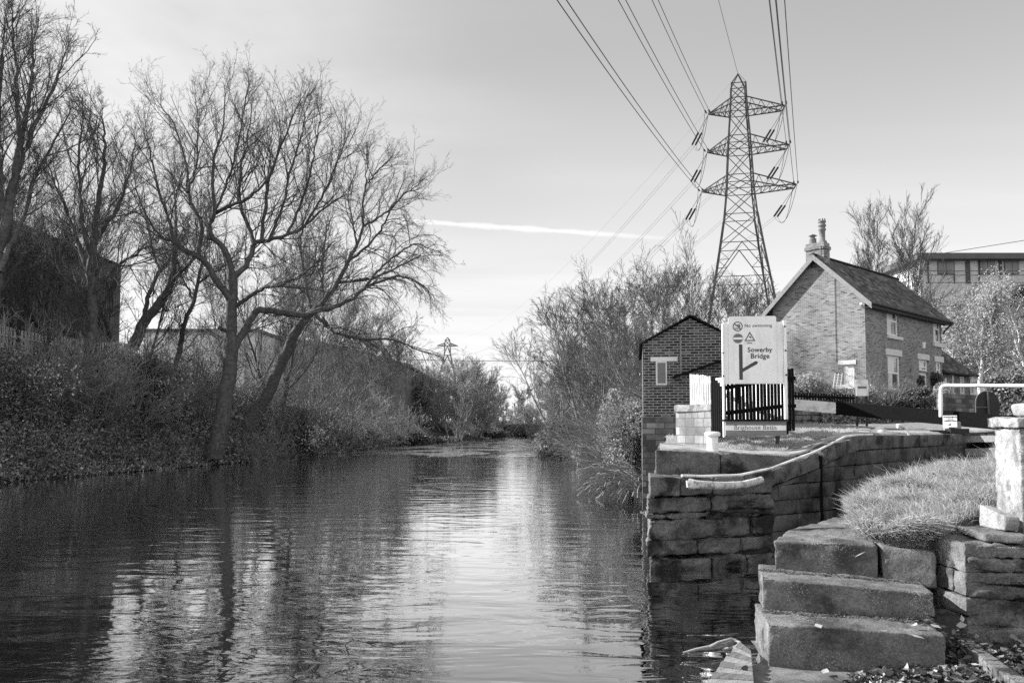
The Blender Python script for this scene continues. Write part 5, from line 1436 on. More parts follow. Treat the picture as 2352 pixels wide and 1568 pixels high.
# ------------------------------------------------------------------ pylons and lines
def pylon(name, base, rz, label, levels, arms, thick, m, detail=True):
    """levels: (z, half width); arms: (z_top, z_bot, left, right, endwidth)"""
    o = empty(name, base, rz, label, 'pylon', 'pylons')
    hw = lambda z: float(np.interp(z, [l[0] for l in levels], [l[1] for l in levels]))
    zs = [l[0] for l in levels]
    for sx2, sy2 in ((-1, -1), (1, -1), (1, 1), (-1, 1)):
        mb = MB()
        for a, b in zip(zs[:-1], zs[1:]):
            mb.bar((sx2 * hw(a), sy2 * hw(a), a), (sx2 * hw(b), sy2 * hw(b), b), thick * (1.25 if b < 30 else .85))
        mb.build('leg', m, o)
    top = zs[-1]; mb = MB(); ap = (0, 0, top + 1.5)
    for sx2, sy2 in ((-1, -1), (1, -1), (1, 1), (-1, 1)): mb.bar((sx2 * hw(top), sy2 * hw(top), top), ap, thick * .7)
    mb.build('peak', m, o)
    mb = MB(); t2 = thick * .42
    faces = [((-1, -1), (1, -1)), ((1, -1), (1, 1)), ((1, 1), (-1, 1)), ((-1, 1), (-1, -1))]
    def pt(c, z): return Vector((c[0] * hw(z), c[1] * hw(z), z))
    for a, b in zip(zs[:-1], zs[1:]):
        for c0, c1 in faces:
            p00, p10, p01, p11 = pt(c0, a), pt(c1, a), pt(c0, b), pt(c1, b)
            mb.bar(p01, p11, t2)
            if b - a > 4.0:
                mid = (p01 + p11) / 2
                mb.bar(p00, mid, t2 * 1.2); mb.bar(p10, mid, t2 * 1.2)
                q0, q1 = p00.lerp(mid, .5), p10.lerp(mid, .5)
                mb.bar(q0, p00.lerp(p01, .5), t2 * .8); mb.bar(q1, p10.lerp(p11, .5), t2 * .8)
                mb.bar(q0, p00.lerp(p01, .75), t2 * .7); mb.bar(q1, p10.lerp(p11, .75), t2 * .7)
                mb.bar(p00.lerp(mid, .25), p00.lerp(p01, .25), t2 * .7); mb.bar(p10.lerp(mid, .25), p10.lerp(p11, .25), t2 * .7)
            else:
                mb.bar(p00, p11, t2); mb.bar(p10, p01, t2)
    mb.build('bracing', m, o)
    for (zt, zb2, l, r_, ew) in arms:
        for s_, L, w in ((-1, l, .05), (1, r_, ew)):
            mb = MB(); tips = []
            for sy2 in (-1, 1):
                tip = Vector((s_ * L, sy2 * w, zb2 + .25)); tips.append(tip)
                rb = Vector((s_ * hw(zb2), sy2 * hw(zb2), zb2)); rt = Vector((s_ * hw(zt), sy2 * hw(zt), zt))
                mb.bar(rb, tip, t2 * 1.5); mb.bar(rt, tip, t2 * 1.5)
                n = 4
                for k in range(n):
                    a_, b_ = rb.lerp(tip, k / n), rt.lerp(tip, (k + .5) / n); c_ = rb.lerp(tip, (k + 1) / n)
                    mb.bar(a_, b_, t2 * .8); mb.bar(b_, c_, t2 * .8)
            rb0, rb1 = Vector((s_ * hw(zb2), -hw(zb2), zb2)), Vector((s_ * hw(zb2), hw(zb2), zb2))
            for k in range(5):
                a_, b_ = rb0.lerp(tips[0], k / 5), rb1.lerp(tips[1], k / 5); c_ = rb0.lerp(tips[0], (k + 1) / 5)
                mb.bar(a_, b_, t2 * .8); mb.bar(b_, c_, t2 * .8)
            mb.bar(tips[0], tips[1] + Vector((.001, 0, 0)), t2 * 1.5)
            mb.build('cross_arm', m, o)
    return o
PD, PX = 100.0, 29.0; pz = 1.5
lv = [(0, 6.3), (7.5, 5.1), (14.0, 4.05), (19.2, 3.2), (23.6, 2.5), (27.3, 1.95), (30.6, 1.62), (32.4, 1.55), (35.7, 1.38), (37.5, 1.28), (40.7, 1.05), (42.5, .95), (44.4, .88)]
arms = [(42.5, 40.7, 3.75, 5.5, .9), (37.5, 35.7, 3.95, 5.9, .9), (32.4, 30.6, 4.7, 6.7, .9)]
PR = R(-12)
pylon('lattice_pylon', (PX, PD, pz), PR, 'tall steel lattice pylon with three cross arms behind the brick house', lv, arms, .195, MT['steel'])
far = Vector((-34.2, 420, 2.0))
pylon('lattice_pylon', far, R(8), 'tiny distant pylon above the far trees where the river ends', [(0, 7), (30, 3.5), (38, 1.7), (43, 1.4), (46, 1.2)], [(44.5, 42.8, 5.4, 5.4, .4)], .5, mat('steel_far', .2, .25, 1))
cR, sR = math.cos(PR), math.sin(PR)
def ptip(x, y, z): return Vector((PX + x * cR - y * sR, PD + x * sR + y * cR, pz + z))
near_dir = Vector((-.375, -1, 0)); SPAN = 250
mem_near = []
for ai, (zt, zb2, l, r_, ew) in enumerate(arms):
    for s_, L, w in ((-1, l, .05), (1, r_, ew)):
        row = ('top', 'middle', 'lower')[ai]; sd = ('left', 'right')[s_ > 0]
        tn, tf = ptip(s_ * L, -w, zb2 + .25), ptip(s_ * L, w, zb2 + .25)
        nd_ = near_dir.normalized(); fd = (far + Vector((s_ * 5, 0, 42.8)) - tf); fd.z = 0; fd.normalize()
        perp_n, perp_f = Vector((-nd_.y, nd_.x, 0)) * .24, Vector((-fd.y, fd.x, 0)) * .24
        st = empty('insulator_strings', tn, 0, 'insulator strings and jumper loops at the %s %s arm tip of the big pylon' % (row, sd), 'insulators', 'insulators on the pylon')
        for sgn in (-1, 1):
            pinned(MB().tube([tn + perp_n * sgn + nd_ * .2 + Vector((0, 0, .1)), tn + perp_n * sgn + nd_ * 1.5 + Vector((0, 0, -.1))], .10, 7).build('insulator', MT['black']), st)
            f0_ = tf + fd * 2.6 + Vector((0, 0, -1.5)) + perp_f * sgn; f1_ = f0_ + fd * 1.9 + Vector((0, 0, -.9))
            mbi = MB(); mbi.tube([tf, f0_], .03, 4); mbi.tube([f0_, f1_], .13, 7); pinned(mbi.build('insulator', MT['black']), st)
            a_ = tn + perp_n * sgn + nd_ * 1.5; b_ = f1_
            cu_ = [a_.lerp(b_, t) + Vector((0, 0, -4 * 2.0 * t * (1 - t) - (0.6 * math.sin(math.pi * t)))) for t in np.linspace(0, 1, 12)]
            pinned(MB().tube(cu_, .03, 4, False).build('jumper', MT['wire']), st)
        # twin conductors towards and over the camera
        mb = MB()
        for sgn in (-1, 1):
            a_ = tn + perp_n * sgn + nd_ * 1.5 + Vector((0, 0, -.1))
            pts = [a_ + near_dir * (SPAN * t) + Vector((0, 0, -4 * 9.0 * t * (1 - t))) for t in np.linspace(0, 1, 60)]
            mb.tube(pts, .034, 5, False)
        t = .17 + .05 * ai
        a_ = tn + near_dir * (SPAN * t) + Vector((0, 0, -4 * 9 * t * (1 - t))) + nd_ * 1.5
        mb.tube([a_ + perp_n, a_ - perp_n], .05, 5)
        tag(mb.build('power_line', MT['wire']), 'twin power line running overhead from the %s arm of the big pylon, %s side' % (row, sd), 'power line', 'power lines overhead')
        mb = MB(); b_ = far + Vector((s_ * 5.2, 0, 42.8 - 7.0 * ai))
        for sgn in (-1, 1):
            a_ = tf + fd * 4.5 + Vector((0, 0, -2.4)) + perp_f * sgn; be = b_ + perp_f * sgn
            pts = [a_.lerp(be, t) + Vector((0, 0, -4 * 14 * t * (1 - t))) for t in np.linspace(0, 1, 50)]
            mb.tube(pts, .033, 4, False)
        tag(mb.build('power_line', MT['wire_far']), 'thin twin power line sagging from the %s arm, %s side, to the distant pylon' % (row, sd), 'power line', 'power lines to the far pylon')
pk = Vector((PX, PD, pz + 45.9))
tag(MB().tube([pk + near_dir * (SPAN * t) + Vector((0, 0, -28 * t * (1 - t))) for t in np.linspace(0, 1, 50)], .03, 4, False).build('earth_wire', MT['wire']), 'single earth wire rising from the peak of the big pylon', 'earth wire')
tag(MB().tube([pk.lerp(far + Vector((0, 0, 48)), t) + Vector((0, 0, -44 * t * (1 - t))) for t in np.linspace(0, 1, 40)], .022, 4, False).build('earth_wire', MT['wire_far']), 'faint single earth wire running to the distant pylon', 'earth wire')
a_, b_ = Vector((-30, 122, 12.9)), Vector((34, 116, 12.4))
tag(MB().tube([a_.lerp(b_, t) + Vector((0, 0, -2.4 * t * (1 - t))) for t in np.linspace(0, 1, 30)], .045, 5).build('river_cable', MT['wire']), 'dark level cable strung across the river between the tree tops', 'cable')
a_, b_ = Vector((38.4, 70, 17.6)), Vector((60, 60, 20.5))
tag(MB().tube([a_, a_.lerp(b_, .5) + Vector((0, 0, -.4)), b_], .03, 4).build('service_wire', MT['wire']), 'thin wire slanting up from the roof of the modern block', 'cable')
#PART5
# ------------------------------------------------------------------ vegetation tools
def nrm(v): return v / np.maximum(np.linalg.norm(v, axis=-1, keepdims=True), 1e-9)

def spawn(Pp, Rp, per, rg, tmin=.25, ang=.7, length=.5, S=4, up=.05, wig=.15, rr=.6, rmin=.004, absL=None, taper=.45, fall=.5, counts=None, out=None, droop=0.0):
    """children of every parent polyline, all at once"""
    Nn, S0 = Pp.shape[0], Pp.shape[1] - 1
    plenv = np.linalg.norm(np.diff(Pp, axis=1), axis=2).sum(1)
    c = np.full(Nn, per) if counts is None else counts
    idx = np.repeat(np.arange(Nn), c); n = len(idx)
    order = np.concatenate([(np.arange(k) + rg.random(k)) / max(k, 1) for k in c]) if n else np.zeros(0)
    t = tmin + (1 - tmin) * order
    g = t * S0; i = np.minimum(g.astype(int), S0 - 1); f = (g - i)[:, None]
    pos = Pp[idx, i] * (1 - f) + Pp[idx, i + 1] * f
    tan = nrm(Pp[idx, i + 1] - Pp[idx, i])
    rv = rg.normal(size=(n, 3)); u = nrm(np.cross(tan, rv))
    if out is not None: u = nrm(u + np.array(out)[None] * .4)
    a = (ang * rg.uniform(.65, 1.35, n))[:, None]
    d = nrm(tan * np.cos(a) + u * np.sin(a))
    L = (plenv[idx] * length if absL is None else absL) * (1 - fall * t) * rg.uniform(.6, 1.3, n)
    r0 = np.minimum((Rp[idx, i] * (1 - f[:, 0]) + Rp[idx, i + 1] * f[:, 0]) * rr, L * .0085 + rmin * 1.1)
    P = np.empty((n, S + 1, 3)); P[:, 0] = pos
    for k in range(S):
        d = nrm(d + rg.normal(size=(n, 3)) * wig + np.array([0, 0, up - droop * k]))
        P[:, k + 1] = P[:, k] + d * (L / S)[:, None]
    tt = np.linspace(0, 1, S + 1)[None]
    Rr = np.maximum(r0[:, None] * (1 - (1 - taper) * tt), rmin)
    return P, Rr

def tubes(P, Rr, k):
    n, S1 = P.shape[:2]
    T = np.empty_like(P); T[:, 1:-1] = P[:, 2:] - P[:, :-2]; T[:, 0] = P[:, 1] - P[:, 0]; T[:, -1] = P[:, -1] - P[:, -2]; T = nrm(T)
    ref = np.where(np.abs(T[:, :1, 2:3]) > .9, np.array([[[1., 0, 0]]]), np.array([[[0.1, 0.2, 1.]]]))
    a = nrm(np.cross(T, np.broadcast_to(ref, T.shape))); b = np.cross(T, a)
    th = 2 * np.pi * np.arange(k) / k
    V = P[:, :, None] + (a[:, :, None] * np.cos(th)[None, None, :, None] + b[:, :, None] * np.sin(th)[None, None, :, None]) * Rr[:, :, None, None]
    base = (np.arange(n) * S1 * k)[:, None, None] + (np.arange(S1 - 1) * k)[None, :, None]
    j = np.arange(k)[None, None]; j2 = (np.arange(k) + 1) % k; j2 = j2[None, None]
    F = np.stack([base + j, base + j2, base + k + j2, base + k + j], -1).reshape(-1, 4)
    return V.reshape(-1, 3), F

def join(parts):
    Vs, Fs, o = [], [], 0
    for V, F in parts:
        Vs.append(V); Fs.append(F + o); o += len(V)
    return np.concatenate(Vs), np.concatenate(Fs)

def smooth_line(pts, S):
    """resample a list of 3d points with a Catmull-Rom curve"""
    p = np.array([tuple(q) for q in pts], float); p = np.concatenate([[2 * p[0] - p[1]], p, [2 * p[-1] - p[-2]]])
    m = len(p) - 3; out = []
    for g in np.linspace(0, m - 1e-6, S + 1):
        i = int(g); t = g - i; a, b, c, d = p[i:i + 4]
        out.append(.5 * ((2 * b) + (-a + c) * t + (2 * a - 5 * b + 4 * c - d) * t * t + (-a + 3 * b - 3 * c + d) * t ** 3))
    return np.array(out)

def leaves(C, size, rg, up=.5, flat=1.0, aspect=.6, jitter=.3):
    """folded diamond leaves at the points C"""
    n = len(C); size = size * rg.uniform(1 - jitter, 1 + jitter, n)[:, None]
    nn_ = nrm(rg.normal(size=(n, 3)) + np.array([0, 0, up])); a = nrm(np.cross(nn_, rg.normal(size=(n, 3)))); b = np.cross(nn_, a)
    V = np.stack([C - a * size, C + b * size * aspect + nn_ * size * .15, C + a * size, C - b * size * aspect + nn_ * size * .15], 1).reshape(-1, 3)
    i = np.arange(n)[:, None] * 4
    return V, np.concatenate([i + np.array([[0, 1, 3]]), i + np.array([[1, 2, 3]])]).astype(int)

def blob_points(n, c, r, rg, shell=.45, clump=10):
    """points filling an uneven crown made of several clumps"""
    c = np.array(c); r = np.array(r)
    cc = nrm(rg.normal(size=(clump, 3))) * rg.uniform(.15, .78, clump)[:, None]; cr = rg.uniform(.25, .5, clump)
    k = rg.integers(0, clump, n)
    p = cc[k] + nrm(rg.normal(size=(n, 3))) * (cr[k] * rg.uniform(0, 1, n) ** shell)[:, None]
    return c + p * r

def auto_tree(name, label, seed, loc, H, stems=1, spread=.35, trunk_r=None, l1=14, l2=9, l3=6, m_trunk='bark', m_twig='twig', up=.10, first=.25, ang=.75, rmin=.006, wig=.1, base_spread=.4, leafy=None, scale_len=.34, l4=0, lean=(0, 0)):
    rg = np.random.default_rng(seed); tr = trunk_r or H * .018
    o = empty(name, loc, 0, label, 'tree')
    P = np.empty((stems, 9, 3)); Rr = np.empty((stems, 9))
    for s_ in range(stems):
        a = 2 * np.pi * (s_ + rg.random() * .6) / stems
        d = nrm(np.array([math.cos(a) * spread * (stems > 1) + lean[0], math.sin(a) * spread * (stems > 1) + lean[1], 1.0]))
        p = np.array([math.cos(a), math.sin(a), 0]) * base_spread * (stems > 1) * rg.uniform(.4, 1); p[2] = -.3
        h = H * rg.uniform(.68, .8)
        for k in range(9):
            P[s_, k] = p; d = nrm(d + rg.normal(size=3) * wig * .6 + np.array([0, 0, .06])); p = p + d * h / 8
        Rr[s_] = tr * (1 if stems == 1 else .62) * np.linspace(1.15, .18, 9) ** 1.0
    parts = [tubes(P, Rr, 8)]
    P1, R1 = spawn(P, Rr, l1, rg, first, ang, scale_len * 1.05, 6, up, wig, .55, rmin * 1.6, fall=.32)
    Pt, Rt = spawn(P[:, -3:], Rr[:, -3:], 4, rg, .5, .45, 0, 6, up, wig, .8, rmin * 1.6, absL=H * .26, fall=.1)
    P1, R1 = np.concatenate([P1, Pt]), np.concatenate([R1, Rt])
    P2, R2 = spawn(P1, R1, l2, rg, .18, ang * .85, .48, 4, up * .8, wig * 1.2, .6, rmin * 1.2, fall=.4)
    tw, r3 = spawn(P2, R2, l3, rg, .15, ang * .8, .55, 3, up * .7, wig * 1.4, .65, rmin, fall=.3)
    V, F = join(parts + [tubes(P1, R1, 5)]); np_mesh('trunk', V, F, MT[m_trunk], o, True)
    g = [tubes(P2, R2, 3), tubes(tw, r3, 3)]
    if l4:
        t4, r4 = spawn(tw, r3, l4, rg, .2, ang * .7, .6, 2, up * .5, wig * 1.5, .7, rmin * .8, fall=.2); g.append(tubes(t4, r4, 3))
    V, F = join(g); np_mesh('crown', V, F, MT[m_twig], o, True)
    if leafy:
        ends = tw[rg.integers(0, len(tw), leafy[0]), rg.integers(1, 4, leafy[0])] + rg.normal(size=(leafy[0], 3)) * leafy[2]
        V, F = leaves(ends, leafy[1], rg); np_mesh('leaves', V, F, MT[leafy[3]], o)
    return o

def traced_tree(name, label, seed, D, limbs, base_r, dens=2.0, l1len=2.6, l2=6, l3=5, l4=0, up=.05, m_trunk='bark', m_twig='twig', rmin=.007, droop_limbs=(), w1=.13, lmin=.12):
    """limbs: list of (pixel polyline, start radius, end radius, depth offset at the end)"""
    rg = np.random.default_rng(seed)
    b = at(limbs[0][0][0][0], limbs[0][0][0][1], D); o = empty(name, b, 0, label, 'tree')
    S = 22; P, Rr, cnt = [], [], []
    for (px_, ra, rb, dz0, dz1) in limbs:
        n = len(px_)
        pts = [at(u, v, D + dz0 + (dz1 - dz0) * i / (n - 1)) for i, (u, v) in enumerate(px_)]
        q = smooth_line(pts, S); q = q - np.array(b)
        q[1:-1] += rg.normal(size=(S - 1, 3)) * .03
        P.append(q); Rr.append(np.linspace(ra, rb, S + 1))
        cnt.append(0 if rb > .2 else int(round(np.linalg.norm(np.diff(q, axis=0), axis=1).sum() * dens)))
    P, Rr, cnt = np.array(P), np.array(Rr), np.array(cnt)
    dr = np.array([i in droop_limbs for i in range(len(P))])
    g1, g2 = [], []
    cnt = np.round(cnt * .84).astype(int)
    for mask, u_, dp in ((~dr, up, 0.0), (dr, .0, .06)):
        if not mask.any(): continue
        P1, R1 = spawn(P[mask], Rr[mask], 0, rg, lmin, .68, 0, 7, u_, w1, .55, rmin * 1.5, absL=l1len, counts=cnt[mask], fall=.35, droop=dp)
        # the limb tips go on as shoots
        tips = P[mask][:, -2:]; Pt, Rt = spawn(tips, np.full((len(tips), 2), .03), 2, rg, .9, .35, 0, 6, u_ * 1.5, w1, 1, rmin * 1.5, absL=l1len * .6, droop=dp)
        for Pa, Ra in ((P1, R1), (Pt, Rt)):
            g1.append(tubes(Pa, Ra, 4))
            P2, R2 = spawn(Pa, Ra, l2, rg, .1, .6, .5, 4, u_ * .8, .14, .65, rmin * 1.15, fall=.35, droop=dp)
            P3_, R3 = spawn(P2, R2, l3, rg, .15, .65, .55, 3, u_ * .6, .2, .7, rmin, fall=.25, droop=dp)
            g2 += [tubes(P2, R2, 3), tubes(P3_, R3, 3)]
            if l4:
                P4, R4 = spawn(P3_, R3, l4, rg, .2, .6, .6, 2, u_ * .5, .22, .75, rmin * .85, droop=dp); g2.append(tubes(P4, R4, 3))
    V, F = join([tubes(P, Rr, 9)]); np_mesh('trunk', V, F, MT[m_trunk], o, True)
    V, F = join(g1); np_mesh('branches', V, F, MT[m_trunk], o, True)
    V, F = join(g2); np_mesh('crown', V, F, MT[m_twig], o, True)
    return o

# ------------------------------------------------------------------ the trees on the left bank
T1 = [
 ([(492, 1050), (505, 985), (520, 900), (528, 850), (534, 795), (531, 760), (533, 700), (533, 628)], .50, .27, 0, 0),
 ([(533, 700), (516, 668), (495, 640), (475, 605), (454, 588), (420, 573), (399, 554)], .22, .13, 0, -1.5),
 ([(399, 554), (385, 500), (365, 440), (350, 370), (330, 300)], .11, .03, -1.5, -3),
 ([(399, 554), (372, 545), (350, 520), (325, 470), (312, 430)], .09, .03, -1.5, -4),
 ([(454, 588), (462, 517), (445, 483), (433, 441), (428, 378), (403, 294), (368, 240)], .14, .03, -.5, 1.5),
 ([(433, 441), (450, 380), (455, 300), (450, 230)], .09, .03, 0, 2),
 ([(533, 628), (521, 585), (505, 560), (485, 542), (481, 517), (492, 491), (489, 441), (489, 378), (500, 336), (512, 294), (517, 215)], .2, .03, 0, -1.5),
 ([(492, 491), (521, 475), (550, 466), (584, 445), (613, 412), (632, 370), (645, 310)], .12, .03, 0, -2.5),
 ([(533, 640), (550, 622), (571, 601), (584, 563), (590, 556), (617, 552), (659, 540), (700, 520), (745, 478), (790, 450)], .21, .04, 0, 2),
 ([(584, 563), (571, 517), (550, 462), (554, 378), (567, 328), (578, 240)], .14, .03, .5, 3),
 ([(601, 550), (609, 462), (622, 399), (640, 350), (668, 280), (690, 230)], .12, .03, .5, -2),
 ([(538, 800), (550, 775), (575, 735), (592, 714), (624, 714), (662, 720), (700, 724), (726, 714)], .24, .16, 0, 1.0),
 ([(726, 714), (770, 703), (807, 687), (834, 666), (867, 650), (910, 636), (953, 645), (985, 670)], .15, .03, 1.0, 2),
 ([(834, 666), (870, 620), (905, 590), (950, 560), (985, 570)], .09, .03, 1.4, 1),
 ([(545, 702), (580, 676), (610, 660), (640, 655), (680, 640), (720, 610), (760, 560)], .12, .03, 0, -3),
 ([(528, 760), (512, 757), (503, 750)], .12, .10, 0, -.4),
 ([(659, 540), (690, 470), (712, 400), (726, 330), (735, 265)], .09, .03, 1.5, 3),
 ([(700, 520), (745, 440), (775, 370), (795, 320)], .08, .03, 1.6, 0),
 ([(617, 552), (650, 470), (665, 400), (690, 320), (700, 260)], .09, .03, 1, -1),
 ([(481, 517), (520, 420), (545, 340), (560, 250), (570, 200)], .08, .03, -.5, 1),
]
traced_tree('sycamore_tree', 'big bare spreading tree leaning from the left bank with a forked trunk', 5, 46.0, T1, .5, dens=2.6, l1len=3.6, l2=6, l3=4, l4=3, up=.10, rmin=.0048, droop_limbs=(12, 13))
T2 = [
 ([(560, 1000), (590, 940), (618, 903), (661, 800), (690, 745), (715, 718)], .42, .26, 0, 0),
 ([(715, 718), (743, 692), (775, 649), (800, 600), (820, 560), (834, 520)], .2, .08, 0, 0),
 ([(834, 520), (834, 471), (840, 420), (845, 370)], .08, .03, 0, -1),
 ([(800, 600), (850, 560), (880, 520), (905, 470), (925, 420)], .10, .03, 0, 2),
 ([(820, 560), (808, 500), (800, 450), (815, 400)], .07, .03, 0, 3),
 ([(834, 520), (885, 490), (925, 450), (960, 425)], .08, .03, 0, 1),
 ([(845, 420), (870, 390), (890, 370)], .06, .03, -.5, -1),
 ([(726, 724), (753, 752), (780, 768), (834, 779), (899, 779), (953, 800), (985, 812)], .12, .03, 0, -2),
 ([(743, 730), (760, 760), (775, 790), (790, 796)], .08, .04, 0, -3),
 ([(775, 649), (850, 640), (900, 620), (940, 600), (965, 585)], .10, .03, 0, 1),
 ([(715, 718), (700, 640), (690, 570), (700, 500), (720, 450)], .12, .03, 0, 4),
 ([(743, 692), (740, 620), (745, 560), (760, 500)], .10, .03, 0, 5),
]
traced_tree('leaning_tree', 'bare tree leaning right over the river with drooping outer twigs', 8, 52.0, T2, .4, dens=2.7, l1len=3.6, l2=6, l3=4, l4=3, up=.06, rmin=.0048, droop_limbs=(3, 7, 8, 9))
T3 = [
 ([(305, 800), (331, 740), (363, 701), (390, 654), (398, 611), (400, 565), (405, 500)], .42, .10, 0, 0),
 ([(405, 500), (400, 440), (390, 380)], .10, .03, 0, 1),
 ([(322, 752), (335, 710), (345, 668), (366, 623), (394, 590), (400, 560)], .18, .10, 0, 2),
 ([(390, 654), (415, 625), (440, 600), (452, 560), (450, 500)], .16, .05, 0, -2),
 ([(366, 623), (350, 570), (335, 500), (330, 430)], .10, .03, 1, 3),
]
traced_tree('bank_tree', 'bare tree with a thick leaning trunk behind the big spreading tree', 12, 58.0, T3, .4, dens=2.6, l1len=3.4, l2=6, l3=4, l4=3, up=.10, rmin=.007)
T4 = [
 ([(195, 890), (207, 800), (212, 720), (208, 640), (214, 560), (222, 490)], .32, .16, 0, 0),
 ([(222, 490), (235, 400), (240, 330), (235, 260)], .14, .03, 0, -1),
 ([(208, 640), (180, 560), (160, 500), (130, 430), (110, 380)], .14, .03, 0, 2),
 ([(214, 560), (255, 500), (285, 440), (300, 380), (310, 330)], .12, .03, 0, 2),
 ([(212, 600), (190, 520), (185, 430), (180, 350), (190, 280)], .12, .03, 0, -3),
 ([(210, 680), (260, 620), (300, 590), (350, 560)], .10, .03, 0, -2),
 ([(207, 700), (150, 640), (100, 600), (60, 570)], .10, .03, 0, -2),
]
traced_tree('bank_tree', 'straight dark bare tree in front of the dark warehouse', 15, 40.0, T4, .32, dens=3.4, l1len=3.2, l2=6, l3=4, l4=3, up=.10, rmin=.0055)
T5 = [
 ([(-30, 800), (-10, 660), (12, 520), (28, 430), (45, 340)], .34, .16, 0, 0),
 ([(45, 340), (62, 250), (75, 160), (72, 60)], .14, .03, 0, 1),
 ([(12, 520), (0, 400), (-5, 280), (5, 150), (10, 50)], .16, .03, 0, -2),
 ([(28, 430), (60, 340), (95, 260), (130, 190), (150, 120)], .14, .03, 0, 2),
 ([(-2, 625), (25, 560), (60, 480), (85, 400), (120, 330), (160, 260)], .14, .03, -1, 3),
 ([(-10, 660), (-40, 500), (-50, 350), (-30, 200)], .14, .03, 0, 3),
 ([(45, 340), (40, 240), (35, 140), (30, 40)], .12, .03, 0, -2),
]
traced_tree('bank_tree', 'tall bare tree cut by the left edge of the picture', 21, 36.0, T5, .34, dens=3.0, l1len=3.2, l2=6, l3=4, l4=3, up=.11, rmin=.0055)
T6 = [
 ([(398, 880), (412, 800), (425, 740), (446, 690), (455, 640), (470, 590)], .22, .10, 0, 0),
 ([(470, 590), (478, 530), (470, 470)], .09, .03, 0, 1),
 ([(446, 690), (420, 640), (405, 600), (395, 560)], .09, .03, 0, 2),
 ([(455, 650), (500, 620), (540, 600), (580, 590)], .09, .03, 0, -1),
]
traced_tree('bank_tree', 'slender bare tree standing just left of the big forked trunk', 25, 62.0, T6, .2, dens=2.2, l1len=3.0, l2=6, l3=5, l4=2, up=.08, rmin=.011)

def base_of(u, D, fn=height):
    x = (u - 1176) / FP * D; return Vector((x, D, float(fn(np.array([x]), np.array([float(D)]))[0])))
# thinner trees filling the left bank
gen = [
 (60, 46, 400, 3, 30, 'bare tree close before the dark warehouse near the left edge'),
 # u, D, top v, stems, seed, label
 (640, 66, 520, 3, 31, 'many stemmed bare tree on the left bank behind the leaning trunk'),
 (560, 72, 560, 2, 32, 'pale twiggy tree seen through the fork of the big tree'),
 (130, 52, 420, 2, 33, 'bare tree in front of the warehouse wall, left of the straight dark tree'),
 (300, 60, 470, 2, 34, 'bare tree at the right hand corner of the dark warehouse'),
 (720, 84, 640, 3, 35, 'low spreading bare tree before the curved shed roof'),
 (800, 92, 690, 3, 36, 'grey bushy tree hiding the lower half of the curved shed'),
 (870, 104, 740, 4, 37, 'grey bushy tree at the river end of the curved shed'),
]
for (u, D, tv, st, sd, lab) in gen:
    b = base_of(u, D); H = 2.2 + (980 - tv) * D / FP - b.z
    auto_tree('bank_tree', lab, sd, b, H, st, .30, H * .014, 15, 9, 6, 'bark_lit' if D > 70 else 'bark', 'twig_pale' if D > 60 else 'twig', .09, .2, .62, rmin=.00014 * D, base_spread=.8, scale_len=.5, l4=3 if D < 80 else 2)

# right bank trees
genR = [
 (1285, 108, 735, 3, 41, .30, 'low spreading bare tree leaning over the river on the right bank'),
 (1350, 86, 650, 4, 42, .28, 'broad bare tree on the right bank, farthest down river of the tall ones'),
 (1405, 70, 618, 4, 43, .26, 'bare many stemmed tree with a bushy top over the right bank'),
 (1478, 60, 596, 4, 44, .22, 'tall bare many stemmed tree left of the brick hut'),
 (1560, 56, 590, 4, 45, .22, 'tall bare tree rising behind the roof ridge of the brick hut'),
 (1655, 66, 620, 3, 46, .22, 'bare tree between the hut and the legs of the pylon'),
 (1735, 72, 640, 3, 47, .22, 'bare tree seen through the legs of the pylon'),
 (1450, 44, 730, 5, 48, .20, 'cluster of thin pale stems beside the brick hut'),
]
for (u, D, tv, st, sd, spd, lab) in genR:
    b = base_of(u, D, garden); H = 2.2 + (980 - tv) * D / FP - b.z
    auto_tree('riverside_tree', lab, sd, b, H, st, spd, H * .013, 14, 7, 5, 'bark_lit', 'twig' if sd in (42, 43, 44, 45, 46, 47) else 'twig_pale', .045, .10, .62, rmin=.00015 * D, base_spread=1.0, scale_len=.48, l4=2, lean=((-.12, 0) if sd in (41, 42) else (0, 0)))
b = base_of(1597, 47, garden); H = 2.2 + (980 - 478) * 47 / FP - b.z
auto_tree('birch_tree', 'tall thin pale birch standing above the brick hut', 51, b, H, 1, .1, .10, 34, 6, 4, 'birch', 'twig', .14, .3, .75, rmin=.008, scale_len=.14, wig=.05)
b = base_of(1650, 52, garden)
auto_tree('birch_tree', 'second thinner birch just right of the tall pale one', 52, b, H * .86, 1, .1, .08, 26, 6, 4, 'birch', 'twig', .14, .3, .75, rmin=.008, scale_len=.14, wig=.06)
# bare tree behind the house and leafy trees on the hill
b = Vector((29.5, 62, 6.0)); auto_tree('bare_tree', 'bare branching tree rising behind the ridge of the brick house', 55, b, 13.6, 4, .34, .16, 16, 9, 6, 'bark_lit', 'twig', .10, .2, .5, rmin=.009, scale_len=.42, base_spread=.8, l4=2)
for (x, y, z, H, sd, lab) in ((30.5, 51, 3.6, 7.9, 61, 'pale limbed leafy tree on the slope right of the house'), (36.8, 56, 5.0, 9.2, 62, 'bright leafy tree at the right edge before the modern block'),
                              (34.2, 62, 6.0, 7.2, 63, 'leafy tree between the house eave and the modern block'), (43, 62, 6.5, 9.2, 64, 'leafy tree cut by the right edge of the picture')):
    auto_tree('leafy_tree', lab, sd, Vector((x, y, z)), H, 4, .42, .26, 12, 7, 5, 'lintel', 'twig_pale', .06, .25, .75, rmin=.012, scale_len=.42, base_spread=.5, wig=.16, leafy=(13000, .07, .3, 'leaf_bright'))
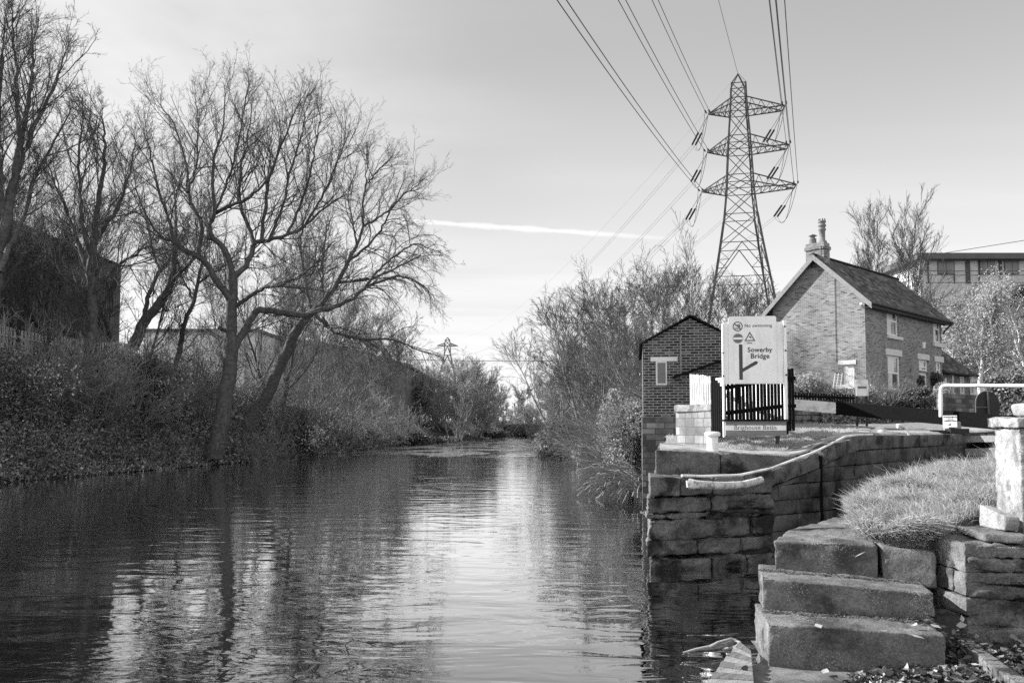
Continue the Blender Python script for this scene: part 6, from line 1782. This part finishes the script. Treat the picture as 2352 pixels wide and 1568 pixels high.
#PART6
# ------------------------------------------------------------------ shrubs, brambles and ivy
def twig_shrub(name, label, seed, loc, H, n=26, m='twig', group=None, w=.9, rmin=.008, leaf=None):
    rg = np.random.default_rng(seed); o = empty(name, loc, 0, label, 'shrub', group)
    P = np.empty((n, 6, 3)); a = rg.uniform(0, 2 * np.pi, n); sp = rg.uniform(.1, w, n)
    d = nrm(np.stack([np.cos(a) * sp, np.sin(a) * sp, np.ones(n)], -1)); p = np.stack([np.cos(a), np.sin(a), a * 0 - .1], -1) * rg.uniform(.0, .35, n)[:, None] * H * .5; p[:, 2] = -.1
    L = H * rg.uniform(.6, 1.15, n) / 5
    for k in range(6):
        P[:, k] = p; d = nrm(d + rg.normal(size=(n, 3)) * .12 + np.array([0, 0, .03 - .05 * k])); p = p + d * L[:, None]
    Rr = np.tile(np.linspace(rmin * 2.2, rmin, 6), (n, 1))
    P1, R1 = spawn(P, Rr, 7, rg, .2, .7, .42, 3, .05, .18, .7, rmin); P2, R2 = spawn(P1, R1, 4, rg, .2, .7, .55, 2, .03, .2, .8, rmin * .9)
    V, F = join([tubes(P, Rr, 4)]); np_mesh('stems', V, F, MT[m], o, True)
    V, F = join([tubes(P1, R1, 3), tubes(P2, R2, 3)]); np_mesh('twigs', V, F, MT[m], o, True)
    if leaf:
        C = P1[rg.integers(0, len(P1), leaf[0]), rg.integers(0, 4, leaf[0])] + rg.normal(size=(leaf[0], 3)) * leaf[3]
        V, F = leaves(C, leaf[1], rg); np_mesh('leaves', V, F, MT[leaf[2]], o)
    return o
def leaf_shrub(name, label, seed, loc, r, n, size, m, group=None, pale=None, stems=10):
    rg = np.random.default_rng(seed); o = empty(name, loc, 0, label, 'shrub', group)
    C = blob_points(n, (0, 0, r[2] * .8), r, rg); V, F = leaves(C, size, rg); np_mesh('foliage', V, F, MT[m], o)
    if pale:
        C = blob_points(pale[0], (0, 0, r[2] * .8), r, rg, .2); V, F = leaves(C, pale[1], rg); np_mesh('blossom' if pale[2] == 'leaf_pale' else 'young_leaves', V, F, MT[pale[2]], o)
    P = np.empty((stems, 5, 3)); q = C[rg.integers(0, len(C), stems)]
    for k in range(5): P[:, k] = q * (k / 4) + np.array([0, 0, -.2 * (1 - k / 4)])
    V, F = tubes(P, np.tile(np.linspace(.03, .008, 5), (stems, 1)), 4); np_mesh('stems', V, F, MT['twig'], o, True)
    return o

g_b = 'leafless shrubs on the left bank'
A1 = twig_shrub('bare_shrub', 'leafless shrub at the water edge under the big forked tree', 71, base_of(455, 49), 4.0, 34, 'twig_mid', g_b, rmin=.010)
A2 = twig_shrub('bare_shrub', 'arching leafless shrub right of the big trunk at the water', 72, base_of(600, 51), 3.6, 34, 'twig_mid', g_b, 1.3, rmin=.010)
places = [(380, 47, 'between the warehouse trees and the big trunk'), (300, 43, 'below the pale hanging leaves'), (225, 40, 'at the foot of the straight dark tree'), (110, 38, 'below the warehouse fence near the left edge'),
          (20, 36, 'at the left edge of the picture above the water'), (660, 60, 'under the leaning trunk'), (735, 66, 'under the drooping twigs'), (800, 74, 'before the grey shed wall'), (860, 84, 'on the bank point before the far reach'),
          (340, 54, 'high on the bank behind the thick leaning trunk'), (170, 47, 'high on the bank below the palisade fence'), (520, 60, 'high on the bank behind the big trunk'), (450, 66, 'high on the bank before the works building'), (600, 66, 'high on the bank right of the works building'),
          (920, 98, 'on the dark bank at the bend'), (700, 78, 'high on the bank below the curved shed')]
for i, (u, D, where) in enumerate(places):
    src = (A1, A2)[i % 2]; b = base_of(u, D)
    copy_thing(src, 'leafless twiggy shrub ' + where, b, i * 1.3, (1.0 + .25 * ((i * 7) % 5) / 4) * (1 if D < 60 else 1.25))
# evergreen and leafy clumps
specs = [
 ('evergreen_shrub', 'dark glossy evergreen clump on the bank in the middle of the left side', 75, base_of(330, 45), (2.6, 2.2, 2.2), 9000, .07, 'leaf_dark', (900, .07, 'leaf_pale')),
 ('evergreen_shrub', 'dark evergreen clump with bright leaves low at the left edge', 76, base_of(30, 34.5), (2.6, 2.2, 2.0), 8000, .06, 'leaf_dark', (1100, .06, 'leaf_pale')),
 ('evergreen_shrub', 'dark evergreen clump right of the leaning trunk by the water', 77, base_of(700, 60), (2.6, 2.2, 2.0), 8000, .08, 'leaf_dark', (600, .09, 'leaf_pale')),
 ('hanging_leaf_shrub', 'shrub with pale hanging leaves before the warehouse corner', 78, base_of(248, 43) + Vector((0, 0, 1.6)), (1.5, 1.4, 1.3), 1500, .09, 'leaf_mid', (1500, .11, 'leaf_pale')),
 ('evergreen_shrub', 'very dark evergreen mass on the left bank before the far trees', 79, base_of(925, 100) + Vector((.5, 0, -1.0)), (4.4, 4, 1.9), 9000, .15, 'leaf_dark', None),
 ('evergreen_shrub', 'dark evergreen mass under the pale far trees', 80, base_of(1010, 118) + Vector((0, 0, -1.0)), (5.0, 4, 1.7), 9000, .17, 'leaf_dark', None),
 ('evergreen_shrub', 'dark evergreen mass at the river bend right of the pale far trees', 81, base_of(1085, 135) + Vector((0, 0, -1.0)), (5.0, 4, 1.8), 8000, .2, 'leaf_dark', None),
 ('ivy_mound', 'sunlit ivy covered mound hanging to the water left of the brick hut', 82, Vector((4.0, 27.0, .2)), (1.15, 2.6, 2.2), 16000, .042, 'leaf_mid', (4500, .05, 'leaf_bright')),
 ('leafy_shrub', 'leafy clump on the right bank beyond the ivy mound', 83, base_of(1395, 46, garden) + Vector((-.6, 0, -.5)), (1.8, 3.0, .8), 6000, .07, 'leaf_mid', (1200, .07, 'leaf_bright')),
 ('leafy_shrub', 'dark leafy clump low on the right bank at the reach', 84, base_of(1318, 62, garden) + Vector((-1.2, 0, -.4)), (2.6, 4.0, 1.4), 8000, .09, 'leaf_dark', (900, .09, 'leaf_mid')),
 ('climbing_plant', 'flowering climber against the brick gable beside the trellis', 85, Vector((P0 - sx_ * .5 + gx * 3.7).to_tuple()[:2] + (3.3,)), (1.0, .9, 1.0), 4500, .05, 'leaf_mid', (1600, .05, 'leaf_pale')),
 ('garden_shrub', 'low dark shrub below the gable window', 86, at(1915, 938, 32.5), (1.1, .8, .62), 4000, .045, 'leaf_dark', (500, .045, 'leaf_mid')),
 ('garden_shrub', 'round dark shrub before the side wall of the house', 87, at(2085, 955, 31.5), (1.4, .9, .80), 6500, .045, 'leaf_dark', None),
 ('garden_shrub', 'grey green shrub between the front door and the white handrail', 88, at(2145, 955, 33.0), (1.0, .9, .75), 4500, .045, 'leaf_mid', None),
 ('climbing_plant', 'dark bush growing over the front door of the house', 89, at(2106, 885, 42.3), (.62, .5, .42), 2500, .05, 'leaf_dark', None),
 ('climbing_plant', 'dark bush below the smallest window of the house', 90, at(2146, 890, 43.2), (.55, .5, .55), 2500, .05, 'leaf_dark', None),
 ('garden_shrub', 'pale leafed shrub at the foot of the notice board posts in the garden', 96, at(1985, 945, 31.0), (.9, .7, .6), 3000, .04, 'leaf_mid', (500, .04, 'leaf_bright')),
 ('garden_shrub', 'spreading shrub by the left end of the garden fence', 97, at(1860, 925, 31.0), (1.1, .7, .8), 4000, .04, 'leaf_mid', (900, .04, 'leaf_bright')),
 ('evergreen_shrub', 'dark dense bush behind the arched paddle gear hood', 91, at(2345, 965, 25.5), (1.1, 1.2, .9), 9000, .05, 'leaf_dark', (600, .05, 'leaf_mid')),
 ('hedge', 'long dark hedge below the pale limbed trees at the right', 92, at(2410, 905, 44), (3.6, 1.6, 1.1), 12000, .08, 'leaf_dark', None),
 ('small_shrub', 'small pale leafed plant inside the foot of the white sign', 93, at(1785, 994, 14.75), (.16, .12, .13), 500, .02, 'leaf_mid', (300, .02, 'leaf_bright')),
]
for (nm, lab, sd, loc, r, n, sz, m, pl) in specs: leaf_shrub(nm, lab, sd, loc, r, n, sz, m, None, pl)
twig_shrub('bare_shrub', 'bare twiggy bush before the corner of the brick house', 94, at(2030, 950, 31.0), 1.9, 30, 'twig_pale', None, 1.2, .006)
# ivy curtain over the right part of the garden wall
rg = np.random.default_rng(7)
s_ = rg.uniform(5.2, 20, 9000); pl_ = np.array([polyline(GWp, q)[0] for q in s_])
C = np.stack([pl_[:, 0], pl_[:, 1] - .06 - rg.uniform(0, .18, 9000), rg.uniform(2.15, 2.85, 9000)], -1)
V, F = leaves(C, .05, rg); tag(np_mesh('wall_ivy', V, F, MT['leaf_mid']), 'ivy curtain hanging over the garden wall under the balance beam', 'ivy', None, 'stuff')

# bramble cover on the left bank
def bank_points(n, rg, side_='L', d0=-.3, d1=13, y0=27, y1=125, power=1.6):
    a, b = y0 ** (1 - power), y1 ** (1 - power); y = (a + (b - a) * rg.random(n)) ** (1 / (1 - power))
    d = d0 + (d1 - d0) * rg.random(n) ** 1.3
    x = interp(XL, y) - d if side_ == 'L' else interp(XR, y) + d
    z = (height if side_ == 'L' else garden)(x, y); return x, y, np.maximum(z, 0.02), d
rg = np.random.default_rng(17)
x, y, z, d = bank_points(170000, rg)
cl_ = (vnoise(np.stack([x, y, z * 0], -1), .55) + .6 * vnoise(np.stack([x, y, z * 0 + 5], -1), 1.4)) * .5 + .5
h_ = rg.random(len(x)) ** .7 * np.clip(cl_, .05, 1.2) * 1.9 * np.clip((d + .6) / 1.5, .25, 1)
C = np.stack([x - 0 * h_, y, z + h_], -1); sz = (.035 + .0011 * y)[:, None]
def varleaves(C, sz, rg, up=.4):
    n = len(C); size = sz * rg.uniform(.6, 1.4, n)[:, None]
    nn_ = nrm(rg.normal(size=(n, 3)) + np.array([.2, -.3, up])); a = nrm(np.cross(nn_, rg.normal(size=(n, 3)))); b = np.cross(nn_, a)
    V = np.stack([C - a * size, C + b * size * .6 + nn_ * size * .15, C + a * size, C - b * size * .6 + nn_ * size * .15], 1).reshape(-1, 3)
    i = np.arange(n)[:, None] * 4; return V, np.concatenate([i + np.array([[0, 1, 3]]), i + np.array([[1, 2, 3]])]).astype(int)
V, F = varleaves(C[:95000], sz[:95000], rg); tag(np_mesh('brambles', V, F, MT['leaf_dark']), 'dark bramble and ivy cover over the left bank', 'undergrowth', None, 'stuff')
V, F = varleaves(C[95000:142000], sz[95000:142000], rg); tag(np_mesh('bank_foliage', V, F, MT['leaf_mid']), 'mid grey leaves scattered through the left bank brambles', 'undergrowth', None, 'stuff')
V, F = varleaves(C[142000:], sz[142000:], rg); kk = vnoise(C[142000:], .35) > -.12; V = V.reshape(-1, 4, 3)[kk].reshape(-1, 3); n_ = int(kk.sum()); i_ = np.arange(n_)[:, None] * 4; F = np.concatenate([i_ + np.array([[0, 1, 3]]), i_ + np.array([[1, 2, 3]])])
tag(np_mesh('pale_leaves', V, F, MT['leaf_pale']), 'bright flecks of pale leaves among the left bank brambles', 'undergrowth', None, 'stuff')
x, y, z, d = bank_points(5600, rg, d0=-.2, d1=10)
n = len(x); P = np.empty((n, 6, 3)); p = np.stack([x, y, z], -1); dd = nrm(np.stack([rg.normal(size=n) * .5 + .35, rg.normal(size=n) * .5, np.ones(n)], -1)); L = rg.uniform(.9, 2.8, n) / 5
for k in range(6):
    P[:, k] = p; dd = nrm(dd + rg.normal(size=(n, 3)) * .16 + np.array([.05, 0, -.12 * k])); p = p + dd * L[:, None]
P[:, :, 2] = np.maximum(P[:, :, 2], .02)
rr_ = (.00016 * y + .002)[:, None] * np.linspace(1.2, .8, 6)[None]
V, F = tubes(P[:2600], rr_[:2600], 3); tag(np_mesh('bramble_stems', V, F, MT['twig_mid']), 'arching pale bramble stems over the left bank', 'undergrowth', None, 'stuff')
V, F = tubes(P[2600:], rr_[2600:], 3); tag(np_mesh('dark_bramble_stems', V, F, MT['twig']), 'dark arching stems among the left bank brambles', 'undergrowth', None, 'stuff')
# right bank cover
x, y, z, d = bank_points(60000, rg, 'R', -.6, 12, 30, 150)
kk = ~((x > 6.0) & (y < 62)); x, y, z, d = x[kk], y[kk], z[kk], d[kk]
x = x; C = np.stack([x, y, z + rg.random(len(x)) * 1.3], -1)
V, F = varleaves(C[::2], (.04 + .0011 * y)[::2, None], rg); tag(np_mesh('right_bank_brambles', V, F, MT['leaf_dark']), 'dark undergrowth along the right bank', 'undergrowth', None, 'stuff')
V, F = varleaves(C[1::3], (.04 + .0011 * y)[1::3, None], rg); tag(np_mesh('right_bank_foliage', V, F, MT['leaf_mid']), 'lighter leaves along the right bank', 'undergrowth', None, 'stuff')
x, y, z, d = bank_points(5000, rg, 'R', -.5, 7, 32, 120)
n = len(x); P = np.empty((n, 6, 3)); p = np.stack([x, y, z], -1); dd = nrm(np.stack([rg.normal(size=n) * .4 - .3, rg.normal(size=n) * .4, np.ones(n)], -1)); L = rg.uniform(1., 3.2, n) / 5
for k in range(6):
    P[:, k] = p; dd = nrm(dd + rg.normal(size=(n, 3)) * .14 + np.array([-.04, 0, -.08 * k])); p = p + dd * L[:, None]
P[:, :, 2] = np.maximum(P[:, :, 2], .02)
V, F = tubes(P, (.00018 * y + .002)[:, None] * np.linspace(1.2, .8, 6)[None], 3); tag(np_mesh('right_bank_stems', V, F, MT['twig_pale']), 'pale stems and reeds along the right bank', 'undergrowth', None, 'stuff')
# dead reeds fanning over the water at the hut corner
rg = np.random.default_rng(23); n = 420
P = np.empty((n, 6, 3)); p = np.stack([rg.uniform(3.0, 4.1, n), rg.uniform(23, 27, n), np.full(n, .3)], -1); dd = nrm(np.stack([-rg.uniform(.1, 1, n), rg.normal(size=n) * .5 - .3, rg.uniform(.2, 1.2, n)], -1))
for k in range(6):
    P[:, k] = p; dd = nrm(dd + rg.normal(size=(n, 3)) * .12 + np.array([-.05, 0, -.13 * k])); p = p + dd * rg.uniform(.14, .34, n)[:, None]
P[:, :, 2] = np.maximum(P[:, :, 2], .02)
V, F = tubes(P, np.full((n, 6), .012), 3); tag(np_mesh('reeds', V, F, MT['twig_pale']), 'tangle of dead reeds at the water beside the brick hut', 'reeds', None, 'stuff')

# ------------------------------------------------------------------ the far end of the river
F1 = auto_tree('far_tree', 'pale rounded twiggy tree below the distant pylon', 101, base_of(1040, 140), 13.5, 6, .42, .2, 15, 10, 6, 'twig_hazed', 'twig_hazed', .06, .05, .65, rmin=.022, scale_len=.5, base_spread=2.5, l4=3)
for (u, D, k, lab) in ((980, 150, .8, 'pale twiggy tree at the left of the far group, behind the timber piles'), (1085, 150, .92, 'grey twiggy tree right of the rounded far tree'), (1118, 165, .72, 'smaller twiggy tree stepping down to the gap at the river end'),
                       (940, 140, .72, 'pale twiggy tree between the shed and the timber piles'), (1250, 150, .62, 'low grey tree on the far right bank beyond the reach'), (1190, 190, .40, 'low grey tree in the gap at the end of the river'), (1300, 130, .85, 'grey tree on the right bank behind the low spreading one'), (1360, 120, 1.0, 'grey tree filling the right bank behind the broad bare tree')):
    c = copy_thing(F1, lab, base_of(u, D, garden if u > 1200 else height), u * .01, k)
F2 = leaf_shrub('far_shrub', 'dark shrub closing the end of the river at its right', 104, base_of(1215, 165), (7, 5, 2.4), 7000, .2, 'leaf_dark', 'shrubs at the end of the river')
for (u, D, k, lab) in ((1160, 178, .9, 'dark shrub closing the end of the river in its middle'), (1262, 130, .6, 'dark shrub on the right bank just before the reach ends'), (1125, 160, .8, 'dark shrub at the left of the river end'), (1290, 104, .45, 'small dark shrub overhanging the ruffled water on the right bank')):
    copy_thing(F2, lab, base_of(u, D, garden if u > 1200 else height) + Vector((0, 0, -.3)), u * .02, k)
B1 = auto_tree('white_birch', 'small white stemmed birch before the rounded far tree', 107, base_of(1052, 131), 8.5, 3, .25, .12, 12, 6, 4, 'lintel', 'twig_hazed', .1, .2, .6, rmin=.03, scale_len=.35)
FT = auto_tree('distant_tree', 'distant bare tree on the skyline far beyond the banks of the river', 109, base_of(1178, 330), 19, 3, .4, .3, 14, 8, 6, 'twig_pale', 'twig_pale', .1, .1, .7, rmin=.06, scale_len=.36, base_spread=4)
FT['group'] = 'distant trees on the skyline'
for i in range(26):
    x = -190 + i * 19 + (i * 37 % 11); yv = 300 + (i * 53 % 70)
    if abs(x) < 8: continue
    z = float(height(np.array([float(x)]), np.array([float(yv)]))[0])
    copy_thing(FT, None, (x, yv, z), i * 1.1, .7 + .3 * ((i * 29) % 7) / 7)

# ------------------------------------------------------------------ grass, leaf litter
def blades(G, n, rg, h, w, lean, mask=None, over=False):
    nj, ni = G.shape[:2]; a, b = rg.uniform(0, nj - 1.001, n), rg.uniform(0, ni - 1.001, n)
    i, j = a.astype(int), b.astype(int); f, g = (a - i)[:, None], (b - j)[:, None]
    p = (G[i, j] * (1 - f) + G[i + 1, j] * f) * (1 - g) + (G[i, j + 1] * (1 - f) + G[i + 1, j + 1] * f) * g
    if mask is not None: k = mask(p, a / (nj - 1), b / (ni - 1)); p = p[k]
    n = len(p); cl = vnoise(p, 1.3) * .5 + .5
    cl2 = vnoise(p + 9, 5.5) * .5 + .5; hh = (h * (.12 + .6 * cl + 1.0 * cl2 ** 2) * rg.uniform(.4, 1.5, n))[:, None]
    d = nrm(np.stack([rg.normal(size=n) * .5 + lean[0], rg.normal(size=n) * .5 + lean[1], np.ones(n)], -1)); sd = nrm(np.cross(d, rg.normal(size=(n, 3)))) * w
    m1 = p + d * hh * .55; d2 = nrm(d + np.stack([rg.normal(size=n) * .4 + lean[0], rg.normal(size=n) * .4 + lean[1], -np.full(n, .35)], -1)); t = m1 + d2 * hh * .55
    V = np.stack([p - sd, p + sd, m1 + sd * .8, m1 - sd * .8, t], 1).reshape(-1, 3); o = np.arange(n)[:, None] * 5
    return V, np.concatenate([o + np.array([[0, 1, 2]]), o + np.array([[0, 2, 3]]), o + np.array([[3, 2, 4]])])
rg = np.random.default_rng(31)
near_m = lambda p, a, b: (p[:, 1] < 14) & (p[:, 0] < 9)
V, F = blades(MND[:, :80], 120000, rg, .11, .0028, (-.4, -.15), near_m)
VL, FL = blades(MND[:, :80], 9000, rg, .20, .0026, (-.5, -.3), near_m); V, F = join([(V, F), (VL, FL)])
tag(np_mesh('mound_grass', V, F, MT['grass']), 'rough unmown grass over the mound beside the steps', 'grass', None, 'stuff')
e = MND[1:5, 14:56]; V, F = blades(e, 9000, rg, .22, .003, (-.3, -1.3)); tag(np_mesh('overhanging_grass', V, F, MT['grass']), 'long grass hanging over the edge of the top step', 'grass', None, 'stuff')
def lockmask(p, a, b):
    return (a > np.interp(b, [0, .2, .27, .36, .5, .64, 1], [.16, .10, .02, .04, .08, .14, .12])) & (p[:, 0] > 2.9 + (p[:, 1] > 15) * .9)
V1, F1 = blades(LOCKG[:, :70], 60000, rg, .07, .006, (-.2, -.2), lockmask)
lm2 = lambda p, a, b: lockmask(p, a * 27 / 60, b * 56 / 70)
V2, F2 = blades(LOCKG[:27, :56], 100000, rg, .085, .004, (-.3, -.2), lm2)
V, F = join([(V1, F1), (V2, F2)])
tag(np_mesh('lawn_grass', V, F, MT['lawn']), 'short sunlit grass on the lock island round the sign', 'grass', None, 'stuff')
# fallen leaves
def litter(C, size, rg, rot=.5):
    n = len(C); out = []
    prof = np.array([(-1, 0), (-.45, .42), (.0, .62), (.35, .34), (1, 0), (.35, -.38), (0, -.55), (-.5, -.38)])
    nn_ = nrm(rg.normal(size=(n, 3)) * rot + np.array([0, 0, 1.])); a = nrm(np.cross(nn_, rg.normal(size=(n, 3)))); b = np.cross(nn_, a)
    s = size * rg.uniform(.5, 1.25, n)[:, None]; asp = rg.uniform(.6, 1.2, n)[:, None]; cu = rg.uniform(-.15, .3, n)[:, None]
    V = np.stack([C + a * s * q[0] + b * s * q[1] * asp + nn_ * s * cu * (q[0] ** 2 + abs(q[1])) for q in prof] + [C], 1).reshape(-1, 3)
    o = np.arange(n)[:, None] * 9; F = np.concatenate([o + np.array([[8, k, (k + 1) % 8]]) for k in range(8)]); return V, F
def gz(x, y): return LZ + np.clip(x - 3.1, 0, 9) * .09
rg = np.random.default_rng(41)
n = 11000; u = rg.uniform(1880, 2440, n); v = rg.uniform(1430, 1660, n)
keep = (v > np.interp(u, [1880, 1960, 2060, 2130, 2210, 2352, 2440], [1590, 1545, 1512, 1490, 1465, 1435, 1425]) + rg.normal(size=n) * 10)
pts = np.array([tuple(atz(a, b, .66)) for a, b in zip(u[keep], v[keep])])
px_ = pts[:, 0]; pile = np.clip((px_ - 2.3) * .10, 0, .16) + .0
pts[:, 2] = .605 + rg.random(len(pts)) * (.03 + pile)
pts = pts[(pts[:, 1] < 5.6)]
k = rg.random(len(pts)) < .86
V, F = litter(pts[k], .034, rg, .5); tag(np_mesh('leaf_litter', V, F, MT['litter'], None, True), 'deep drift of dark fallen leaves below the rubble wall', 'leaf litter', None, 'stuff')
V, F = litter(pts[~k], .032, rg, .6); tag(np_mesh('pale_leaf_litter', V, F, MT['litter_pale'], None, True), 'pale fallen leaves among the dark drift', 'leaf litter', None, 'stuff')
ng = 260; gp = np.stack([rg.uniform(2.74, 3.15, ng), rg.uniform(5.25, 5.85, ng), rg.uniform(.62, .9, ng)], -1)
V, F = litter(gp, .028, rg, .5); tag(np_mesh('wedged_leaves', V, F, MT['litter'], None, True), 'fallen leaves wedged between the steps and the rubble wall', 'leaf litter', None, 'stuff')
mk = MND[5:60, :60].reshape(-1, 3); mk = mk[(mk[:, 1] < 12)]; wi = mk[rg.integers(0, len(mk), 1500)] + np.array([0, 0, .03]); wi = wi[vnoise(wi, 1.6) > .1]
V, F = leaves(wi + rg.normal(size=wi.shape) * .03, .018, rg, 1.2); tag(np_mesh('weeds', V, F, MT['leaf_dark']), 'small dark weeds growing through the mound grass', 'weeds', None, 'stuff')
V, F = leaves(GRIT, .010, rg, 3.0); tag(np_mesh('step_debris', V, F, MT['litter']), 'grit and leaf crumbs along the backs of the stone treads', 'debris', None, 'stuff')
hm = grid_mesh  # soil bed under the drift
xx, yy = np.meshgrid(np.linspace(2.2, 7, 40), np.linspace(3.2, 5.6, 24)); zz = .60 + np.clip((xx - 2.5) * .09, 0, .15)
grid_mesh('leaf_bed_soil', xx, yy, zz, MT['ground'])
sp = [atz(1825, 1525, .61), atz(1895, 1545, .61), atz(1950, 1528, .61), atz(1912, 1562, .61), atz(1880, 1440, .875), atz(2030, 1452, .875), atz(2105, 1462, .87), atz(2140, 1500, .7), atz(1700, 1530, .66), atz(2055, 1590, .63),
      atz(2085, 1205, 1.45), atz(2105, 1195, 1.46), atz(1975, 1275, 1.31), atz(2100, 1440, .875), atz(2150, 1440, .88), atz(2130, 1425, .88)]
V, F = litter(np.array([tuple(p) for p in sp]) + np.array([0, 0, .01]), .055, np.random.default_rng(3), .15)
tag(np_mesh('scattered_leaves', V, F, MT['litter_pale']), 'single pale leaves scattered on the landing and steps', 'leaf litter', None, 'stuff')
